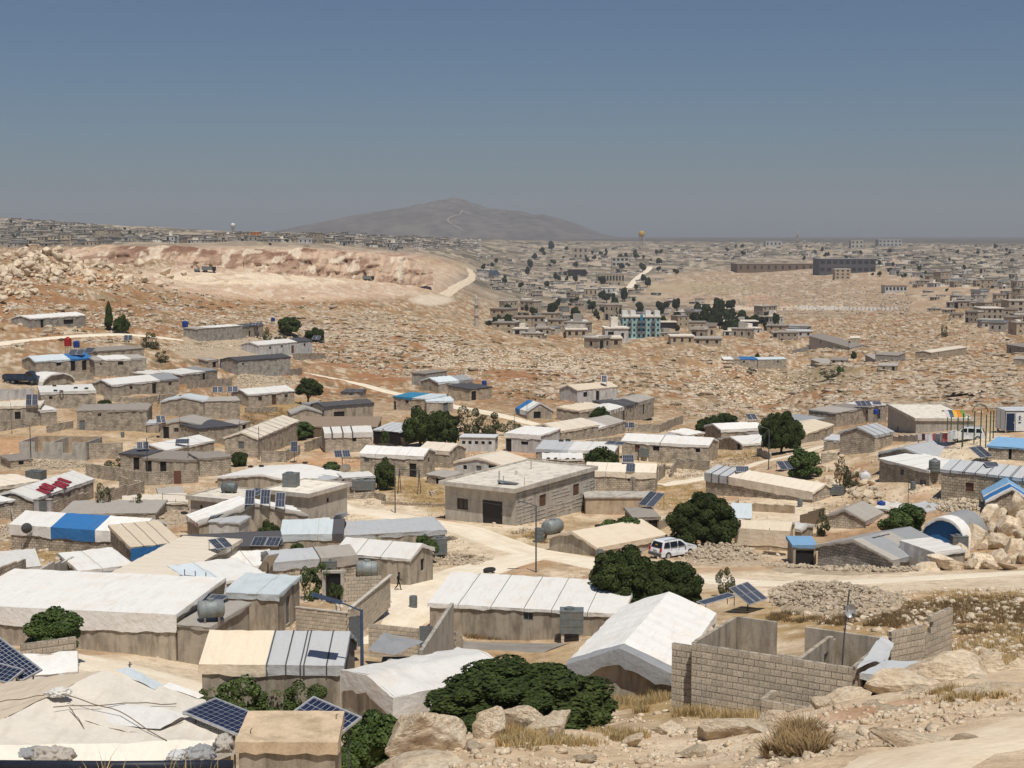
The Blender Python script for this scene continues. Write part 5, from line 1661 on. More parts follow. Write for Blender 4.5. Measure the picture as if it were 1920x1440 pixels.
def block_wall(root,a,b,h,z0=0.0,bl=0.42,bh=0.25,th=0.18,gaps=(),ztop=None,name='wall',seed=1,core='mortar'):
 """a, b: ends in the root's frame; each block is an object; ztop(u) lets the top step"""
 a = Vector((a[0],a[1],0)); b = Vector((b[0],b[1],0))
 L = (b - a).length; u = (b - a) / L; ang = math.atan2(u.y,u.x)
 rs = random.Random(seed)
 rows = int(round(h / bh)); cm = MB(); places = []
 for r in range(rows):
  za,zb_ = r * bh,(r + 1) * bh
  x = -(bl / 2 if r % 2 else 0.0)
  segs = []
  while x < L - 0.02:
   x0,x1 = max(0,x),min(L,x + bl)
   xm = (x0 + x1) / 2
   gap = any(g[0] < xm < g[1] and g[2] < (za + zb_) / 2 < g[3] for g in gaps) or (ztop is not None and (za + zb_) / 2 > ztop(xm))
   if not gap and x1 - x0 > 0.06:
    segs.append((x0,x1)); places.append((xm,(za + zb_) / 2,x1 - x0))
   x += bl
  # mortar core of this course, joined where blocks touch
  run = None
  for s in segs:
   if run and abs(run[1] - s[0]) < 1e-4: run[1] = s[1]
   else:
    if run: cm.box(run[0] + .012,run[1] - .012,-th / 2 + .022,th / 2 - .022,za,zb_ - (.012 if r == rows - 1 else 0))
    run = [s[0],s[1]]
  if run: cm.box(run[0] + .012,run[1] - .012,-th / 2 + .022,th / 2 - .022,za,zb_ - (.012 if r == rows - 1 else 0))
 W_ = cm.obj(name,core,root)
 W_.location = (a.x,a.y,z0); W_.rotation_euler = (0,0,ang)
 for xm,zm,l in places:
  o = link('concrete_block',rs.choice(BLK),W_,(xm,rs.uniform(-.006,.006),zm))
  o.scale = (l - .022,th,bh - .022)
 return W_

def plain_wall(root,a,b,h,th=0.16,mat='plaster',z0=-0.8,name='wall',gaps=(),top=None):
 """a rendered wall with real thickness; gaps (u0, u1, z0, z1)"""
 a = Vector((a[0],a[1],0)); b = Vector((b[0],b[1],0)); L = (b - a).length; u = (b - a) / L
 m = MB()
 us = sorted(set([0.0,L] + [v for g in gaps for v in g[:2]])); n = Vector((-u.y,u.x,0))
 zs = sorted(set([z0,h] + [v for g in gaps for v in g[2:]]))
 R = Matrix.Rotation(math.atan2(u.y,u.x),3,'Z')
 for i in range(len(us) - 1):
  for j in range(len(zs) - 1):
   uc,zc = (us[i] + us[i + 1]) / 2,(zs[j] + zs[j + 1]) / 2
   if any(g[0] < uc < g[1] and g[2] < zc < g[3] for g in gaps): continue
   if top is None or zs[j + 1] < h - 1e-6:
    m.box(us[i],us[i + 1],-th / 2,th / 2,zs[j],zs[j + 1],R,a)
   else:
    k = max(1,int((us[i + 1] - us[i]) / 0.25))
    for q in range(k):
     ua,ub = us[i] + (us[i + 1] - us[i]) * q / k,us[i] + (us[i + 1] - us[i]) * (q + 1) / k
     m.box(ua,ub,-th / 2,th / 2,zs[j],top((ua + ub) / 2),R,a)
 return m.obj(name,mat,root)

def tarp_patch(b_parts,p00,p10,p11,p01,n=18,amp=0.05,seed=1.0):
 p00,p10,p11,p01 = [np.array(p) for p in (p00,p10,p11,p01)]
 s = np.linspace(0,1,n); S,T = np.meshgrid(s,s,indexing='ij')
 S = S[...,None]; T = T[...,None]
 P = (p00 * (1 - S) + p10 * S) * (1 - T) + (p01 * (1 - S) + p11 * S) * T
 P[...,2] += (fbm(P[...,0] / 0.9 + seed,P[...,1] / 0.9,101,4) - 0.5) * amp * 2 + (fbm(P[...,0] / 0.28 + seed,P[...,1] / 0.5,103,2) - 0.5) * amp * 0.5
 b_parts.append(grid_mesh(P))

def crumpled(name,label,c,rx,ry,rz,mat,seed,cat='tarpaulin',group='crumpled sheets and sacks'):
 """a heap of crumpled sheet"""
 V,Fc = ico(4)
 V = V.copy()
 r = .8 + .55 * np.abs(fbm(V[:,0] * 1.7 + seed * 3,V[:,1] * 1.7 + V[:,2],115,4) - .5) * 2 + 0.5 * (fbm(V[:,0] * 2.3 + seed,V[:,1] * 2.3 + V[:,2] * 1.3,111,4) - 0.5) + 0.35 * (np.abs(fbm(V[:,0] * 4 + seed,V[:,1] * 4 - V[:,2] * 2,113,3) - 0.5))
 V = V * r[:,None] * np.array([rx,ry,rz])
 V[:,2] = np.maximum(V[:,2],-0.35 * rz)
 o = link(name,npmesh(name,V,Fc,mat,False),None,c)
 return setp(o,label,cat,group)

def panel_by_corners(label,p00,p10,p01,nx,ny,name='solar_module',group=None,stand=True):
 p00,p10,p01 = [Vector(p) for p in (p00,p10,p01)]
 u = p10 - p00; v = p01 - p00; l = u.length; u.normalize(); v = v - u * v.dot(u); wv = v.length; v.normalize(); n = u.cross(v)
 e = empty(name,p00,0,label,'solar panel',group)
 M = Matrix((u,v,n)).transposed().to_4x4()
 f = MB(); t = 0.05
 f.box(0,l,0,t,-.035,.03); f.box(0,l,wv - t,wv,-.035,.03); f.box(0,t,t,wv - t,-.035,.03); f.box(l - t,l,t,wv - t,-.035,.03)
 f.box(t,l - t,t,wv - t,-.02,0)
 fo = f.obj('frame','alu',e); fo.matrix_local = M
 cw,ch = (l - 2 * t) / nx,(wv - 2 * t) / ny
 c = MB(); c.box(-cw / 2 + .012,cw / 2 - .012,-ch / 2 + .012,ch / 2 - .012,.001,.008); me = c.mesh('solar_cell','cell')
 for i in range(nx):
  for j in range(ny):
   link('solar_cell',me,fo,(t + cw * (i + .5),t + ch * (j + .5),0))
 if stand:
  s = MB()
  for a,b in ((.15,.15),(.85,.15),(.15,.85),(.85,.85)):
   q = u * (l * a) + v * (wv * b) + n * -.04
   s.tube([q,q + Vector((0,0,-1.1 - 0.5 * b))],.025,5)
  s.obj('stand','pole',e)
 return e

# --- the unfinished block house on the slope
def unfinished():
 A = atd(1297,1330,54); Bp = Vector((12.25,50.85,A.z))
 e = empty('unfinished_house',A,math.atan2(Bp.y - A.y,Bp.x - A.x),'roofless unfinished house of bare concrete blocks on the near slope','unfinished house',None)
 L = (Bp - A).length; H_ = 2.62; W = 4.4
 block_wall(e,(0,0),(L,0),3.0,-0.4,seed=3,gaps=[(0.55,.95,1.95,2.12)])
 plain_wall(e,(0.0,0.1),(0.0,W),H_,mat='plaster',top=lambda u: H_ - 0.02 + (0.0 if u < 0.3 else 0.02),name='side_wall')
 # rear wall with a broken gap
 plain_wall(e,(0.1,W),(1.75,W),H_ + .02,mat='plaster',name='rear_wall')
 plain_wall(e,(2.95,W),(L - .08,W),H_ - .02,mat='plaster',name='rear_wall')
 block_wall(e,(1.77,W + .02),(2.93,W + .02),1.75,-0.4,seed=5,name='low_wall')
 # partition with a rounded top and a slit of a door
 plain_wall(e,(4.15,0.12),(4.15,W - .12),H_ - .06,mat='plaster',name='partition',gaps=[(2.75,3.25,-0.8,2.05)],top=lambda u: H_ - .06 - 0.5 * max(0,(u - 3.4) / 0.9) ** 2)
 # right hand wall, stepping on up the slope
 block_wall(e,(L,0.15),(L,W - .1),3.0,-0.4,seed=7,name='end_wall')
 block_wall(e,(L + .12,W - .1),(L + 1.0,W + 1.5),3.5,-0.6,seed=8,name='garden_wall')
 block_wall(e,(L + .95,W + 1.7),(L + 1.45,W + 3.9),3.75,-0.6,seed=9,name='garden_wall',ztop=lambda u: 2.9 if u < .5 else 4.2)
 # low enclosure in front
 block_wall(e,(3.35,-1.45),(5.15,-1.45),1.75,-0.4,seed=11,name='low_wall')
 block_wall(e,(3.35,-1.38),(3.35,-0.12),1.75,-0.4,seed=12,name='low_wall')
 block_wall(e,(5.15,-1.38),(5.15,-0.12),1.75,-0.4,seed=13,name='low_wall')
 block_wall(e,(5.75,-1.0),(5.75,-0.12),1.75,-0.4,seed=14,name='low_wall')
 # block stub to the left, against the tent
 block_wall(e,(-1.05,0.5),(-0.12,0.5),2.75,-0.4,seed=15,name='stub_wall')
 m = MB(); m.box(0.1,L - .1,0.1,W - .1,-0.5,0.12); m.obj('floor_slab','earthwall',e)
 # grey sheet thrown over the corner
 parts = []
 s = empty('covered_shed',atd(1672,1300,51),0,'shed under a pale grey sheet tied to the unfinished house','shed',None)
 o = s.location; q = lambda x,y,d,dz=0: atd(x,y,d) - o + Vector((0,0,dz))
 tarp_patch(parts,q(1606,1254,50.6),q(1664,1236,51.6),q(1676,1206,54.2),q(1652,1192,54.4),amp=.16,seed=4)
 f0,f1,g0,g1 = q(1612,1262,50.0),q(1702,1272,49.5),q(1660,1236,51.7),q(1743,1242,51.6)
 tarp_patch(parts,f0,f1,g1,g0,amp=.07,seed=5)
 dn = Vector((0,0,-.34))
 tarp_patch(parts,f0 + dn * .6,f1 + dn,f1,f0,amp=.07,seed=6); tarp_patch(parts,f1 + dn,g1 + dn * 1.1,g1,f1,amp=.06,seed=6)
 V,Q = join(parts); link('tarpaulin',npmesh('tarpaulin',V,Q,'tL',True),s)
 k = MB()
 for p_ in (f0,f1,g0,g1): k.tube([p_ + Vector((0,.05,-.05)),p_ + Vector((0,.05,-2.2))],.04,6)
 k.obj('post','wood',s)
 k = MB(); k.box(-.9,.6,.5,1.2,-1,.55); k.obj('dark_box','dark',s)  # near-black box below the sheet
 # mast with dish
 p = atd(1575,1264,51.6)
 m = empty('dish_mast',p,0,'thin mast with a round white satellite dish beside the unfinished house','satellite dish',None)
 k = MB(); k.tube([(0,0,-1.3),(.12,0,1.4),(.27,0,3.15)],.03,7); k.obj('mast','pole',m)
 k = MB(); rows = []
 for i in range(6):
  q_ = i / 5
  rows.append([Vector((.3 + .20 * q_ * math.cos(a),-.10 + .10 * (q_ * q_) * -1 + .1,2.38 + .255 * q_ * math.sin(a))) for a in np.linspace(0,2 * PI,22,endpoint=False)])
 k.grid(rows,True); k.grid([[p_ + Vector((0,.03,0)) for p_ in r] for r in rows][::-1],True); k.obj('reflector','alu',m,True)
 k = MB(); k.tube([(.3,-.05,2.1),(.33,-.42,2.3)],.014,5); k.box(.29,.37,-.48,-.38,2.27,2.37); k.obj('feed_arm','pole',m)
unfinished()

# --- block walls of the lane behind the blue lamp
def lane_walls():
 A = atd(556,1188,93); B = atd(652,1199,91.5); C_ = atd(730,1128,101)
 e = empty('yard_wall',A,0,'block yard wall with pale coping along the dusty lane','wall','block yard walls')
 a = Vector((0,0,0)); b = B - A; c = C_ - A
 block_wall(e,(a.x,a.y),(b.x,b.y),2.25,-0.5,seed=21)
 block_wall(e,(b.x + .1,b.y + .12),(c.x,c.y),2.25,-0.3,seed=22)
 k = MB(); d = (c - b); l = math.hypot(d.x,d.y); R = Matrix.Rotation(math.atan2(d.y,d.x),3,'Z')
 k.box(0,l + .1,-.12,.12,1.953,2.03,R,(b.x + .1,b.y + .12,0)); k.obj('coping','concrete',e)
 k = MB(); d = b; l = math.hypot(d.x,d.y); R = Matrix.Rotation(math.atan2(d.y,d.x),3,'Z')
 k.box(-.05,l + .0,-.12,.12,1.753,1.82,R,(0,0,0)); k.obj('coping','concrete',e)
 A = atd(608,1126,103.5); B = atd(705,1120,104)
 e = empty('yard_wall',A,0,'block wall with a dark doorway and concrete posts beside green vines','wall','block yard walls')
 d = B - A
 block_wall(e,(1.55,0.05),(d.x + .4,d.y + .1),1.9,-0.3,seed=23)
 for x in (0.0,1.35):
  k = MB(); k.box(x - .12,x + .12,-.13,.13,-.6,2.05); k.obj('post','concrete',e)
 k = MB(); k.box(-.12,1.6,-.14,.14,2.053,2.25); k.obj('lintel','concrete',e)
 k = MB(); k.box(.14,1.2,.02,.07,-.1,2.0); k.obj('door','black',e)
 # yard walls beside the annex
 A = atd(692,1212,84.5); B = atd(785,1222,83.4)
 e = empty('yard_wall',A,0,'block wall with small holes and a grey sheet gate behind the blue lamp','wall','block yard walls')
 d = B - A
 block_wall(e,(0,0),(d.x,d.y),2.0,-0.6,seed=24)
 k = MB(); k.box(d.x + .05,d.x + .85,d.y - .06,d.y - .0,-.3,1.55); k.obj('gate','greydoor',e)
 k = MB(); k.box(-.75,-.05,1.2,1.26,-.3,1.6,Matrix.Rotation(.5,3,'Z')); k.obj('gate_leaf','greydoor',e)
 A = atd(790,1318,71.5); B = atd(848,1232,81)
 e = empty('yard_wall',A,0,'rough cement rendered wall running back from the annex','wall','block yard walls')
 d = B - A
 plain_wall(e,(0,0),(d.x,d.y),2.75,.2,'render',-.8)
 block_wall(e,(d.x + .15,d.y + .2),(d.x + .5,d.y + 1.6),2.25,-0.8,seed=25,ztop=lambda u: 1.9 - u * .6)
 # annex behind the lamp
 A = atd(702,1330,69.6); B = atd(796,1322,70.5)
 e = empty('block_annex',A,0,'crumbling block annex with rubble and sheet scraps on top beside the striped roof','annex',None)
 d = B - A
 block_wall(e,(0,0),(d.x,d.y),3.0,-0.6,seed=26,ztop=lambda u: 2.45 if u < 1.6 else 2.85)
 parts = []
 tarp_patch(parts,(-.3,.0,3.0),(1.0,-.1,2.75),(2.3,2.4,2.75),(.2,3.0,3.05),amp=.1,seed=9)
 V,Q = join(parts); link('sheet_roof',npmesh('sheet_roof',V,Q,'tG',True),e)
 k = MB(); k.box(.45,1.65,-.35,.1,2.06,2.16); k.obj('plank','whitepaint',e)
 for i in range(7):
  o = link('stone',rock_mesh(700 + i,1,'rockpale',8,.12,'stone'),e,(rnd.uniform(.5,2.3),rnd.uniform(-.25,.35),rnd.uniform(2.2,2.75))); s = rnd.uniform(.1,.22); o.scale = (s * 1.3,s,s * .8)
 k = MB(); k.box(0.2,d.x,.15,2.6,-.6,1.9); k.obj('inner_wall','mortar',e)
lane_walls()

def yard_wall(pts,h,label,mat='block',th=0.2,gate=None,coping=False):
 P = [pick(*p) for p in pts]
 e = empty('yard_wall',P[0],0,label,'wall','block yard walls')
 for a,b in zip(P[:-1],P[1:]):
  a2,b2 = a - P[0],b - P[0]
  m = MB(); d = b2 - a2; L = math.hypot(d.x,d.y); ang = math.atan2(d.y,d.x); R = Matrix.Rotation(ang,3,'Z')
  n = max(1,int(L / 1.2))
  U,N = Vector((1,0,0)),Vector((0,-1,0))
  prev = None
  zb = min(a2.z,b2.z) - 0.8
  hh = [h * (0.93 + 0.14 * rnd.random()) for _ in range(n + 1)] if not coping else [h] * (n + 1)
  for i in range(n):
   u0,u1 = L * i / n,L * (i + 1) / n
   z1 = hh[i] + a2.z + (b2.z - a2.z) * (i + .5) / n
   k = len(m.v)
   for (ua,ub,ya,yb,za,zb2) in ((u0,u1,-th / 2,th / 2,zb,z1),):
    m.box(ua,ub,ya,yb,za,zb2)
  # brick coordinates that run on along the wall
  w_ = m.obj('wall',mat,e); w_.location = (a2.x,a2.y,0); w_.rotation_euler = (0,0,ang)
  uvl = w_.data.uv_layers[0].data; vs = w_.data.vertices; lp = w_.data.loops
  for i in range(len(lp)):
   c = vs[lp[i].vertex_index].co
   uvl[i].uv = (c.x + c.y * .0,c.z + 5)
 if gate:
  u,gw,gh,gm = gate
  a2,b2 = P[0] - P[0],P[-1] - P[0]
  for a,b in zip(P[:-1],P[1:]):
   pass
  p = P[0] + (P[1] - P[0]) * u - P[0] if len(P) == 2 else P[1] + (P[2] - P[1]) * u - P[0]
  d = (P[1] - P[0]) if len(P) == 2 else (P[2] - P[1]); R = Matrix.Rotation(math.atan2(d.y,d.x),3,'Z')
  k = MB(); k.box(-gw / 2,gw / 2,-th / 2 - .05,-th / 2 - .004,-.1,gh,R,p); k.obj('gate',gm,e)
 return e

yard_wall([(162,894),(278,910),(372,905)],1.75,'long block yard wall with a brown door before the grey brown roofs',gate=(.58,.95,1.75,'brown'))
yard_wall([(180,946),(270,925),(225,915)],1.5,'block wall closing the yard behind the house with red sheets')
yard_wall([(98,966),(166,945)],1.5,'short block wall beside the two pale gate posts')
yard_wall([(-40,1118),(48,1098)],1.9,'sloping block wall with pale top at the left edge')
yard_wall([(76,1106),(150,1082)],1.7,'grey rendered parapet wall between the two flat white roofs',mat='render')
yard_wall([(-20,812),(78,797)],1.5,'block wall below the house with hanging mats')
yard_wall([(0,750),(64,748)],1.9,'whitewashed stained concrete wall below the dark truck',mat='white')
yard_wall([(88,812),(137,803)],1.2,'low block wall above the roofless yard')
yard_wall([(490,868),(536,866),(562,852)],1.7,'block wall under the vine beside the cream ribbed roof')
yard_wall([(572,848),(606,838)],1.6,'thin grey wall between the vine and the strapped white house')
yard_wall([(100,712),(176,712)],1.3,'low block wall in front of the pale and blue roof')
yard_wall([(195,752),(256,758),(330,747)],1.1,'low yard wall in front of the long white roofed house')
yard_wall([(352,730),(435,722)],1.5,'block wall below the sagging white roof')
yard_wall([(545,706),(566,701)],1.5,'grey block wall joined to the dark gabled house')
yard_wall([(550,675),(610,672)],1.4,'low block wall in front of the whitewashed house')
yard_wall([(575,770),(602,762)],1.3,'short tan wall beside the round tree',mat='stone')
yard_wall([(705,832),(765,836)],1.3,'dry stone wall under the twin dark trees',mat='stone')
yard_wall([(1160,808),(1235,812),(1280,793)],1.5,'block wall winding behind the patched shelter')
yard_wall([(1258,895),(1268,878),(1330,880)],1.3,'low concrete block edge beside the grassy yard')
yard_wall([(1228,905),(1246,893)],1.8,'block gable wall beside the white skirted house')
yard_wall([(1065,769),(1140,764)],1.1,'low wall in front of the beige house')
yard_wall([(1395,958),(1490,962)],0.9,'broken pale terrace wall in front of the strapped house',mat='earthwall')
yard_wall([(1368,966),(1384,950)],0.9,'short pale stump of wall beside the bluish sheet',mat='earthwall')
yard_wall([(1500,990),(1545,978)],1.5,'brown mat fence behind the cream cloth tent',mat='wood',th=.08)
yard_wall([(1664,828),(1775,822)],0.7,'low concrete wall below the smooth grey house',mat='concrete')
yard_wall([(640,860),(700,862)],0.4,'low kerb of blocks along the terrace below the strapped house',mat='stone')
yard_wall([(715,945),(836,950)],0.35,'low stone edge of the terrace below the pole frame',mat='stone')
yard_wall([(0,975),(40,972)],1.4,'block wall below the small porch roof')
yard_wall([(1485,664),(1516,657)],1.6,'long grey block wall left of the far workshop',mat='greyblock')
yard_wall([(1560,655),(1800,655)],0.5,'thin grey kerb wall of the far road',mat='greyblock')

for pts,h,lab in (([(60,776),(78,770)],1.3,'short block wall by the five tyre roof'),([(385,826),(440,838)],1.2,'low wall before the dark flat roof'),([(640,938),(702,934),(722,940)],.8,'low wall below the long metal tank'),([(1100,836),(1165,830)],1.0,'low wall behind the low wide white roof'),([(1420,852),(1445,862)],1.0,'low wall by the dusty track'),([(940,868),(1002,872)],.9,'low wall below the square white house'),([(460,775),(520,772)],1.0,'low wall before the bright long roof'),
 ([(1540,870),(1570,862)],1.2,'short wall above the rubble slope'),([(30,1012),(20,960)],1.1,'wall behind the blue and white house'),([(585,962),(640,948)],.9,'low wall beside the slab roofed house'),([(1225,1000),(1255,985)],1.0,'short wall beside the timber shed'),([(120,690),(176,684)],1.2,'grey wall above the pale and blue roof'),([(296,760),(300,748)],1.3,'short wall right of the long white roofed house')):
 yard_wall(pts,h,lab)
# --- the roofless house on the left
def roofless():
 A = pick(37,860); B = pick(161,864)
 e = empty('roofless_house',A,math.atan2(B.y - A.y,B.x - A.x),'roofless grey house with two ragged window gaps on red earth','unfinished house',None)
 L = math.hypot(B.x - A.x,B.y - A.y); W = 6.5; h = 2.5
 plain_wall(e,(0,0),(L,0),h,.2,'render',-1,'front_wall',[(L * .24,L * .36,1.0,h),(L * .66,L * .8,.9,h)])
 plain_wall(e,(0.0,.12),(0.0,W - .12),h - .03,.2,'render',-1,'side_wall')
 plain_wall(e,(L,.12),(L,W - .12),h - .02,.2,'greyblock',-1,'side_wall')
 plain_wall(e,(0,W),(L,W),h - .01,.2,'earthwall',-1,'rear_wall')
 plain_wall(e,(L * .48,.12),(L * .48,W - .12),h - .04,.18,'render',-1,'partition')
 plain_wall(e,(L + .1,1.0),(L + 4.5,3.0),h - .3,.2,'block',-1,'yard_wall')
roofless()

# ------------------------------------------------------------------ the near tarpaulin roof and slab at the lower left
def near_roof():
 base = Vector((-10.0,39.0,-15.6))
 e = empty('patched_roof_house',base,0,'big cream patched tarpaulin roof close below at the lower left corner','shelter',G1)
 P = lambda px,py,d: atd(px,py,d) - base
 R0,R1 = P(193,1257,40.8),P(-110,1402,35.0)
 E0,E1,E2,E3 = P(384,1312,41.0),P(441,1386,38.0),P(300,1428,36.6),P(-110,1480,33.6)
 L0,L1 = P(20,1278,43.0),P(-160,1330,40.5)
 M = P(150,1385,36.9)
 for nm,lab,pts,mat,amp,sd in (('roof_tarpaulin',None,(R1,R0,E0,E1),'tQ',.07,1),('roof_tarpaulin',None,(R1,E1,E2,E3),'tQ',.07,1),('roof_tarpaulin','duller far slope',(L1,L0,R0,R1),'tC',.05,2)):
  parts = []; tarp_patch(parts,*pts,n=34,amp=amp,seed=sd)
  V,Q = join(parts); o = link(nm,npmesh(nm,V,Q,mat,True),e)
  if lab: o['label'] = lab
 # patches laid over
 for pts,mat in (((P(150,1352,37.9),P(215,1322,39.0),P(352,1340,39.0),P(300,1372,37.9)),'tW'),((P(216,1262,41.0),P(245,1256,41.4),P(308,1288,41.1),P(290,1296,40.6)),'tP'),((P(306,1290,41.0),P(318,1282,41.4),P(383,1308,41.1),P(372,1314,40.8)),'tW'),((P(0,1392,36.2),P(30,1388,36.4),P(70,1415,36.0),P(20,1440,35.2)),'tW')):
  parts = []; tarp_patch(parts,*[p + Vector((0,0,.07)) for p in pts],n=16,amp=.06,seed=3)
  V,Q = join(parts); link('patch',npmesh('patch',V,Q,mat,True),e)
 # seams and ropes
 for pts in ([(125,1308,38.4),(225,1338,38.3),(330,1405,37.0)],[(100,1330,37.8),(260,1322,39.2),(345,1325,39.9)],[(130,1330,38.0),(150,1356,37.6),(172,1400,36.8)],[(0,1320,38.0),(80,1308,38.6),(130,1298,39.2)],[(150,1354,37.8),(240,1378,37.5),(285,1378,37.8),(355,1345,38.9)]):
  k = MB(); q = []
  for i in range(len(pts) - 1):
   for t in np.linspace(0,1,7)[:-1]:
    a,b = np.array(pts[i]),np.array(pts[i + 1]); c = a + (b - a) * t
    q.append(P(*c) + Vector((0,0,.06 + .02 * math.sin(t * 9))))
  k.tube(q,.014,5); k.obj('rope','wood',e)
 # frill of the hem and walls below
 parts = []
 for a,b in ((E1,E2),(E2,E3),(E0,E1)):
  tarp_patch(parts,a,b,b + Vector((0,-.12,-.42)),a + Vector((.05,-.1,-.38)),n=18,amp=.09,seed=5)
 V,Q = join(parts); link('hem',npmesh('hem',V,Q,'tN',True),e)
 w_ = MB()
 for a,b in ((E0,E1),(E1,E2),(E2,E3),(L0,R0),(R0,E0)):
  a2,b2 = a + Vector((-.15,.12,-.12)),b + Vector((-.15,.12,-.12))
  w_.quad(Vector((a2.x,a2.y,-2.2)),Vector((b2.x,b2.y,-2.2)),b2,a2,((0,0),(3,0),(3,2),(0,2)))
 w_.obj('wall','plaster',e)
 crumpled('sack','crumpled white sack lying on the ridge of the cream patched roof',atd(110,1303,38.6) + Vector((0,0,.05)),.36,.26,.16,'tV',3,'sack')
 for i,(x,y,d,rx,ry,rz,m,lab) in enumerate(((98,1420,35.4,.55,.35,.28,'tN','crumpled brown grey sheet at the bottom edge of the patched roof'),(372,1418,36.6,.50,.4,.28,'tG','crumpled grey sheet bundle beside the concrete slab'),(330,1421,36.2,.26,.24,.2,'tL','small pale crumpled bundle at the roof hem'),(420,1400,37.0,.28,.3,.3,'tN','folded grey sheeting hanging at the roof corner'),(60,1412,35.6,.5,.3,.1,'tG','dark folded sheet under the white corner patch'))):
  crumpled('crumpled_sheet',lab,atd(x,y,d) + Vector((0,0,.02)),rx,ry,rz,m,10 + i)
 k = MB(); k.tube([atd(-40,1434,33.3),atd(220,1436,33.2),atd(437,1434,33.3)],.12,10)
 e2 = empty('roof_rail',(0,0,0),0,'dark blue pipe running along the bottom edge of the picture','pipe',None)
 k.obj('pipe','pipe',e2,True)
 k = MB()
 for x in (-20,200,425): k.tube([atd(x,1434,33.25),atd(x,1434,33.25) + Vector((0,0,-3.5))],.06,6)
 k.obj('bracket','pipe',e2)
near_roof()

def near_slab():
 a,b,c,d = atd(440,1414,33.6),atd(634,1407,33.6),atd(646,1351,35.9),atd(466,1354,35.9)
 z = -12.02
 p = [Vector((q.x,q.y,z)) for q in (a,b,c,d)]
 e = empty('slab_hut',(p[0].x,p[0].y,-15.5),0,'small hut under a thick tan concrete slab close below','hut',None)
 o = p[0] + Vector((0,0,-15.5 - p[0].z + 0)); o = Vector((p[0].x,p[0].y,-15.5))
 p = [q - o for q in p]
 k = MB(); n = 10
 def edge(i,j,t): return p[i] + (p[j] - p[i]) * t
 top = []
 for i in range(n + 1):
  row = []
  for j in range(n + 1):
   s,t = i / n,j / n
   q = (p[0] * (1 - s) + p[1] * s) * (1 - t) + (p[3] * (1 - s) + p[2] * s) * t
   row.append(q + Vector((0,0,rnd.uniform(-.012,.012))))
  top.append(row)
 k.grid(top[::-1])
 rim = [top[i][0] for i in range(n + 1)] + [top[n][j] for j in range(1,n + 1)] + [top[i][n] for i in range(n - 1,-1,-1)] + [top[0][j] for j in range(n - 1,0,-1)]
 low = [q + Vector((rnd.uniform(-.025,.025),rnd.uniform(-.02,.03),-.30 + rnd.uniform(-.03,.05))) for q in rim]
 for i in range(len(rim)):
  j = (i + 1) % len(rim)
  k.quad(low[i],low[j],rim[j],rim[i])
 k.obj('slab','tanslab',e)
 w_ = MB(); cx = sum((q for q in p),Vector()) / 4
 q4 = [cx + (q - cx) * .93 for q in p]
 for i in range(4):
  a_,b_ = q4[i],q4[(i + 1) % 4]
  w_.quad(Vector((a_.x,a_.y,-1)),Vector((b_.x,b_.y,-1)),Vector((b_.x,b_.y,a_.z - .25)),Vector((a_.x,a_.y,a_.z - .25)),((0,0),(2.4,0),(2.4,3),(0,3)))
 w_.obj('wall','plaster',e)
 k = MB()
 for s,t in ((.12,.25),(.93,.72)):
  q = (p[0] * (1 - s) + p[1] * s) * (1 - t) + (p[3] * (1 - s) + p[2] * s) * t
  k.tube([q + Vector((0,0,-.05)),q + Vector((.01,0,.10)),q + Vector((.05,0,.14))],.012,5)
 k.obj('bar_stub','pole',e)
near_slab()
panel_by_corners('large blue solar panel tilted beside the tan concrete slab',atd(342,1336,38.9),atd(446,1379,37.7),atd(406,1310,39.9),10,6)
panel_by_corners('blue solar panel showing one corner behind the tan concrete slab',atd(504,1368,37.6),atd(596,1410,36.6),atd(592,1308,38.9),10,6)
panel_by_corners('dark solar panel on a rusty frame at the left edge',atd(-40,1216,44.5),atd(40,1278,43.6),atd(14,1206,45.0),12,5)
panel_by_corners('lower dark solar panel cut off by the left edge',atd(-60,1262,43.4),atd(14,1282,43.0),atd(-30,1236,44.2),8,4)
house('leftsheet','low white sheet roof behind the patched roof at the left',(48,1278,52),(140,1274,52.5),12,1.7,'flat','W',rise=0.25,skirt=0.2,amp=.06,wall='plaster')
e_ = empty('yard_wall',atd(40,1262,57),0,'short block wall under the leafy tree at the left','wall','block yard walls')
block_wall(e_,(0,0),(1.9,1.1),1.5,-.3,seed=31)

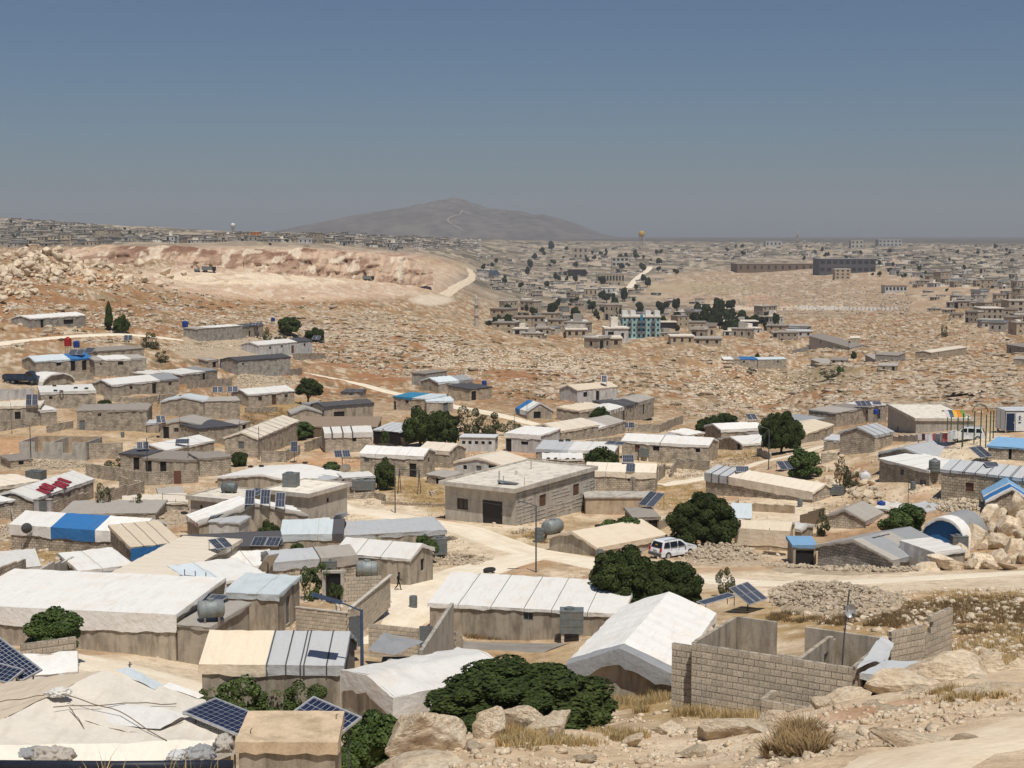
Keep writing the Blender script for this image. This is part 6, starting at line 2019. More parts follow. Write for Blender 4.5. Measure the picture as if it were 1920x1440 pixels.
# ------------------------------------------------------------------ solar panels of the camp
def rp(key,px,py): return on_roof(key,px,py)
def gp(px,py): return pick(px,py)
SOLG = None
for a in (
 ('endblock',374,1133,2,1.15,1.5,.12,PI - .35,'pair of grey solar panels lying on the long white house',.12),
 ('creamstrip',423,1065,2,.75,1.5,.38,PI + .75,'grey solar panel tilted at the end of the long cream strip roof',.3),
 ('peaktent',468,973,1,1.0,1.55,1.12,PI - .02,'leftmost of the three upright blue panels before the peaked tent',.2),
 ('peaktent',497,973,1,1.0,1.55,1.12,PI - .02,'middle one of the three upright blue panels before the peaked tent',.2),
 ('peaktent',525,973,1,1.0,1.55,1.12,PI - .02,'rightmost of the three upright blue panels before the peaked tent',.2),
 ('slableft',470,929,2,.9,1.8,.22,PI - .6,'solar heater panel beside the barrel on the slab roof',.08),
 ('darklong',495,1026,2,1.2,1.6,.30,PI - .08,'pair of grey panels on the dark charcoal roof',.1),
 ('darkshed',268,846,2,.8,1.6,.55,PI + .25,'pair of steep dark panels above the dark shed',.3),
 ('panelhouse',408,735,2,.95,1.6,.58,PI + .18,'left pair of the four panels standing above the panelled block house',.7),
 ('panelhouse',436,735,2,.95,1.6,.58,PI + .18,'right pair of the four panels standing above the panelled block house',.7),
 ('tancorner',60,778,2,.95,1.9,1.25,PI + .12,'two tall tilted panels beside the hanging mats at the left',.1),
 ('greygable',303,800,2,.7,1.8,.55,PI + .35,'narrow pair of panels tilted before the grey gable',.2),
 ('twopart',276,760,2,1.0,1.5,.3,PI + .5,'pair of flat bluish panels left of the light blue grey gable',.2),
 ('bluetarpleft',141,668,2,1.5,1.8,.55,PI - .1,'left dark panel below the red tank',.3),
 ('topright',164,662,1,2.0,1.8,.55,PI - .25,'right dark panel beside the dark blue tank',.5),
 ('whitegable',341,838,1,2.0,1.1,.52,PI + .05,'single dark panel standing before the white low gable',.5),
 ('behindbig',1182,886,1,1.15,1.7,.5,PI - .12,'grey panel lying on the cream white roof right of the concrete house',.06),
 ('behindbig',1178,870,1,1.5,1.0,1.2,PI,'framed panel standing at the ridge of the cream white roof',.2),
 ('stripend',1392,886,1,1.6,1.1,.55,PI - .1,'dark panel at the end of the grey strapped strip',.05),
 ('panelshed',1210,952,2,1.0,2.4,.5,PI - .75,'pair of blue panels leaning on the timber shed',.2),
 ('longpale',1150,834,2,1.4,1.6,.12,PI - .5,'wide dark panel lying on the low wide white roof',.08),
 ('panelback',1622,770,3,1.0,1.7,.56,PI + .22,'three tilted blue panels above the flat roofed block house',.4),
 ('panelback',1645,778,1,1.7,1.1,.56,PI + .1,'single dark blue panel right of the three tilted panels',.3),
 ('rightlong',1862,876,1,1.4,1.1,.3,PI,'small grey panel on the grey strapped roof at the right',.06),
 ('whiteback',1412,792,2,.9,1.5,.6,PI + .3,'pair of dark panels beside the tall round tree',.5),
 ('beigehouse',1133,724,1,1.2,1.6,1.1,PI,'small dark panel raised behind the beige tented house',.8),
 ('whitewashed',592,652,2,1.0,1.6,.55,PI - .2,'dark panels on the whitewashed house',.3),
 ('solarshed',478,613,4,.8,2.0,.3,PI,'row of dark panels on the shed beside the pale enclosure',.1),
):
 solar_array(rp(a[0],a[1],a[2]),a[3],a[4],a[5],a[6],a[7],a[8],legs=a[9],group=None)
H_ = HOUSES['greygablehouse']
for i in range(4):
 p = H_.e.matrix_basis @ Vector((H_.L * .5 + .55,2.2 + i * .62,0)); ly = 2.2 + i * .62; lx = H_.L * .5 + .55
 M = H_.e.matrix_basis
 e_ = solar_array(M @ Vector((lx,ly,H_.top(lx,ly) + .05)),1,.58,1.7,-math.atan2(H_.rise,H_.L / 2),H_.yaw - PI / 2,('front','second','third','rear')[i] + ' strip of the four solar strips on the grey striped gable roof',legs=.04)
for a in ((392,781,3,.95,1.4,1.25,PI,'three panels leaning on the wall of the panelled block house',.3),(820,768,3,.95,1.8,1.1,PI,'three leaning panels behind the twin dark trees',.3),(1478,882,2,1.0,1.7,.55,PI + .35,'two framed panels beside the leafy bush',.15),(240,643,2,.9,1.2,1.25,PI,'two small blue panels standing on the left slope',.6)):
 p = gp(a[0] if a[2] != 3 else a[0] + 16,a[1]); solar_array(p,a[2],a[3],a[4],a[5],a[6],a[7],legs=a[8])
for a in ((552,868,1,1.0,1.6,1.25,PI + .05,'single blue panel raised on a post above the wide white roof',2.4),(642,880,2,1.1,1.6,.5,PI + .25,'dark pair of panels on a post near the small round bush',2.2),
          (1838,868,2,1.0,2.0,.5,PI + .55,'steep grey blue panel pair on the pale terrace',1.2),(1402,1146,3,.75,1.9,.5,PI + .85,'tilted blue panels on a post behind the white tent',1.2),
          (1192,1098,2,.6,2.0,-.9,1.0,'back of a thin panel sticking out of the dark tree',2.2),(401,1008,2,.8,1.9,-.8,.9,'grey panels seen from behind left of the peaked tent',1.7),(632,1022,2,.8,2.1,-.8,.9,'tall pair of panels seen from behind by the bluish tent',2.4),
          (503,1100,1,1.2,2.1,-.85,.8,'slanted grey panel seen from behind above the small white roofs',1.8),(1178,812,2,1.0,1.0,1.25,PI,'two little square panels above the block wall',1.4)):
 p = gp(a[0],a[1]); pole_panel(p,a[2],a[3],a[4],a[5],a[6],a[7],a[8])
p = on_roof('bigtent',1313,1135)
solar_array(p,1,.75,2.3,.10,-1.02,'dark strip of solar panel lying on the big white tent',legs=.1)

# ------------------------------------------------------------------ tanks
barrel_tank(rp('endblock',396,1163),.52,1.35,.35,'battered grey green barrel tank at the end of the long white house','steel',.15)
barrel_tank(rp('slableft',430,924),.55,1.5,-.15,'dark barrel tank lying on the left slab roof','tank',.1)
barrel_tank(gp(689,1092),.62,1.55,.0,'grey barrel tank against the stained cream gabled house','steel',.55)
barrel_tank(gp(1036,1008),.75,1.9,.9,'pale green barrel tank behind the street lamp','steel',.4)
barrel_tank(gp(1622,905),.62,1.0,1.4,'white round ended tank beside the square block house','whitepaint',.1)
barrel_tank(gp(665,926),.45,1.0,0.1,'small pale barrel beside the long metal tank','steel',.7)
box_tank(gp(1071,1200) + Vector((0,-.6,0)),1.55,1.2,1.5,-.05,'square grey metal tank standing on blocks by the panelled white house',.75)
box_tank(rp('slabright',546,912),1.55,1.5,1.45,-.15,'dark square tank on the right slab roof',.03)
box_tank(gp(68,906),2.2,1.6,1.2,-.2,'grey box tank beside the tan roof at the left',.5)
box_tank(gp(682,926),2.9,1.3,1.15,-.02,'long grey metal tank on block feet left of the pole frame',.55)
box_tank(gp(1207,864),1.5,1.3,1.2,-.1,'grey square tank beside the cluttered long house',.7)
box_tank(gp(826,1046),1.2,1.2,1.5,.1,'grey metal cistern at the end of the rumpled grey roof',.4)
box_tank(gp(620,1092),1.0,.9,.9,.0,'small pale metal cistern left of the barrel tank',.9)
box_tank(gp(1568,928),1.7,1.2,.95,-.1,'dark green grey tank among the rubble',.1)
box_tank(gp(1798,1036),1.4,.9,1.5,-.02,'grey sheet metal box beside the blue doorway',.05)
box_tank(gp(1011,1016),.9,.9,1.2,0,'small dark cistern behind the street lamp',.1)
plastic_tank(rp('squarewhite',1752,880) + Vector((0,0,-.3)),.62,1.45,'black ribbed water tank between the two right hand houses','tank')
for x,y,r,h,m,lg,lab in ((347,613,.75,1.6,'blueplastic',.0,'tall blue tank alone among the rocks of the left slope'),(512,612,.6,1.0,'blueplastic',1.6,'small blue tank on a stand left of the upper dome tree'),(419,690,.8,1.8,'blueplastic',0,'big blue tank left of the dark gabled house'),
                               (128,667,.75,1.8,'redplastic',2.0,'bright red tank above the blue tarpaulin house'),(144,668,.65,1.4,'blueplastic',1.8,'dark blue tank right of the red tank'),(252,800,.45,.75,'blueplastic',.5,'little blue drum in front of the wavy roofed house'),
                               (459,634,.4,.6,'blueplastic',.3,'little blue drum beside the pale enclosure'),(908,732,.55,1.0,'blueplastic',1.2,'blue tank beside the black shade roof'),(1642,792,.5,1.0,'blueplastic',1.6,'light blue drum behind the patched grey gable'),(1652,958,.45,.9,'blueplastic',.2,'blue barrel under the white sheets by the grey striped house')):
 plastic_tank(gp(x,y),r,h,lab,m,lg)

# ------------------------------------------------------------------ tyres and weights on roofs
for k,x,y,lab in (('tyreroof',470,876,'tyre at the left of the wide white roof'),('tyreroof',490,875,'second tyre from the left on the wide white roof'),('tyreroof',572,869,'tyre near the rear ridge of the wide white roof'),('tyreroof',613,879,'tyre at the right end of the wide white roof'),
                     ('tyrewhite',102,724,'upper left tyre on the five tyre roof'),('tyrewhite',104,733,'lower left tyre on the five tyre roof'),('tyrewhite',115,734,'tyre hanging at the front of the five tyre roof'),('tyrewhite',142,728,'upper middle tyre on the five tyre roof'),('tyrewhite',162,729,'right hand tyre on the five tyre roof'),
                     ('creamtent',1122,977,'tyre in the middle of the cream gabled tent'),('creamtent',1176,956,'tyre at the back of the cream gabled tent'),('longpale',1052,827,'left tyre on the low wide white roof'),('longpale',1065,826,'right tyre on the low wide white roof'),('peaktent',344,911,'tyre on the white sheet left of the slab roof'),
                     ('smallwhite',1028,860,'first dark weight on the small white roof'),('smallwhite',1042,860,'second dark weight on the small white roof'),('smallwhite',1064,861,'third dark weight on the small white roof'),('smallwhite',1076,862,'fourth dark weight on the small white roof')):
 tyre(rp(k,x,y),lab,1.0 if k != 'smallwhite' else .7)
tyre(gp(918,1075) + Vector((0,0,.15)),'large tyre lying behind the ridge of the panelled white roof',1.5)
# red sheets on the roof of the house by the gate
H_ = HOUSES['redtiles']
for i in range(6):
 lx,ly = H_.L * (.24 + .085 * i),0.55 + (i % 3) * .32
 p = H_.e.matrix_basis @ Vector((lx,ly,H_.top(lx,ly) + .06 + .03 * (i % 2)))
 b = MB(); rows = []
 for s in range(13):
  x = -.46 + .92 * s / 12
  rows.append([(x,y,.05 * abs(math.sin(s * PI / 3)) + y * .32) for y in (-.75,0,.75)])
 b.grid(rows); b.grid([[(q[0],q[1],q[2] - .02) for q in r] for r in rows][::-1])
 o = b.obj('roof_sheet','redsheet',None); o.location = p; o.rotation_euler = (0,0,H_.yaw + rnd.uniform(-.1,.1))
 setp(o,('leftmost','second','third','fourth','fifth','rightmost')[i] + ' of the six dark red ribbed sheets on the white roof','roof sheet','red sheets on the white roof')
for i,x in enumerate((70,93)):
 p = gp(x,966); e_ = empty('gate_post',p,-.3,('left','right')[i] + ' pale concrete post of the gate beside the red sheets','gate post','pale gate posts')
 b = MB(); b.box(-.28,.28,-.2,.2,-.6,1.75); b.obj('post','white',e_)
 b = MB(); b.box(-.32,.32,-.24,.24,1.753,1.86); b.obj('cap','concrete',e_)
p = gp(81,966); e_ = empty('yard_gate',p,-.3,'grey sheet metal gate between two pale posts','gate',None)
b = MB(); b.box(-.48,.48,-.03,.03,-.1,1.6); b.obj('leaf','greydoor',e_); b = MB(); b.box(-.48,.48,-.05,-.032,.7,.76); b.obj('bar','steel',e_)

# ------------------------------------------------------------------ lamps, poles, dishes
P_ = atd(680,1352,67.5)
lamp_post(P_,5.45,'blue street lamp standing beside the grey strapped roof',-.1,'bluepole',1.55,.08,True)
def px_h(px,by,ty):
 p = pick(px,by); return p,(by - ty) * (p.y * CP - p.z * SP) / F / .985
for x,by,ty,lab,az,arm in ((1005,1072,948,'tall street lamp at the bend of the main road',.3,1.5),(1441,880,805,'street lamp in front of the tall round tree',.1,1.2),(58,862,800,'street lamp before the roofless grey house',.1,1.0),(277,908,822,'street lamp before the yard wall with the brown door',PI,.9),(741,962,868,'dark street lamp post left of the concrete house',.4,.5)):
 p,h = px_h(x,by,ty); lamp_post(p,h,lab,az,'pole',arm * .75,.062)
for x,by,ty,lab,r,cr in ((353,890,818,'thin mast standing before the grey brown roofs',.04,0),(338,824,780,'thin mast behind the pale grey gable',.035,0),(486,862,800,'wooden post beside the cream ribbed gable',.07,0),(450,852,790,'rusty post left of the cream ribbed gable',.06,0),(988,790,724,'slim pole behind the lone ridge tent',.04,0),
                              (965,802,776,'short pole by the hillside track',.04,0),(1168,842,768,'thin post at the patched shelter',.04,0),(22,815,755,'thin mast at the left wall',.035,0),(41,1052,1018,'thin dark stake below the blue and white house',.03,0),(393,960,915,'knotted mast in front of the left slab house',.05,.12),(1702,990,905,'slender mast above the green bush',.03,0),(1442,1032,990,'leaning stick before the cream cloth tent',.035,0),
                              (243,1258,1241,'short post with a crosspiece in the sandy alley',.05,.12),(808,742,712,'thin pole above the teal edged roof',.03,0),(765,832,790,'pale pole beside the open canopy',.07,0),(1590,680,640,'far pole beside the road across the gully',.06,0),(1812,660,628,'far pole at the right of the tan house',.06,0),(226,592,555,'thin pole behind the dark cypress',.04,0)):
 p,h = px_h(x,by,ty); simple_pole(p,h,lab,r,(rnd.uniform(-.1,.1),0),cross=cr)
dish_on(gp(722,868) + Vector((0,0,.6)),2.1,PI + .0,-1.0,'large dark mesh satellite dish lying left of the white house with black doorway','tank',.9)
dish_on(gp(648,892),.75,PI + .2,-.5,'small white dish below the dark pair of panels','alu',.9)
dish_on(gp(1186,945) + Vector((0,0,.9)),.35,PI,-.4,'tiny white dish on a pole before the concrete house','alu',2.1)
dish_on(rp('bluewhite',52,988) + Vector((0,-.3,-.6)),.5,PI + .3,-.2,'small dark dish on the front of the blue and white house','pole',.5)

# pole frame (old swing) beside the white house
def pole_frame():
 a,b = gp(749,925),gp(786,927)
 e = empty('swing_stand',a,0,'dark welded pole frame standing on the dry yard','pole frame',None)
 d = b - a; h = 3.1
 m = MB()
 for o in (Vector((0,0,0)),d):
  for s in (-.55,.55):
   m.tube([o + Vector((s * .35,s,-.4)),o + Vector((0,0,h))],.05,6)
 m.obj('leg','pole',e)
 m = MB(); m.tube([Vector((-.2,0,h)),d + Vector((.2,0,h))],.055,6); m.obj('top_bar','pole',e)
pole_frame()
def rack():
 p = on_roof('whitealley',367,1105)
 e = empty('metal_rack',p,-.5,'thin metal rack standing above the dark gap between white roofs','rack',None)
 m = MB()
 for x in (-1.0,0,1.0): m.tube([(x,0,-1.3),(x - .1,.1,1.1)],.035,5)
 m.obj('upright','pole',e)
 m = MB(); m.tube([(-1.05,0,.7),(1.0,.1,.7)],.025,5); m.tube([(-1.05,0,-.2),(1.0,.1,-.2)],.025,5); m.obj('rail','pole',e)
rack()
def roof_rack():
 p = rp('slableft',362,940); q = gp(330,962)
 e = empty('roof_frame',q,-.2,'thin pipe frame standing on the pale yard roof left of the slab house','rack',None)
 m = MB()
 for x in (-1.6,0,1.6): m.tube([(x,0,-.3),(x,0,2.2 if x else 1.6)],.03,5)
 m.tube([(-1.6,0,1.3),(1.6,0,1.3)],.025,5); m.tube([(-1.6,0,2.1),(1.6,0,2.1)],.025,5)
 m.obj('frame','pole',e)
roof_rack()
house('paleyard','pale flat cover over the yard left of the slab house',(232,966),(352,962),18,5.5,'flat','E',rise=.15,skirt=.2,amp=.05,wall='plaster')
# things on the big flat roof
H_ = HOUSES['big']
for x,y,hh,w_,lab in ((936,898,1.15,.18,'tall pale column stub on the big flat roof'),(944,900,.7,.12,'short column stub beside the tall one on the big flat roof'),(968,886,.45,.3,'low block on the big flat roof'),(996,876,.95,.18,'column stub near the rear parapet of the big flat roof'),(983,910,1.1,.05,'thin iron rod at the front of the big flat roof')):
 p = on_roof('big',x,y + 4); b = MB(); b.box(-w_ / 2,w_ / 2,-w_ / 2,w_ / 2,-.02,hh)
 o = b.obj('column_stub','concrete' if w_ > .1 else 'pole',None); o.location = p; setp(o,lab,'column stub','stubs on the big flat roof')
p = on_roof('big',952,908); b = MB(); b.box(-1.1,1.1,-.5,.5,.18,.23,Matrix.Rotation(.1,3,'Y')); b.box(-1.0,-.9,-.4,.4,0,.25); o = b.obj('metal_sheet','greydoor',None); o.location = p; o.rotation_euler = (0,0,-.25); setp(o,'grey metal sheet lying on the big flat roof','metal sheet')

# ------------------------------------------------------------------ person
def person():
 p = pick(747,1107)
 h = 1.42
 e = empty('person',p,0.15,'person in dark clothes walking along the sandy lane','person',None)
 k = h / 1.7
 J = {'pel': (0,0,.92),'spine': (0.02,0,1.12),'chest': (.05,0,1.33),'neck': (.07,0,1.47),'head': (.09,0,1.56),'crown': (.09,0,1.68),
         'hl': (0,.09,.88),'kl': (.17,.10,.50),'al': (.20,.10,.10),'tl': (.36,.10,.05),'hr': (0,-.09,.88),'kr': (-.10,-.10,.50),'ar': (-.36,-.10,.16),'tr': (-.25,-.10,.05),
         'sl': (.05,.18,1.40),'el': (-.10,.22,1.15),'wl': (-.02,.22,.92),'gl': (.02,.22,.84),'sr': (.05,-.18,1.40),'er': (.08,-.24,1.14),'wr': (.28,-.22,1.02),'gr': (.36,-.21,1.00)}
 R = {'pel': .13,'spine': .12,'chest': .14,'neck': .055,'head': .095,'crown': .075,'hl': .095,'kl': .065,'al': .045,'tl': .04,'hr': .095,'kr': .065,'ar': .045,'tr': .04,'sl': .07,'el': .05,'wl': .035,'gl': .04,'sr': .07,'er': .05,'wr': .035,'gr': .04}
 names = list(J); E = [('pel','spine'),('spine','chest'),('chest','neck'),('neck','head'),('head','crown'),('pel','hl'),('hl','kl'),('kl','al'),('al','tl'),('pel','hr'),('hr','kr'),('kr','ar'),('ar','tr'),('chest','sl'),('sl','el'),('el','wl'),('wl','gl'),('chest','sr'),('sr','er'),('er','wr'),('wr','gr')]
 me = bpy.data.meshes.new('body')
 me.from_pydata([tuple(c * k for c in J[n]) for n in names],[(names.index(a),names.index(b)) for a,b in E],[])
 o = link('body',me,e)
 sk = o.modifiers.new('skin','SKIN'); sk.use_smooth_shade = True
 if not me.skin_vertices: me.skin_vertices.new(name='')
 for i,n in enumerate(names):
  me.skin_vertices[0].data[i].radius = (R[n] * k,R[n] * k)
 me.skin_vertices[0].data[0].use_root = True
 o.modifiers.new('sub','SUBSURF').levels = 1
 me.materials.append(MATS['cloth'])
 V,Fc = ico(2); V = V * np.array([.105,.10,.125]) * k; V[:,2] += 1.62 * k; V[:,0] += .075 * k
 link('hair',npmesh('hair',V,Fc,'cloth',True),e)
 V,Fc = ico(2); V = V * np.array([.06,.07,.085]) * k; V[:,2] += 1.575 * k; V[:,0] += .135 * k
 link('face',npmesh('face',V,Fc,'skin',True),e)
 for s,(x,z) in ((-.22,(.02,.80)),(.21,(.40,.99))):
  b = MB()
  for f in range(4): b.tube([(x * k,(s + .012 * f - .02) * k,z * k),((x + .03) * k,(s + .012 * f - .02) * k,(z - .05) * k),((x + .03) * k,(s + .012 * f - .02) * k,(z - .085) * k)],.009 * k,5)
  b.tube([(x * k,s * k - .03 * k,z * k),((x + .05) * k,s * k - .04 * k,(z - .03) * k)],.009 * k,5)
  b.obj('hand','skin',e)
person()

# ------------------------------------------------------------------ vehicles
def suv(loc,rz,label,s=1.0):
 e = empty('parked_car',loc,rz,label,'car','white cars')
 # x forward, y left
 prof = [(-2.18,.38),(-2.2,.72),(-2.12,.98),(-2.02,1.06),(-1.78,1.62),(-1.55,1.70),(.1,1.70),(.42,1.62),(1.05,1.10),(1.95,.98),(2.15,.78),(2.2,.42),(2.1,.30),(-2.1,.30)]
 def half(z): return .88 if z < 1.02 else .88 - .20 * (z - 1.02) / .68
 b = MB(); n = len(prof)
 Lf = [Vector((x,half(z),z)) for x,z in prof]; Rt = [Vector((x,-half(z),z)) for x,z in prof]
 b.poly(Lf[::-1]); b.poly(Rt)
 for i in range(n):
  j = (i + 1) % n; b.quad(Lf[i],Lf[j],Rt[j],Rt[i])
 body = b.obj('body','carwhite',e)
 g = lambda pts,nm,mt: (lambda m: (m.poly(pts),m.obj(nm,mt,body)))(MB())
 for s_ in (1,-1):
  for a in ([(-1.86,1.12),(-1.66,1.56),(-1.12,1.58),(-1.12,1.10)],[(-1.02,1.10),(-1.02,1.58),(-.2,1.58),(-.2,1.10)],[(-.1,1.10),(-.1,1.58),(.22,1.56),(.80,1.12)]):
   pts = [Vector((x,s_ * (half(z) + .012),z)) for x,z in a]
   m = MB(); q = [p - Vector((0,s_ * .03,0)) for p in pts]
   m.poly(pts if s_ < 0 else pts[::-1])
   for i in range(4): m.quad(pts[i],pts[(i + 1) % 4],q[(i + 1) % 4],q[i])
   m.obj('side_window','carglass',body)
  for x in (-1.35,1.35):
   w_ = MB(); w_.tube([(x,s_ * .66,.36),(x,s_ * .90,.36)],.36,18); wo_ = w_.obj('wheel','tyre',e)
   r_ = MB(); r_.tube([(x,s_ * .88,.36),(x,s_ * .915,.36)],.21,12); r_.obj('rim','alu',wo_)
  m = MB(); m.box(-2.225,-2.12,s_ * .76 - .1,s_ * .76 + .1,.78,1.12); m.obj('tail_light','taillight',e)
  m = MB(); m.box(2.02,2.19,s_ * .68 - .14,s_ * .68 + .14,.74,.9); m.obj('headlight','alu',e)
  m = MB(); m.tube([(-1.6,s_ * .60,1.76),(.1,s_ * .60,1.76)],.025,5); m.obj('roof_rail','pole',e)
  m = MB(); m.box(.66,.82,s_ * .93 - .09,s_ * .93 + .09,1.05,1.2); m.obj('mirror','carwhite',e)
  m = MB(); m.box(-.16,.02,s_ * .895 - .012,s_ * .895 + .012,.93,.97); m.box(-1.08,-.9,s_ * .895 - .012,s_ * .895 + .012,.93,.97); m.obj('door_handle','alu',e)
 m = MB(); p = [Vector((-2.05,.70,1.10)),Vector((-2.05,-.70,1.10)),Vector((-1.82,-.58,1.58)),Vector((-1.82,.58,1.58))]; o_ = Vector((-.035,0,.015)); m.poly([q + o_ for q in p]); 
 for i in range(4): m.quad(p[i] + o_,p[(i + 1) % 4] + o_,p[(i + 1) % 4] + Vector((.05,0,0)),p[i] + Vector((.05,0,0)))
 m.obj('rear_window','carglass',body)
 m = MB(); p = [Vector((.46,.58,1.60)),Vector((.46,-.58,1.60)),Vector((1.0,-.74,1.14)),Vector((1.0,.74,1.14))]; o_ = Vector((.02,0,.02)); m.poly([q + o_ for q in p][::-1]); m.obj('windscreen','carglass',body)
 m = MB(); m.box(-2.29,-2.1,-.84,.84,.40,.62); m.obj('bumper','pole',e)
 m = MB(); m.box(-2.225,-2.17,-.26,.26,.78,.90); m.obj('number_plate','alu',e)
 m = MB(); m.box(-2.03,-1.98,-.12,.12,1.30,1.40,None,(-.02,0,0)); m.obj('sticker','yellow',e)
 e.scale = (s,s,s)
 return e
suv(gp(1262,1043),0.62,'white off road car parked under the big round tree')
suv(gp(1812,826),PI - .35,'white car standing behind the green poles')
def truck():
 p = gp(40,720)
 e = empty('parked_truck',p,.05,'dark blue open bed truck parked at the left edge','truck',None)
 b = MB(); b.box(-3.2,1.0,-1.1,1.1,.95,1.15); b.box(-3.2,-3.1,-1.1,1.1,1.153,1.85); b.box(.9,1.0,-1.1,1.1,1.153,2.05); b.box(-3.09,.89,-1.1,-1.0,1.153,1.85); b.box(-3.09,.89,1.0,1.1,1.153,1.85); b.obj('cargo_bed','truckblue',e)
 b = MB(); pr = [(1.1,.7),(1.1,2.3),(1.3,2.42),(2.2,2.4),(2.62,1.55),(3.2,1.42),(3.3,.7)]
 A = [Vector((x,1.02,z)) for x,z in pr]; B_ = [Vector((x,-1.02,z)) for x,z in pr]
 b.poly(A); b.poly(B_[::-1])
 for i in range(len(pr)): j = (i + 1) % len(pr); b.quad(A[i],B_[i],B_[j],A[j])
 cab = b.obj('cab','truckblue',e)
 for s_ in (-1,1):
  m = MB(); q = [Vector((1.35,s_ * 1.03,1.55)),Vector((1.4,s_ * 1.03,2.25)),Vector((2.1,s_ * 1.03,2.25)),Vector((2.42,s_ * 1.03,1.55))]; m.poly(q if s_ > 0 else q[::-1])
  m.poly([v - Vector((0,s_ * .03,0)) for v in (q[::-1] if s_ > 0 else q)]); m.obj('side_window','carglass',cab)
  for x in (-2.2,-1.3,2.3):
   m = MB(); m.tube([(x,s_ * .72,.48),(x,s_ * 1.04,.48)],.48,16); w_ = m.obj('wheel','tyre',e)
   m = MB(); m.tube([(x,s_ * 1.0,.48),(x,s_ * 1.06,.48)],.24,10); m.obj('rim','greydoor',w_)
 m = MB(); m.box(-2.9,.8,-.9,.9,1.16,1.55); m.obj('load','wood',e)
 m = MB(); m.box(-3.1,3.0,-.5,.5,.6,.93); m.obj('chassis','pole',e)
truck()

# ------------------------------------------------------------------ trees and bushes of the camp
def near_tree(px,py,d,wpx,hpx,label,proto,trunk,**kw):
 p = atd(px,py,d); s = F / (p.y * CP - p.z * SP)
 return tree(p,wpx / s,hpx / s,label,proto,trunk,**kw)
near_tree(975,1368,58,335,118,'largest dark green dome tree rising behind the foreground boulders','big0',.12,nl=5)
near_tree(1318,1028,137,124,98,'dense round dark tree shading the parked white car','big1',.16)
near_tree(1172,1132,101,142,106,'broad dark dome tree beside the white tent roof','big2',.1)
near_tree(1262,1138,100,106,84,'lower dark dome tree right of the broad one','big0',.1)
for x,by,w_,h_,lab,pr,tk,ln in (
 (1465,850,77,78,'tall round dark tree at the middle right','big2',.14,0),(577,758,57,49,'round crowned dark tree with a leaning twin trunk','mid0',.34,.4),
 (788,838,66,74,'left one of the merged twin dark trees','mid1',.12,0),(832,838,64,74,'right one of the merged twin dark trees','mid2',.12,0),
 (1124,802,42,40,'small dome tree before the cream shelter','mid0',.2,0),(1332,820,60,40,'dark dome tree left of the bright white roof','mid1',.12,0),(1364,806,42,34,'darker small dome tree behind it at the rocks','mid2',.12,0),
 (1127,892,68,56,'half hidden dark dome bush behind the concrete house','mid0',.1,0),(722,918,44,58,'dark round bush left of the pole frame','mid1',.08,0),
 (543,630,44,38,'dark dome tree on the upper slope','mid2',.18,0),(590,640,38,27,'low dark dome tree right of the upper one','mid0',.12,0),(228,626,32,34,'round dark bush beside the cypress','mid1',.15,0),
 (195,764,27,16,'small round dark bush below the five tyre roof','mid2',.05,0),(1508,896,66,54,'leafy green bush behind the strapped long house','bush0',.05,0),(1690,1000,88,56,'green bush beside the rounded tent','bush1',.02,0),
 (1168,1020,92,52,'sprawling green shrub leaning on the cream tent','bush2',.05,0),(108,1246,118,102,'loose leafy tree in front of the long white house','bush0',.3,0),(195,968,40,66,'slim leafy sapling before the grey brown roof','olive1',.2,0),
 (255,968,36,44,'thin open shrub right of the sapling','olive2',.15,0),(880,818,60,62,'olive green shrub below the latrines','olive1',.08,0),(920,816,56,46,'dark olive shrub next to it','olive2',.06,0),(960,815,44,24,'low brown green shrub by the track','olive0',.05,0),
 (1362,1120,40,62,'pale green young pine behind the white tent','olive2',.1,0),(1540,1005,36,46,'thin grey shrub behind the cream cloth tent','olive0',.1,0),(448,874,34,30,'dark bush beside the curved broken wall','mid2',.05,0),
 (212,880,40,22,'dark shrub inside the yard wall','olive2',.05,0),(572,1022,66,44,'shrubs growing round the three blue panels','bush0',.03,0),(505,1018,46,42,'dark shrub below the middle blue panel','mid1',.05,0),
 (558,1038,26,20,'bright green little shrub by the dark roof','bush2',.03,0),(620,882,36,16,'low green bush near the post panel','bush1',.03,0),(660,905,40,14,'flat green bush behind the small annexes','bush0',.03,0),
 (284,652,34,32,'square brown green bush above the grey roof','olive1',.05,0),(303,678,26,22,'green bush right of the grey back roof','olive2',.05,0),(502,646,22,30,'slim green sapling before the dark shed','olive0',.15,0),(525,642,26,18,'small green bush right of the sapling','olive2',.05,0),
 (1870,950,44,34,'dark bush at the foot of the right stone house','olive2',.05,0),(1577,925,34,60,'tangle of dry grey brush in the rubble','olive0',.02,0),(1598,912,34,34,'dark small bush in the rubble','olive1',.02,0),
 (1310,850,40,26,'dry shrub beside the little porch','olive0',.03,0),(1405,700,14,12,'small dark bush below the blue sheeted shelter','olive1',.05,0),(1575,700,14,14,'green bush in the gully','bush1',.05,0),(1558,708,40,16,'olive scrub in the gully','olive2',.02,0),(1601,672,12,14,'dark little tree right of the porch annex','mid0',.1,0),(1420,672,9,10,'tiny round tree above the blue sheet','mid1',.1,0),(1770,632,16,24,'lone dark tree on the pale right slope','olive1',.1,0)):
 treepx(x,by,w_,h_,lab,pr,tk,lean=ln,cat='tree' if 'tree' in lab or 'sapling' in lab or 'pine' in lab else 'bush',name='broadleaf_tree' if ('tree' in lab or 'sapling' in lab or 'pine' in lab) else 'bush',group='trees of the camp' if ('tree' in lab or 'sapling' in lab or 'pine' in lab) else 'bushes of the camp')
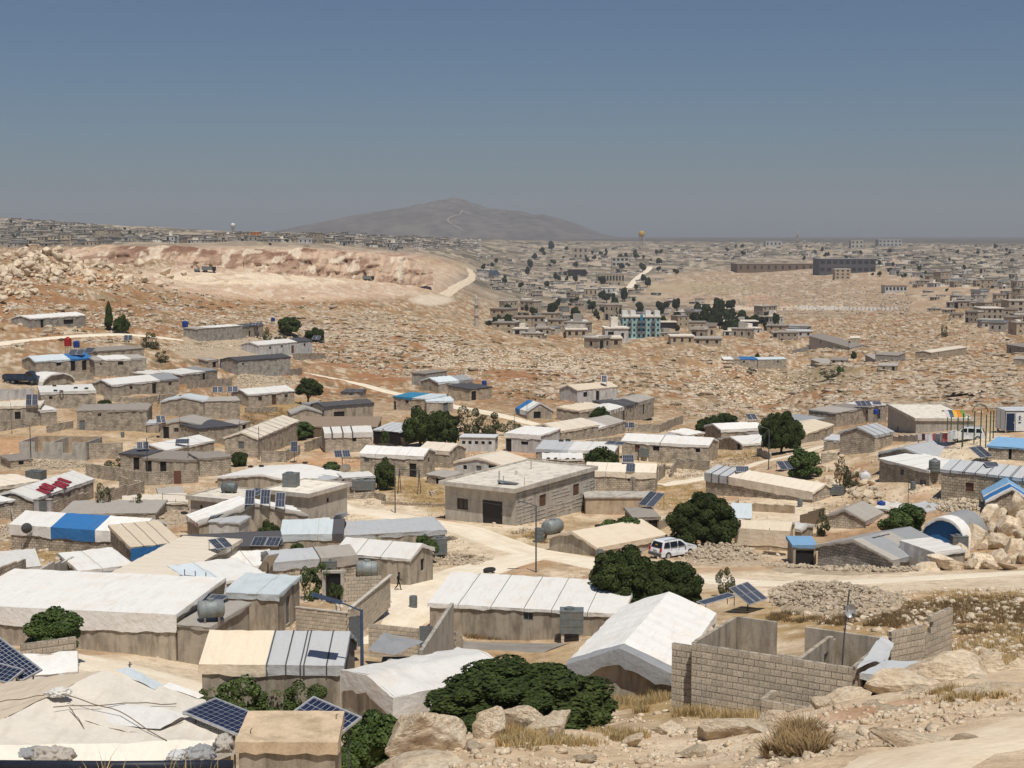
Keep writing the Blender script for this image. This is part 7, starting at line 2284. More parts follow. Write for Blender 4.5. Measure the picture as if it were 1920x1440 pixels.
# cypress
p = pick(205,620); s_ = F / p.y
V,T = crown_geo(2600,.13,91,low=-1,K=20,br=(.3,.5),spread=.66)
V[:,:2] *= (1.15 - .75 * (V[:,2:3] * .5 + .5))
e_ = empty('cypress',p,0,'slim dark cypress on the upper left slope','tree','trees of the camp')
c_ = link('crown',npmesh('crown',V,T,'leafdark'),e_,(0,0,54 / s_ * .52)); c_.scale = (11 / s_,11 / s_,54 / s_ * .5)
MB().tube([(0,0,-.5),(0,0,3)],.14,7).obj('trunk','bark',e_)
# vines and leafy creepers near the striped house
for i,(x,by,d,w_,h_,lab,pr) in enumerate(((455,1345,68,100,92,'tall vine climbing before the striped house wall','vine0'),(520,1345,68,86,64,'leafy vine against the striped house wall','vine1'),(575,1345,67.5,70,70,'sparse vine at the right of the striped house wall','vine2'),(400,1345,68,56,70,'vine at the left corner of the striped house','vine1'),
                                           (700,1452,43,128,112,'bushy green plant between the slab hut and the boulders','bush0'),(655,1460,40,80,70,'dark leafed plant right of the tan slab','bush1'),(580,1130,104,44,70,'dark green creeper on the yard posts','vine2'),(630,1120,103,24,30,'creeper beside the dark doorway','vine0'),(605,1078,104,40,26,'creeper top over the yard wall','vine1'),
                                           (555,822,0,70,30,'green vine over the yard beside the cream ribs','bush2'),(722,836,0,16,34,'creeper at the canopy post','vine0'),(800,1042,130,44,40,'bush at the end of the cream gabled house','bush1'),(870,1290,0,10,10,'sprig','vine0'))[:-1]):
 if d: near_tree(x,by,d,w_,h_,lab,pr,.02,cat='climbing plant' if 'vine' in lab or 'creeper' in lab else 'bush',name='vine' if 'vine' in lab or 'creeper' in lab else 'bush',group='green climbers and garden plants')
 else: treepx(x,by,w_,h_,lab,pr,.02,cat='climbing plant',name='vine',group='green climbers and garden plants')

# ------------------------------------------------------------------ boulders
BM = [rock_mesh(300 + i,3,'rock',12,.11,'boulder') for i in range(10)]
BS = [rock_mesh(330 + i,2,'rock',10,.12,'boulder') for i in range(10)]
BG = [rock_mesh(350 + i,2,'rockgrey',10,.12,'boulder') for i in range(6)]
def boulder(p,sx,sy,sz,label,group,mesh,rz=None,tilt=.3,cat='boulder'):
 o = link('boulder',mesh,None,p)
 o.scale = (sx,sy,sz)
 o.rotation_euler = (rnd.uniform(-tilt,tilt),rnd.uniform(-tilt,tilt),rnd.uniform(0,6.28) if rz is None else rz)
 return setp(o,label,cat,group)
def fb(px,py,d,wpx,hpx,label,i,dep=1.0,tilt=.12):
 """foreground boulder: centre, size in picture pixels"""
 m = rock_mesh(600 + i,4,'rock',14,.10,'boulder')
 p = atd(px,py,d); k = d * 1.03 / F; g_ = gz(p.x,p.y); p.z = min(max(p.z,g_ - .15 * hpx * k),g_ + .3 * hpx * k)      # every boulder rests in the ground
 boulder(p,wpx * k / 2 * 1.28,wpx * k / 2 * dep,hpx * k / 2 * 1.35,label,'boulders along the near slope',m,rnd.uniform(-.25,.25),tilt)
for i,a in enumerate(((800,1376,31.5,186,128,'largest pale slab boulder at the bottom beside the green plant',.8),(768,1426,29.2,190,84,'broad pale ledge below the largest slab boulder',.8),(922,1362,33,62,72,'upright boulder left of the pointed one',.9),(992,1345,34.5,66,68,'pointed boulder in the middle of the foreground',.9),(1030,1360,34,74,56,'grey boulder right of the pointed one',.9),(1032,1377,32,30,34,'small reddish boulder standing on the path edge',.9),
                       (1385,1372,34,165,74,'long flat cream boulder beside the dry bush',.7),(1460,1350,34.6,70,54,'cream boulder joined to the long flat one',.8),(1545,1322,40,58,40,'boulder with a dark hollow beneath it',.9),(1598,1312,40.5,110,38,'long low boulder before the low enclosure',.7),(1680,1290,41.5,120,64,'big rough boulder under the covered shed',.8),(1800,1265,44,130,84,'broad grey boulder at the right',.8),(1857,1215,46.5,40,52,'standing block of rock at the right',.9),
                       (1845,1262,45,120,60,'low grey rock behind the standing block',.8),(1905,1275,44.5,70,60,'rough boulder at the right edge',.8),(1760,1258,46,90,40,'flat topped rock right of the covered shed',.8),(1830,1302,41,60,22,'small cream rock in the dry grass',.8),(1740,1436,24.6,160,50,'half buried brown boulder at the bottom edge',.7),(1820,1440,24.4,60,30,'small brown boulder at the bottom edge',.8),(885,1405,30.8,44,40,'small dark sided rock beside the upright boulder',.9),(1182,1386,33.6,36,28,'small brown rock with litter beside it',.9),(1560,1362,33,0,0,'',1))):
 if a[5]: fb(*a[:6],i,a[6])
for i,(x,y,d,w_,h_) in enumerate(((1640,1345,36,90,26),(1725,1330,38,80,26),(1590,1400,29,60,22),(1500,1435,26,90,26),(1300,1395,31,50,24),(1255,1352,40,70,34),(1830,1335,35,70,20),(1900,1318,38,70,24),(1100,1410,29,50,20),(1420,1425,27,44,20),(1680,1365,33,56,18))):
 fb(x,y,d,w_,h_,'flat pale rock half sunk in the sandy near slope',40 + i,.9)
# rubble pile of the right edge
GP = 'big pale boulders heaped at the right'
rs = random.Random(5)
ORD = ['first','second','third','fourth','fifth','sixth','seventh','eighth','ninth','tenth','eleventh','twelfth','thirteenth','fourteenth','fifteenth','sixteenth']
def ranked(rows_,x,allp):
 """row name and place in the row, counted from the left"""
 for nm,lo,hi in rows_:
  if lo <= x[1] < hi:
   r = sorted(p[0] for p in allp if lo <= p[1] < hi)
   return nm,ORD[min(15,r.index(x[0]))]
HEAP = ((1795,1002,38,50),(1850,968,46,44),(1895,985,40,46),(1905,945,44,60),(1870,1010,50,40),(1830,1008,40,52),(1905,1020,46,44),(1840,1048,60,40),(1880,1045,40,36),(1912,1046,30,24),(1805,1035,44,36),(1785,1058,70,22),(1740,1062,44,18),(1820,1058,30,22),(1858,1058,34,20),(1862,990,30,30),(1915,1000,30,30),(1780,1000,24,30),(1890,925,40,30),(1915,905,36,36),(1870,940,30,24),(1895,1062,36,14),(1825,975,30,26),(1848,1020,26,24),(1812,990,24,24),(1880,962,28,26),(1930,970,40,40),(1930,1040,40,40))
for x,y,w_,h_ in HEAP:
 p = pick(x,y + h_ * .45); k = p.y * 1.03 / F
 boulder(p + Vector((0,.3,h_ * k * .33)),w_ * k * .62,w_ * k * .55,h_ * k * .62,'pale boulder, %s from left in %s row of the heap beside the rounded tent' % ranked((('top',0,965),('upper',965,1000),('lower',1000,1043),('bottom',1043,2000)),(x,y),HEAP)[::-1],GP,rs.choice(BM),tilt=.5)
GR = 'limestone blocks tumbled down the rubble slope'
for x,y in px_region(64,[(1545,815),(1580,835),(1600,880),(1650,920),(1700,945),(1745,950),(1760,970),(1700,960),(1640,965),(1580,960),(1530,935),(1515,880),(1530,850)],8):
 p = pick(x,y); k = p.y * 1.03 / F; w_ = rs.uniform(8,24)
 boulder(p + Vector((0,0,w_ * k * .2)),w_ * k * .62,w_ * k * .5,w_ * k * .42,'limestone block in the rubble slope between the leafy bush and the square white roofed house',GR,rs.choice(BS),tilt=.5)
GL = 'boulders heaped left of the quarry'
pl = px_region(178,[(0,482),(60,470),(150,474),(200,490),(250,500),(325,505),(352,520),(300,530),(245,545),(190,545),(110,540),(60,528),(0,535)],12) + px_region(24,[(0,540),(60,545),(70,570),(0,580)],13)
pl.sort(key=lambda q: q[1])
PPL = pick_many(pl)
for (x,y),p in zip(pl,PPL):
 k = p[1] * 1.03 / F; w_ = rs.uniform(8,21) * (1 if y < 540 else .8)
 boulder(Vector(p) + Vector((0,0,w_ * k * rs.uniform(.1,.5))),w_ * k * .62,w_ * k * .55,w_ * k * .5,'pale boulder in the great heap left of the quarry',GL,rs.choice(BS),tilt=.6)
q = pick_many(px_region(900,[(0,478),(60,466),(150,470),(200,486),(330,502),(360,522),(300,535),(245,550),(190,552),(110,545),(60,545),(60,580),(0,590)],14))
scatter_stones('loose_stones','smaller broken stones between the boulders left of the quarry',q,np.random.RandomState(3).uniform(.3,.8,len(q)),'rock',SMALLROCK,.8,.1,seed=4)

# stones of the open hillside
HILLP = [(0,592),(60,560),(330,540),(480,560),(640,575),(860,612),(1000,640),(1150,652),(1300,662),(1420,645),(1560,610),(1700,585),(1920,600),(1920,745),(1760,770),(1560,790),(1300,790),(1180,745),(1000,752),(900,735),(720,705),(640,688),(470,655),(250,640),(0,655)]
rs2 = np.random.RandomState(21)
def masked(pts,keep=None):
 d = road_damp(pts[:,0].copy(),pts[:,1].copy())
 m = d > .6
 return pts[m]
q = masked(pick_many(px_region(30000,HILLP,22)))
nn = fbm(q[:,0] / 14,q[:,1] / 14,55,4)
q = q[nn > .46]
sz = np.clip(rs2.lognormal(-1.15,.6,len(q)),.1,1.7) * (q[:,1] / 420) ** .45
red_ = rs2.rand(len(q)) < .62
scatter_stones('hillside_stones','countless grey limestone outcrops all over the open hillside',q[red_],sz[red_],'rockgrey',TINY,.55,.35,seed=23)
scatter_stones('hillside_stones','countless pale loose stones all over the open hillside',q[~red_],sz[~red_] * .8,'rockpale',TINY,.6,.3,seed=24)
# dark low scrub on the slopes
q = masked(pick_many(px_region(2600,HILLP,122))); q = q[fbm(q[:,0] / 20,q[:,1] / 20,57,3) > .48]
Vs = []; Ts = []; o_ = 0; rs3 = np.random.RandomState(5); V0,T0 = crown_geo(26,.5,3,low=-.5,K=3,core=False)
for p in q:
 s_ = rs3.uniform(.25,.7); Vs.append(V0 * np.array([s_,s_,s_ * .6]) + p + np.array([0,0,s_ * .25])); Ts.append(T0 + o_); o_ += len(V0)
setp(link('scrub',npmesh('scrub',np.concatenate(Vs),np.concatenate(Ts),'leafolive')),'low dark scrub scattered over the open hillside',None,None,'stuff')
# layered ledges on the right slope
q = pick_many(px_region(1200,[(1480,690),(1600,600),(1920,590),(1920,770),(1700,775),(1520,760)],26)); 
scatter_stones('rock_ledges','layered grey rock ledges across the right hand hillside',q,np.random.RandomState(6).uniform(.4,1.45,len(q)),'rockgrey',SMALLROCK,.42,.35,seed=27,align=.15)
q = pick_many(px_region(900,[(700,600),(900,640),(1000,670),(800,690),(560,640),(520,600)],28))
scatter_stones('rock_ledges','grey rock ledges across the middle hillside',q,np.random.RandomState(7).uniform(.4,1.2,len(q)),'rockgrey',SMALLROCK,.45,.35,seed=29,align=.05)
q = pick_many(px_region(900,[(1000,655),(1300,668),(1560,690),(1900,640),(1900,740),(1500,775),(1200,745),(1000,740)],126)); q = q[fbm(q[:,0] / 18,q[:,1] / 18,66,3) > .5]
scatter_stones('rock_outcrops','bigger pale outcrops breaking through the slope beyond the camp',q,np.random.RandomState(16).uniform(.5,1.7,len(q)),'rockgrey',SMALLROCK,.5,.4,seed=127,align=.1)
q = pick_many(px_region(2600,[(1290,500),(1500,512),(1640,530),(1720,550),(1700,590),(1480,590),(1300,560)],128,420))
scatter_stones('loose_stones','rough stones over the bare field below the dark factory',q,np.random.RandomState(17).uniform(.4,1.7,len(q)),'rockgrey',TINY,.6,.3,seed=129)
# broken quarry stone, pale, in the middle
q = pick_many(px_region(2600,[(790,655),(960,650),(1100,665),(1180,690),(1080,705),(920,695),(800,690)],30))
scatter_stones('loose_stones','pale broken stone spread over the middle of the hillside',q,np.random.RandomState(8).uniform(.15,.5,len(q)),'rockpale',TINY,.7,.2,seed=31)
q = pick_many(px_region(1800,[(1285,690),(1480,640),(1530,690),(1480,720),(1300,745)],32))
scatter_stones('loose_stones','pale broken stone on the slope across the gully',q,np.random.RandomState(9).uniform(.2,.6,len(q)),'rockpale',TINY,.7,.2,seed=33)
# near-black solid lumps stand for the shade in a cave under a ledge
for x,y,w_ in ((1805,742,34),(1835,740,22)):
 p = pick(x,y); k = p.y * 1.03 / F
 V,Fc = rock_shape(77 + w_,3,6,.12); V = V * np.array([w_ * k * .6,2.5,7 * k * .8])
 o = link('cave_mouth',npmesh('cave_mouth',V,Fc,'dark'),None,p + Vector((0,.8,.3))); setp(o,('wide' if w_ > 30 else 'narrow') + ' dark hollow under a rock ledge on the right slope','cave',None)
 for j in range(5):
  boulder(p + Vector((w_ * k * (-.6 + .3 * j),.6,7 * k * .9)),w_ * k * .3,2.4,5 * k * .7,'flat ledge rock over the dark hollow on the right slope','ledge rocks over the dark hollows',BG[j],tilt=.15)

# stones lying about the camp
q = masked(pick_many(px_region(13000,[(0,700),(560,690),(760,760),(1300,770),(1920,790),(1920,1060),(1300,1060),(900,1130),(600,1200),(300,1240),(0,1100)],34)))
q = q[fbm(q[:,0] / 7,q[:,1] / 7,58,3) > .44]
scatter_stones('scattered_stones','small pale stones lying all over the camp ground',q,np.clip(np.random.RandomState(10).lognormal(-2.25,.55,len(q)),.05,.45),'rockpale',TINY,.7,.2,seed=35)
q = masked(pick_many(px_region(2600,[(640,1440),(740,1360),(900,1330),(1200,1340),(1290,1290),(1500,1330),(1700,1300),(1920,1290),(1920,1440)],36,15)))
scatter_stones('scattered_stones','small stones and grit on the near slope',q,np.clip(np.random.RandomState(11).lognormal(-3.1,.6,len(q)),.015,.2),'rock',TINY,.7,.2,seed=37)
q = masked(pick_many(px_region(1300,[(1440,1120),(1700,1105),(1920,1100),(1920,1260),(1780,1240),(1480,1150)],38,40)))
scatter_stones('scattered_stones','scattered stones on the brown grass slope at the right',q,np.clip(np.random.RandomState(12).lognormal(-2.2,.5,len(q)),.05,.35),'rockpale',TINY,.7,.2,seed=39)

SR = [rock_mesh(500 + i,1,'rockpale',8,.12,'stone') for i in range(8)]
def stone_heap(label,poly,n_obj,n_bulk,hgt,seed,smin=.12,smax=.30,dmin=40,mat='rockpale'):
 """a heap: single stones as parts, the small rest in one part"""
 r_ = random.Random(seed)
 base = pick_many(px_region(n_obj + n_bulk,poly,seed,dmin),dmin)
 c = base.mean(0); ext = np.array([base[:,0].std(),base[:,1].std()]) * 1.9 + .01
 e = empty('stone_heap',Vector(c),0,label,'stone heap','heaps of stones in the camp')
 rad = np.clip(1 - (((base[:,0] - c[0]) / ext[0]) ** 2 + ((base[:,1] - c[1]) / ext[1]) ** 2),0,1)
 base[:,2] += hgt * np.sqrt(rad) * np.random.RandomState(seed).uniform(.5,1.0,len(base))
 for p in base[:n_obj]:
  o = link('stone',r_.choice(SR),e,Vector(p - c)); s = r_.uniform(smin,smax)
  o.scale = (s * r_.uniform(.9,1.4),s,s * r_.uniform(.6,.95)); o.rotation_euler = (r_.uniform(-.5,.5),r_.uniform(-.5,.5),r_.uniform(0,6))
 if n_bulk:
  scatter_stones('rubble',None,base[n_obj:] - c,np.random.RandomState(seed).uniform(smin * .5,smin * 1.2,n_bulk),mat,TINY,.8,.2,'stuff',e,seed)
 # filling under the stones
 xs,ys = np.meshgrid(np.linspace(-1,1,15),np.linspace(-1,1,15))
 gx,gy = c[0] + xs * ext[0] * 1.05,c[1] + ys * ext[1] * 1.05
 z = ground(gx.ravel(),gy.ravel()).reshape(gx.shape) + hgt * .8 * np.sqrt(np.clip(1 - xs ** 2 - ys ** 2,0,1)) - .1
 V,Q = grid_mesh(np.stack([gx - c[0],gy - c[1],z - c[2]],-1)); link('earth_core',npmesh('earth_core',V,Q,'earthwall',True),e)
stone_heap('long heap of broken stone along the lower edge of the main road',[(1440,1110),(1480,1096),(1560,1100),(1690,1112),(1700,1125),(1660,1150),(1560,1156),(1450,1135)],280,900,.9,51,.14,.30)
stone_heap('heap of stone spilling beside the parked white car',[(1278,1048),(1320,1020),(1350,1018),(1400,1035),(1440,1048),(1400,1062),(1300,1060)],180,500,1.0,52,.12,.28)
stone_heap('row of stones edging the road in front of the striped gable house',[(1430,1052),(1530,1066),(1680,1068),(1760,1066),(1760,1072),(1600,1076),(1430,1062)],110,200,.25,53,.12,.34)
stone_heap('line of rubble along the lane wall',[(575,1188),(640,1170),(715,1120),(735,1132),(680,1175),(600,1200)],130,400,.5,54,.10,.26)
stone_heap('grey rubble strewn below the roofless house',[(0,850),(60,862),(160,868),(160,885),(90,880),(0,876)],90,500,.3,55,.12,.34)
stone_heap('loose stones between the latrines and the stone wall',[(830,832),(862,836),(862,848),(815,846)],40,120,.3,56,.12,.3)
stone_heap('white stones by the grassy yard near the street lamp',[(1345,874),(1375,868),(1388,876),(1350,882)],30,100,.3,57,.12,.3)
stone_heap('stones along the yard behind the cream gabled house',[(800,1040),(850,1035),(930,1050),(900,1062),(820,1062)],50,200,.2,58,.1,.28)
stone_heap('rubble at the foot of the right stone house',[(1745,925),(1800,938),(1880,945),(1900,960),(1760,962)],90,300,.3,59,.14,.4)
stone_heap('tumbled stones left of the blue and white house',[(0,985),(20,982),(22,1012),(0,1020)],30,60,.4,60,.14,.34)
stone_heap('white stones in the grass before the blue and white house',[(130,1040),(245,1038),(245,1052),(140,1052)],28,60,.1,61,.12,.3)
stone_heap('dry stone terrace bank under the pale enclosure',[(290,648),(380,646),(480,642),(600,640),(600,655),(480,658),(300,662)],60,900,.6,62,.2,.45)
stone_heap('dry stone bank under the dark gabled house',[(440,708),(560,708),(566,724),(440,726)],60,500,.5,63,.18,.4)
stone_heap('rubbly yard front behind the blue and white house',[(282,1000),(350,985),(356,940),(300,950)],30,200,.6,64,.12,.3)

# ------------------------------------------------------------------ grass and dry brush
def tufts(name,label,pts,h0,mat,nb,seed,spread=.5):
 rs_ = np.random.RandomState(seed); n = len(pts)
 N = n * nb
 B = np.repeat(pts,nb,0); hh = np.repeat(h0 * rs_.uniform(.3,1.25,n),nb) * rs_.uniform(.5,1.1,N)
 a = rs_.uniform(0,2 * PI,N); r = np.sqrt(rs_.rand(N)) * .22 * np.repeat(rs_.uniform(.6,1.6,n),nb) * (h0 / .4)
 bx = B[:,0] + np.cos(a) * r; by = B[:,1] + np.sin(a) * r; bz = B[:,2] - .03
 le = a + rs_.normal(scale=.7,size=N); ln = hh * spread * rs_.uniform(.2,1.0,N)
 w_ = .006 + .011 * rs_.rand(N)
 tx = bx + np.cos(le) * ln; ty = by + np.sin(le) * ln; tz = bz + hh
 mx = bx * .55 + tx * .45 - np.cos(le) * ln * .12; my = by * .55 + ty * .45 - np.sin(le) * ln * .12; mz = bz + hh * .55
 px_,py_ = -np.sin(a * 3),np.cos(a * 3)
 V = np.stack([np.stack([bx - px_ * w_,by - py_ * w_,bz],1),np.stack([bx + px_ * w_,by + py_ * w_,bz],1),np.stack([mx + px_ * w_ * .8,my + py_ * w_ * .8,mz],1),np.stack([mx - px_ * w_ * .8,my - py_ * w_ * .8,mz],1),np.stack([tx,ty,tz],1)],1).reshape(-1,3)
 I = np.arange(N)[:,None] * 5
 T = np.concatenate([I + np.array([0,1,2]),I + np.array([0,2,3]),I + np.array([3,2,4])])
 o = link(name,npmesh(name,V,T,mat)); setp(o,label,None,None,'stuff')
def tuft_px(n,poly,seed,dmin=12):
 q = masked(pick_many(px_region(int(n * 1.7),poly,seed,dmin),dmin))
 return q[fbm(q[:,0] / 1.7,q[:,1] / 1.7,seed,3) > .46]
tufts('dry_grass','tall dry straw grass beside the unfinished house',tuft_px(420,[(1140,1300),(1250,1262),(1296,1270),(1300,1335),(1420,1335),(1430,1360),(1290,1350),(1140,1330)],71,36),.46,'drygrass',40,71)
tufts('dry_grass','dry straw grass between the foreground boulders',tuft_px(260,[(930,1400),(960,1375),(1080,1365),(1180,1375),(1230,1390),(1120,1400),(980,1410)],72,20),.26,'drygrass',34,72)
tufts('dry_grass','brown and straw grass on the slope at the right',tuft_px(1500,[(1690,1130),(1800,1105),(1920,1110),(1920,1270),(1830,1255),(1780,1240),(1760,1160)],73,40),.26,'drygrass',14,73)
tufts('dry_brush','dark brown dry weeds on the slope at the right',tuft_px(900,[(1690,1130),(1800,1118),(1920,1120),(1920,1185),(1780,1190)],74,40),.30,'brush',16,74)
tufts('dry_grass','straw grass along the boulders at the right',tuft_px(240,[(1700,1310),(1780,1296),(1920,1290),(1920,1310),(1760,1318)],75,30),.22,'drygrass',26,75)
tufts('dry_brush','tangled dry bush beside the long flat boulder',np.concatenate([tuft_px(70,[(1445,1395),(1475,1368),(1520,1366),(1540,1388),(1525,1412),(1455,1412)],76,20)]),.34,'brush',70,76,1.5)
tufts('dry_brush','dry brown weeds behind the unfinished house',tuft_px(700,[(1440,1150),(1560,1150),(1700,1150),(1690,1180),(1560,1170),(1440,1165)],77,60),.36,'brush',16,77)
tufts('dry_grass','golden dry grass right of the concrete house',tuft_px(1100,[(1232,905),(1322,905),(1322,945),(1260,965),(1228,950)],78,100),.35,'drygrass',6,78)
tufts('dry_grass','dry grass patches in the middle of the camp',tuft_px(1500,[(740,912),(832,912),(832,945),(720,950)],79,100),.3,'drygrass',5,79)
tufts('dry_grass','dry grass beside the stained gabled house',tuft_px(700,[(800,1040),(930,1045),(900,1062),(800,1066)],80,90),.4,'brush',8,80)
tufts('dry_grass','dry grass in front of the blue and white house',tuft_px(700,[(20,1034),(250,1040),(250,1056),(10,1050)],81,90),.35,'drygrass',7,81)
tufts('dry_grass','dry grass round the street lamp at the bend',tuft_px(500,[(930,1000),(1020,1000),(1030,1030),(960,1022)],82,90),.4,'brush',7,82)
tufts('dry_grass','dry weeds along the panelled white house',tuft_px(300,[(850,1192),(1000,1200),(1060,1208),(900,1205)],83,70),.4,'brush',10,83)
tufts('dry_grass','greenish brown scrub on the slope below the round tree',tuft_px(900,[(450,775),(560,765),(600,785),(470,800)],84,150),.5,'brush',6,84)
tufts('dry_grass','dry weeds round the cluttered long house',tuft_px(900,[(1240,860),(1420,850),(1430,872),(1300,900),(1200,890)],85,120),.45,'brush',6,85)
tufts('dry_grass','dry weeds sprinkled over the camp ground',tuft_px(3000,[(0,720),(560,700),(760,770),(1300,790),(1900,830),(1900,1060),(1300,1060),(900,1130),(600,1200),(300,1240),(0,1100)],87,60),.32,'brush',6,87)
tufts('dry_grass','thin dry stalks at the bottom left edge',np.array([list(atd(x,1440,32.5) + Vector((0,0,-.25))) for x in (165,178,188,196,340,352,362,375,300,205)]),.7,'drygrass',5,86,.8)

# ------------------------------------------------------------------ playground shades, washing line, cabin at the right
def playground():
 o = gp(1795,838)
 k = o.y * 1.03 / F
 e = empty('shade_frame',o,0,'row of coloured shade panels on tall green posts beside the rendered house','shade frame',None)
 cols = ['clothpink','bluepole','yellow','orange','lime']
 nm = ['grey pink','blue','yellow','orange','green']
 for i in range(5):
  x0 = (1777 + i * 7.3 - 1795) * k
  m = MB(); rows = []
  for j in range(7):
   t = j / 6
   rows.append([(x0 + xx,3.0 - 2.2 * (1 - t) + yy,(838 - 762) * k * .95 - .95 * (1 - math.cos(t * 1.4)) * (1 if True else 0) - 1.2 * (1 - t) ** 2) for xx,yy in ((0,0),(7.0 * k,0))])
  m.grid(rows); m.grid([[(a,b_,c - .03) for a,b_,c in r] for r in rows][::-1])
  s = m.obj('shade_panel',cols[i],e); s['label'] = nm[i] + ' shade panel'
 m_pts = [(1776,780,808),(1783,782,812),(1795,778,830),(1805,776,838),(1814,780,826),(1826,772,832),(1838,770,836),(1848,778,840),(1856,772,828),(1862,770,822)]
 for x,ty,by in m_pts:
  p = gp(x,by); h = (by - ty) * p.y * 1.03 / F
  m = MB(); m.tube([(p - o) + Vector((0,0,-.4)),(p - o) + Vector((0,0,h))],.07,7); m.obj('post','green',e)
 m = MB(); q = []
 for t in np.linspace(0,PI,9): q.append(gp(1836,836) - o + Vector((.9 * math.cos(t),0,4.0 + .9 * math.sin(t))))
 m.tube(q,.05,6); m.obj('hoop','green',e)
playground()
def washing():
 a,b = gp(1722,838),gp(1803,842)
 e = empty('washing_line',a,0,'sagging line of pale and red washing behind the corrugated house','washing line',None)
 d = b - a; h = 1.75
 m = MB(); pts = [d * t + Vector((0,0,h - 1.1 * t * (1 - t) + .5 * t)) for t in np.linspace(0,1,14)]; m.tube(pts,.012,4)
 m.tube([(0,0,-.3),(0,0,h + .1)],.04,6); m.tube([d + Vector((0,0,-.3)),d + Vector((0,0,h + .6))],.04,6); m.obj('line','pole',e)
 for i in range(11):
  t = (i + .6) / 11.6; p = d * t + Vector((0,0,h - 1.1 * t * (1 - t) + .5 * t)); w_ = d.length / 14 * rnd.uniform(.7,1.1); l = rnd.uniform(.7,1.2)
  g = MB(); rows = []
  for j in range(6):
   rows.append([(p.x + (u - .5) * w_,p.y + .05 * math.sin(u * 9 + j),p.z - l * j / 5) for u in np.linspace(0,1,6)])
  g.grid(rows[::-1]); g.obj('garment',['clothpink','clothdark','clothpink','tW','clothred','clothpink','tW','clothred','clothpink','tP','tW'][i],e,True)
washing()
def cabin():
 p = gp(1884,812); k = p.y * 1.03 / F
 e = empty('prefab_cabin',p,.02,'white prefabricated cabin with dark blue door at the right edge','cabin',None)
 L,W,h = 4.6,3.2,2.75
 b = MB(); b.box(0,L,0,W,.25,h); b.obj('body','whitepaint',e)
 b = MB(); b.box(-.07,L + .07,-.07,W + .07,h + .002,h + .12); b.obj('roof','carwhite',e)
 b = MB()
 for y in (0,W / 2,W - .06): b.box(-.02,-.002,y,y + .06,.26,h - .01)
 b.box(-.03,L,-.03,-.002,h - .14,h - .01)
 for x in (0,1.25,L - .06): b.box(x,x + .06,-.022,-.002,.26,h - .145)
 b.obj('trim','pole',e)
 b = MB(); b.box(.14,1.15,-.045,-.004,.3,2.45); d = b.obj('door','darkblue',e)
 b = MB(); b.box(1.0,1.07,-.07,-.046,1.2,1.4); b.obj('handle','alu',d)
 b = MB()
 # small dark blue printed signs: two emblems and a line of print
 for z in (2.05,1.75):
  b.tube([(1.78,-.012,z),(1.78,-.004,z)],.11,12); b.box(1.5,2.06,-.012,-.004,z - .17,z - .13)
 b.box(1.6,1.95,-.012,-.004,1.2,1.38); b.obj('printed_sign','darkblue',e)
 b = MB()
 for x in (.1,L - .3):
  for y in (.1,W - .3): b.box(x,x + .2,y,y + .2,-.6,.248)
 b.obj('foot','bk',e)
cabin()

# ------------------------------------------------------------------ the far town
def house_protos():
 out = []
 mats = ['block','greyblock','stone','white','render','plaster','block','stone']
 rr = random.Random(31)
 for i in range(8):
  L,W = rr.uniform(7,14),rr.uniform(6,10); st = 1 if i < 6 else 2; h = 3.1 * st
  b = MB()
  ops = []
  nW = max(2,int(L / 3.4))
  for s in range(st):
   for k in range(nW):
    u = L * (k + .5) / nW; big = (i % 3 == 0 and k == 0 and s == 0)
    ops.append((u - (1.1 if big else .55),u + (1.1 if big else .55),s * 3.1 + (0.0 if big else 1.0),s * 3.1 + (2.5 if big else 2.2)))
  wall_face(b,Vector((-L / 2,-W / 2,0)),Vector((1,0,0)),Vector((0,-1,0)),L,[(0,h),(L,h)],ops,-6)
  wall_face(b,Vector((L / 2,-W / 2,0)),Vector((0,1,0)),Vector((1,0,0)),W,[(0,h),(W,h)],[(W * .4,W * .4 + 1.0,1.0,2.2)],-6)
  wall_face(b,Vector((L / 2,W / 2,0)),Vector((-1,0,0)),Vector((0,1,0)),L,[(0,h),(L,h)],(),-6)
  wall_face(b,Vector((-L / 2,W / 2,0)),Vector((0,-1,0)),Vector((-1,0,0)),W,[(0,h),(W,h)],[(W * .4,W * .4 + 1.0,1.0,2.2)],-6)
  wall = b.mesh('wall',mats[i])
  r = MB(); o_ = .35; r.box(-L / 2 - o_,L / 2 + o_,-W / 2 - o_,W / 2 + o_,h + .01,h + .3)
  if i % 2 == 0:
   r.box(-L / 2 - o_,L / 2 + o_,-W / 2 - o_ - .012,-W / 2 - o_ + .2,h + .303,h + .8); r.box(-L / 2 - o_,L / 2 + o_,W / 2 + o_ - .2,W / 2 + o_ + .012,h + .303,h + .8)
  if i in (3,5): r.box(-L * .2,L * .1,-W * .1,W * .4,h + .31,h + 2.4)
  roof = r.mesh('roof',['concrete','tN','tK','roofslab','tG','tN','concrete','tK'][i])
  w_ = MB(); w_.box(-.5,.5,.10,.14,-.6,.6); win = w_.mesh('window','dark')
  out.append((wall,roof,win,L,W,h,ops))
 return out
HP = house_protos()
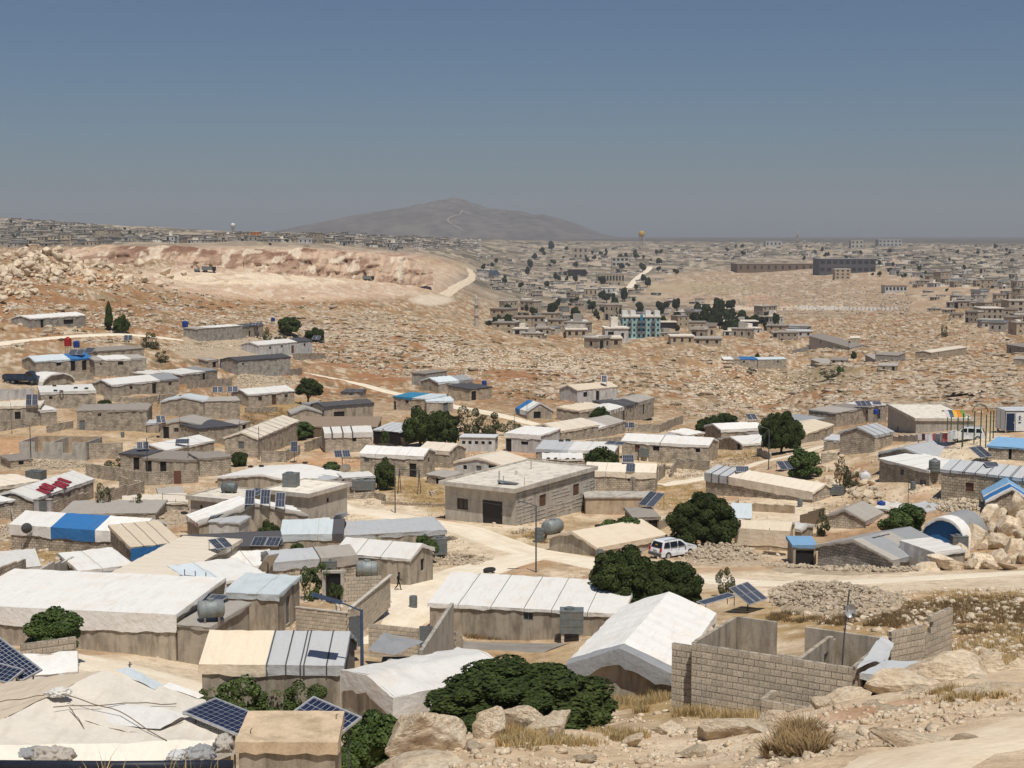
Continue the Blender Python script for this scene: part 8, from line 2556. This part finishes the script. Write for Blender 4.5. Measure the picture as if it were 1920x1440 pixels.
REG = [
 ('flat roofed grey house in the valley town around the green fronted block','houses of the valley town',[(905,640),(940,590),(1000,560),(1160,545),(1290,560),(1480,600),(1500,640),(1400,652),(1250,640),(1120,655),(960,640)],96,(.8,1.25)),
 ('small flat roofed house on the town slope between quarry road and water tower','houses of the town slope',[(900,540),(880,500),(880,470),(1000,455),(1240,458),(1290,500),(1200,560),(1050,570)],330,(.8,1.3)),
 ('small pale house in the spread out town right of the water tower','houses of the right hand town',[(1240,462),(1500,450),(1920,462),(1920,545),(1720,540),(1650,500),(1500,480),(1290,492)],620,(.8,1.5)),
 ('small grey house on the rocky rise at the right edge','houses on the right hand rise',[(1700,545),(1920,545),(1920,640),(1840,625),(1740,585)],40,(.7,1.1)),
 ('tiny house of the dense settlement on the left hill','houses of the left hill',[(0,412),(60,409),(150,420),(240,432),(330,441),(420,446),(420,456),(240,458),(120,462),(0,466)],900,(.8,1.5)),
 ('tiny house along the skyline town behind the quarry','houses behind the quarry',[(420,440),(560,436),(700,436),(900,448),(900,470),(740,468),(600,456),(430,452)],560,(.8,1.7)),
]
ALLF = []
for ri,(lab,grp,poly,n,sc_) in enumerate(REG):
 q = px_region(n,poly,800 + ri,300)
 P_ = pick_many(q,420)
 rr = np.random.RandomState(900 + ri)
 for (px,py),p in zip(q,P_):
  if p[1] < 420 or p[1] > 4800: continue
  if road_damp(np.array([p[0]]),np.array([p[1]]))[0] < .7: continue
  s = rr.uniform(*sc_) * (1 if p[1] < 1100 else .72)
  ALLF.append((s * 10 / p[1],p,s,lab,grp,rr.randint(8) if p[1] < 1700 else rr.randint(6),rr.normal(0,.35) + rr.choice([0,.5,-.4])))
ALLF.sort(key=lambda a: -a[0])
bulkV = []; bulkF = []; off = 0; TOWN = []
for i,(sz_,p,s,lab,grp,k,rz) in enumerate(ALLF):
 wall,roof,win,L,W,h,ops = HP[k]
 if i < 298:
  e = link('town_house',wall,None,Vector(p) + Vector((0,0,.2)),rz); e.scale = (s,s,s * rnd.choice([.8,.9,1,1,1.3,1.7])); TOWN.append((e,grp,lab,project(*p)))
  setp(e,lab,'house',grp)
  link('roof',roof,e)
  if p[1] < 1500:
   for u0,u1,z0,z1 in ops:
    w_ = link('window',win,e,(-L / 2 + (u0 + u1) / 2,-W / 2,(z0 + z1) / 2)); w_.scale = (u1 - u0,1,(z1 - z0) / 1.2)
 else:
  ca,sa = math.cos(rz),math.sin(rz)
  for (x0,x1,y0,y1,z0,z1) in ((-L / 2,L / 2,-W / 2,W / 2,-6,h),(-L / 2 - .3,L / 2 + .3,-W / 2 - .3,W / 2 + .3,h + .02,h + .4),(-L * .3,-L * .12,-W / 2 - .06,-W / 2 - .02,.2,2.1),(L * .1,L * .26,-W / 2 - .06,-W / 2 - .02,1,2.2)):
   c = [(x,y,z) for z in (z0,z1) for y in (y0,y1) for x in (x0,x1)]
   bulkV += [(p[0] + (x * ca - y * sa) * s,p[1] + (x * sa + y * ca) * s,p[2] + z * s) for x,y,z in c]
   bulkF += [tuple(off + j for j in f) for f in ((0,1,5,4),(2,6,7,3),(0,4,6,2),(1,3,7,5),(4,5,7,6))]; off += 8
if bulkV:
 m,t,pr = newmat('far_house_walls')
 g_ = nd(t,'NewGeometry'); n_ = nd(t,'SeparateXYZ'); lk(t,g_.outputs['Normal'],n_.inputs[0])
 ri_ = ramp(t,g_.outputs['Random Per Island'],[(0.0,(.17,.15,.125)),(.35,(.27,.235,.19)),(.62,(.38,.34,.28)),(.8,(.54,.50,.43)),(.9,(.07,.07,.075))])
 lk(t,ri_,pr.inputs['Base Color'])
 o = link('far_houses',npmesh('far_houses',np.array(bulkV),np.array(bulkF),m)); setp(o,'mass of tiny houses filling the far towns beyond the nearest ones',None,None,'stuff')

# name the nearer town houses by their place in the rows
for grp,short,n in (('houses of the valley town','flat roofed grey house of the valley town',6),('houses on the right hand rise','small grey house on the rocky right rise',3),('houses of the right hand town','small pale house of the far right town',6),('houses behind the quarry','tiny house of the skyline town behind the quarry',4)):
 L_ = sorted([t_ for t_ in TOWN if t_[1] == grp],key=lambda t_: -t_[3][1]); m_ = max(1,-(-len(L_) // n))
 for r_ in range(n):
  for k_,t_ in enumerate(sorted(L_[r_ * m_:(r_ + 1) * m_],key=lambda t_: t_[3][0])):
   t_[0]['label'] = short + ', ' + ORD[min(15,k_)] + ' from left in its ' + ('nearest','second','third','fourth','fifth','farthest')[r_] + ' row'
# trees among the far houses
rr = random.Random(77)
FT = [('dark tree among the houses of the valley town','trees of the valley town',[(905,625),(960,575),(1160,560),(1290,575),(1450,600),(1460,630),(1250,632),(1150,600),(960,625)],95,(8,19)),
      ('small dark tree on the town slope','trees of the town slope',[(900,540),(900,500),(1000,462),(1240,470),(1280,520),(1150,560)],60,(5,13)),
      ('tiny dark tree in the far right town','trees of the right hand town',[(1240,470),(1500,458),(1920,468),(1920,560),(1720,545),(1500,490)],60,(4,9)),
      ('tiny dark tree on the left hill settlement','trees of the left hill',[(0,415),(150,425),(400,448),(800,445),(800,462),(240,460),(0,466)],46,(4,8)),
      ('dark tall tree in the grove right of the green fronted block','trees of the valley grove',[(1285,640),(1300,585),(1370,580),(1420,600),(1395,630)],26,(14,30)),
      ('dark tree in the long orchard row above the white works','trees of the orchard row',[(905,612),(950,608),(1010,600),(1010,606),(940,618)],14,(9,14))]
for lab,grp,poly,n,(s0,s1) in FT:
 q = px_region(n,poly,len(lab),420)
 for (x,y),p in zip(q,pick_many(q,420)):
  if p[1] > 4800: continue
  k = p[1] * 1.03 / F; w_ = rr.uniform(s0,s1) * k; h_ = w_ * rr.uniform(.8,1.5)
  e = empty('town_tree',Vector(p),0,lab,'tree',grp)
  c = link('crown',CROWN['sml%d' % rr.randrange(3)],e,(0,0,h_ * .6),rr.uniform(0,6)); c.scale = (w_ / 2,w_ / 2,h_ * .5)
  t_ = MB(); t_.tube([(0,0,-.8),(0,0,h_ * .5)],w_ * .05,5); t_.obj('trunk','bark',e)

# ------------------------------------------------------------------ single buildings of the far town
def far_block(px0,px1,by,ty,label,W,mat,roofmat,name,cat,wins=None,d=None,extra=None,rz=0):
 p = pick((px0 + px1) / 2,by,420) if d is None else atd((px0 + px1) / 2,by,d)
 k = p.y * 1.03 / F
 L = (px1 - px0) * k; h = (by - ty) * k / .985
 e = empty(name,p,rz,label,cat,'large buildings of the far town')
 b = MB(); ops = []
 if wins:
  nx,nz = wins[:2]; fh = h / nz
  for i in range(nx):
   for j in range(nz):
    u = L * (i + .5) / nx; wd = L / nx * wins[2]
    ops.append((u - wd / 2,u + wd / 2,fh * j + fh * .3,fh * j + fh * .8))
 X,Y = Vector((1,0,0)),Vector((0,1,0)); O = Vector((-L / 2,0,0))
 wall_face(b,O,X,-Y,L,[(0,h),(L,h)],ops,-10,.4)
 wall_face(b,O + X * L,Y,X,W,[(0,h),(W,h)],(),-10); wall_face(b,O + X * L + Y * W,-X,Y,L,[(0,h),(L,h)],(),-10); wall_face(b,O + Y * W,-Y,-X,W,[(0,h),(W,h)],(),-10)
 b.obj('wall',mat,e)
 r = MB(); r.box(-L / 2 - .4,L / 2 + .4,-.4,W + .4,h + .01,h + .5); r.obj('roof',roofmat,e)
 for o in ops:
  w_ = MB(); w_.box(-L / 2 + o[0],-L / 2 + o[1],.25,.3,o[2],o[3]); w_.obj('window','glass' if mat != 'render' else 'dark',e)
 return e,L,h,k
def green_block():
 e,L,h,k = far_block(1168,1237,634,596,'four storey block with green and white front and balconies in the valley town',14,'teal','roofslab','apartment_block','apartment block',(8,4,.42))
 fh = h / 4
 for i in (1,3,4,6):
  for j in range(1,4):
   b = MB(); x = -L / 2 + L * (i + .5) / 8; b.box(x - L / 18,x + L / 18,-1.2,-.004,fh * j - .15,fh * j); b.box(x - L / 18,x + L / 18,-1.2,-1.1,fh * j + .003,fh * j + 1.0); b.obj('balcony','tank',e)
 for x0,x1 in ((-.5,-.36),(-.28,-.14),(.12,.26),(.36,.5)):
  b = MB(); b.box(L * x0,L * x1,2,8,h + .52,h + 2.8); b.obj('roof_room','whitepaint',e)
 b = MB(); b.box(-.6,.6,-.5,-.008,3.0,h + 1.2); b.obj('glass_strip','T' if False else 'tT',e)
 b = MB(); b.box(-L / 2 - 5,-L / 2 - .1,1,13,-9,h * .8); b.obj('side_wing','render',e)
 b = MB(); b.box(-L / 2,L / 2,-3.2,-.02,-9,-.01); b.obj('base_terrace','concrete',e)
green_block()
for a in ((966,1021,617,596,'brown two storey house with long balcony in the valley town',12,'plaster','tR',(5,2,.4)),(1022,1100,620,604,'long hall with pale bluish front and white roof edge in the valley town',16,'white','whitepaint',(6,1,.5)),(910,965,614,603,'low brown and pale workshop at the left of the valley town',12,'plaster','tN',None),(1062,1100,634,620,'cream house with arched openings below the long hall',10,'stone','roofslab',(3,1,.4)),
          (1100,1165,652,636,'cream walled yard house in front of the green fronted block',14,'earthwall','tE',(3,1,.3)),(1258,1300,646,632,'tan house with two windows right of the green fronted block',10,'earthwall','roofslab',(3,1,.3)),(1300,1352,648,636,'tan low house with curved roof edge by the rocks',10,'stone','tN',(3,1,.3)),(1238,1268,616,605,'dark fronted open shed beside the green fronted block',10,'black','tE',None),
          (1358,1420,620,604,'open shed with bright roof on thin columns',12,'black','roofslab',None),(1440,1520,622,612,'long flat roofed stable beyond the grove',12,'plaster','tN',(6,1,.4)),(1480,1522,632,622,'white roofed house with blue wall beyond the grove',10,'white','whitepaint',(3,1,.3)),
          (1385,1537,509,496,'very long brown works hall in the right hand town',60,'wood','tR',(12,1,.3)),(1538,1640,513,487,'dark grey factory building in the right hand town',40,'tD','tG',(9,2,.7)),(1566,1594,524,506,'beige three storey house before the dark factory',12,'earthwall','roofslab',(3,3,.4)),(1660,1700,548,537,'white columned house on the slope below the dark factory',14,'white','tR',(6,1,.6)),
          (1648,1690,462,450,'white framed building on the far right skyline',30,'white','whitepaint',(6,2,.5)),(1596,1618,466,452,'grey tall house left of the white framed building',20,'render','roofslab',(3,2,.4)),(1436,1465,462,453,'white hall on the skyline left of the minaret',24,'white','whitepaint',(4,1,.4)),(1066,1098,518,506,'dark shed with pale columns on the town slope',14,'black','tR',(5,1,.5)),(1120,1170,532,514,'long tan house with a row of dark openings on the town slope',16,'stone','tN',(9,1,.6)),
          (1075,1102,486,466,'tall grey house beside the fenced trees on the town slope',16,'plaster','roofslab',(3,2,.4)),(1148,1178,500,484,'two storey house with dark balconies left of the bright track',14,'render','roofslab',(4,2,.6)),(1128,1155,552,540,'cream house with three windows on the lower town slope',12,'white','roofslab',(3,1,.3)),(1096,1120,556,542,'tan house left of the cream one on the lower town slope',12,'stone','roofslab',(3,1,.3)),
          (1840,1880,600,580,'grey house group on the rocky rise',14,'block','roofslab',(4,2,.4)),(1892,1935,586,566,'tall grey house at the right edge of the rise',14,'block','concrete',(3,2,.4)),(470,486,446,436,'orange house on the skyline behind the quarry',16,'orange','tE',(3,1,.3)),(560,585,456,449,'white roofed house behind the quarry',20,'white','whitepaint',(3,1,.3))):
 far_block(*a[:4],a[4],a[5],a[6],a[7],'town_building','building',a[8])
def water_tower(px,by,ty,label,tm):
 p = pick(px,by,600); k = p.y * 1.03 / F; h = (by - ty) * k; r = h * .22
 e = empty('water_tower',p,0,label,'water tower',None)
 m = MB()
 for a in range(6): m.tube([(r * .8 * math.cos(a * PI / 3),r * .8 * math.sin(a * PI / 3),-6),(r * .8 * math.cos(a * PI / 3),r * .8 * math.sin(a * PI / 3),h * .62)],r * .1,6)
 m.tube([(0,0,-6),(0,0,h * .62)],r * .18,8); m.obj('leg','concrete',e)
 m = MB(); m.tube([(0,0,h * .6),(0,0,h * .66),(0,0,h * .9),(0,0,h * .96),(0,0,h)],[r * .7,r,r,r * .8,r * .25],18); m.obj('tank',tm,e,True)
water_tower(1203,458,434,'yellow topped water tower on the skyline','yellow')
water_tower(437,436,419,'small white water tower on the skyline behind the quarry','whitepaint')
def minaret(px,by,ty,label,mat,d=None):
 p = pick(px,by,420) if d is None else atd(px,by,d); k = p.y * 1.03 / F; h = (by - ty) * k; r = h * .062
 e = empty('minaret',p,0,label,'minaret',None)
 m = MB(); m.tube([(0,0,-14),(0,0,h * .3),(0,0,h * .66)],[r,r * .95,r * .85],10); m.tube([(0,0,h * .66),(0,0,h * .86)],r * .7,10); m.obj('shaft',mat,e)
 for z in (.34,.66):
  m = MB(); m.tube([(0,0,h * (z - .03)),(0,0,h * z),(0,0,h * (z + .035))],[r * .95,r * 1.55,r * 1.55],12); m.obj('balcony',mat,e)
 m = MB(); m.tube([(0,0,h * .86),(0,0,h * .92),(0,0,h)],[r * .85,r * .6,r * .05],10); m.obj('cap',mat,e)
minaret(893,612,553,'pale slender minaret standing behind the rocky hillside','concrete',700)
minaret(1495,462,434,'small pale minaret on the right skyline','earthwall')
def solar_field():
 p = pick(918,520,420); k = p.y * 1.03 / F
 e = empty('solar_field',p,.25,'slanting field of large solar panels beside the quarry road','solar field',None)
 for i in range(5):
  for j in range(4):
   m = MB(); R = Matrix.Rotation(.42,3,'X'); m.box(-4 * k + .2,4 * k - .2,-3.0,3.0,0,.15,R,((i - 2) * 8 * k + j * 2.2 * k,j * 9.0,3.0 + j * 1.0)); m.obj('panel','cellg',e)
   m = MB(); m.tube([((i - 2) * 8 * k + j * 2.2 * k,j * 9.0,-3),((i - 2) * 8 * k + j * 2.2 * k,j * 9.0,3.0 + j)],.15,5); m.obj('leg','pole',e)
solar_field()
# machines in the quarry
def digger(px,by,label):
 p = pick(px,by,420); k = p.y * 1.03 / F
 e = empty('excavator',p,.3,label,'excavator',None); e.scale = (.75,.75,.75)
 m = MB(); m.box(-2,2,-1.5,-.8,0,1); m.box(-2,2,.8,1.5,0,1); m.obj('track','black',e)
 m = MB(); m.box(-2.2,1.6,-1.3,1.3,1.05,2.4); m.box(.2,1.7,-1.2,.0,2.403,3.4); m.obj('cab','tank',e)
 m = MB(); m.tube([(1.4,.3,2),(-1.2,.3,6.0)],.35,6); m.tube([(-1.2,.3,6.0),(-3.6,.3,4.0)],.28,6); m.obj('boom','wood',e)
 m = MB(); m.box(-4.3,-3.3,-.4,1.0,2.9,4.1); m.obj('bucket','black',e)
digger(370,510,'small dark excavator working on the quarry floor')
def quarry_truck(px,by,label):
 p = pick(px,by,420)
 e = empty('dump_truck',p,.1,label,'truck','quarry trucks')
 m = MB(); m.box(-3.5,2.0,-1.3,1.3,1.2,3.2); m.obj('cargo_bed','tank',e)
 m = MB(); m.box(2.1,4.0,-1.2,1.2,.8,3.0); m.obj('cab','black',e)
 m = MB()
 for x in (-2.4,-1.2,3.0): m.tube([(x,-1.3,.6),(x,1.3,.6)],.6,10)
 m.obj('wheel','tyre',e)
quarry_truck(391,511,'dump truck on the quarry floor right of the excavator'); quarry_truck(690,526,'dump truck far along the quarry floor'); quarry_truck(604,517,'dump truck under the quarry face')
# white field posts row across the gully
p0,p1 = pick(1500,579,420),pick(1680,581,420)
for i in range(26):
 q_ = p0 + (p1 - p0) * (i / 25); q_.z = gz(q_.x,q_.y)
 b = MB(); b.box(-.9,.9,-.5,.5,-1,2.0); o = b.obj('white_block','whitepaint',None); o.location = q_; setp(o,'white concrete block in the long even row on the far slope','block','row of white blocks on the far slope')
# sagging cables
for a,b,sg,lab in (((741,868,151),(1005,952,133),1.2,'thin cable sagging between the dark lamp post and the bend'),((1005,950,133),(1441,808,178),2.0,'thin cable from the lamp at the bend to the tall round tree'),((277,824,180),(486,802,215),1.2,'thin cable across the grey brown roofs'),((353,818,190),(741,870,151),1.5,'thin cable above the wide white roof')):
 p,q = atd(*a),atd(*b); m = MB(); m.tube([p + (q - p) * t + Vector((0,0,-sg * 4 * t * (1 - t))) for t in np.linspace(0,1,20)],.014,4)
 setp(m.obj('cable','pole'),lab,'cable','cables over the camp')
# odds and ends standing about the yards
BR = {}
for i,(k,x,y,lab) in enumerate((('p',545,1046,'pile of planks beside the dark charcoal roof'),('d',612,1000,'rusty drum by the tall pair of panels'),('p',840,1012,'planks leaning near the metal cistern'),('b',980,1000,'stack of blocks near the lamp at the bend'),('d',1125,1048,'dark drum by the cream gabled tent'),('b',1240,1015,'blocks piled behind the white car'),('p',1362,1034,'junk planks by the stone heap'),('d',900,888,'drum beside the white walled house'),('b',812,930,'small stack of blocks left of the concrete house'),('p',700,884,'planks left of the white house with black doorway'),
 ('d',1290,872,'rusty drum before the cluttered long house'),('p',1250,878,'broken wooden trestle in the grassy yard'),('b',1345,893,'pale block stack beside the dusty track'),('d',1500,950,'drum at the foot of the rubble slope'),('b',620,905,'blocks below the small annex roof'),('p',420,905,'planks before the curved broken wall'),('d',455,898,'drum beside the wide white roof'),('b',345,935,'stacked blocks on the pale yard'),('d',230,820,'dark drum before the wavy roofed house'),('b',300,836,'blocks beside the pale grey gable'),
 ('p',90,790,'wood pile by the sagging corner roof'),('b',200,790,'blocks on the track above the wavy roof'),('d',455,800,'drum below the panelled block house'),('b',690,862,'block stack on the strapped house terrace'),('p',1010,862,'old cart frame beside the square white house'),('d',1080,856,'drum before the low wide white roof'),('b',1640,922,'blocks in front of the square white roofed house'),('d',1712,918,'little dark drum by the grey metal door'),('p',1450,1040,'sticks before the cream cloth tent'),('b',1760,1068,'flat blocks at the roadside boulders'),('b',640,1150,'spare blocks on the lane wall rubble'),('d',775,1140,'small dark drum at the lane edge'))):
 p = gp(x,y)
 if k not in BR:
  m = MB()
  if k == 'p':
   for j in range(7): m.box(-1.1,1.0,-.5 + j * .14,-.40 + j * .14,.02 + .07 * (j % 3),.08 + .07 * (j % 3),Matrix.Rotation(.12 * (j % 4) - .2,3,'Z'))
  elif k == 'd':
   m.tube([(0,0,-.05),(0,0,.3),(0,0,.31),(0,0,.6),(0,0,.61),(0,0,.9)],[.29,.29,.31,.29,.31,.29],14)
  else:
   for j in range(14): m.box(-.2,.2,-.1,.1,0,.19,Matrix.Rotation(.1 * (j % 3),3,'Z'),(.43 * (j % 3) - .4,.22 * (j % 2),.2 * (j // 5)))
  BR[k] = m.mesh({'p': 'plank_pile','d': 'drum','b': 'block_stack'}[k],{'p': 'wood','d': 'tank','b': 'bk'}[k])
 setp(link({'p': 'plank_pile','d': 'drum','b': 'block_stack'}[k],BR[k],None,p,rnd.uniform(0,3)),lab,{'p': 'plank pile','d': 'drum','b': 'block stack'}[k],'odds and ends about the yards')

build_quarry()
build_haze()
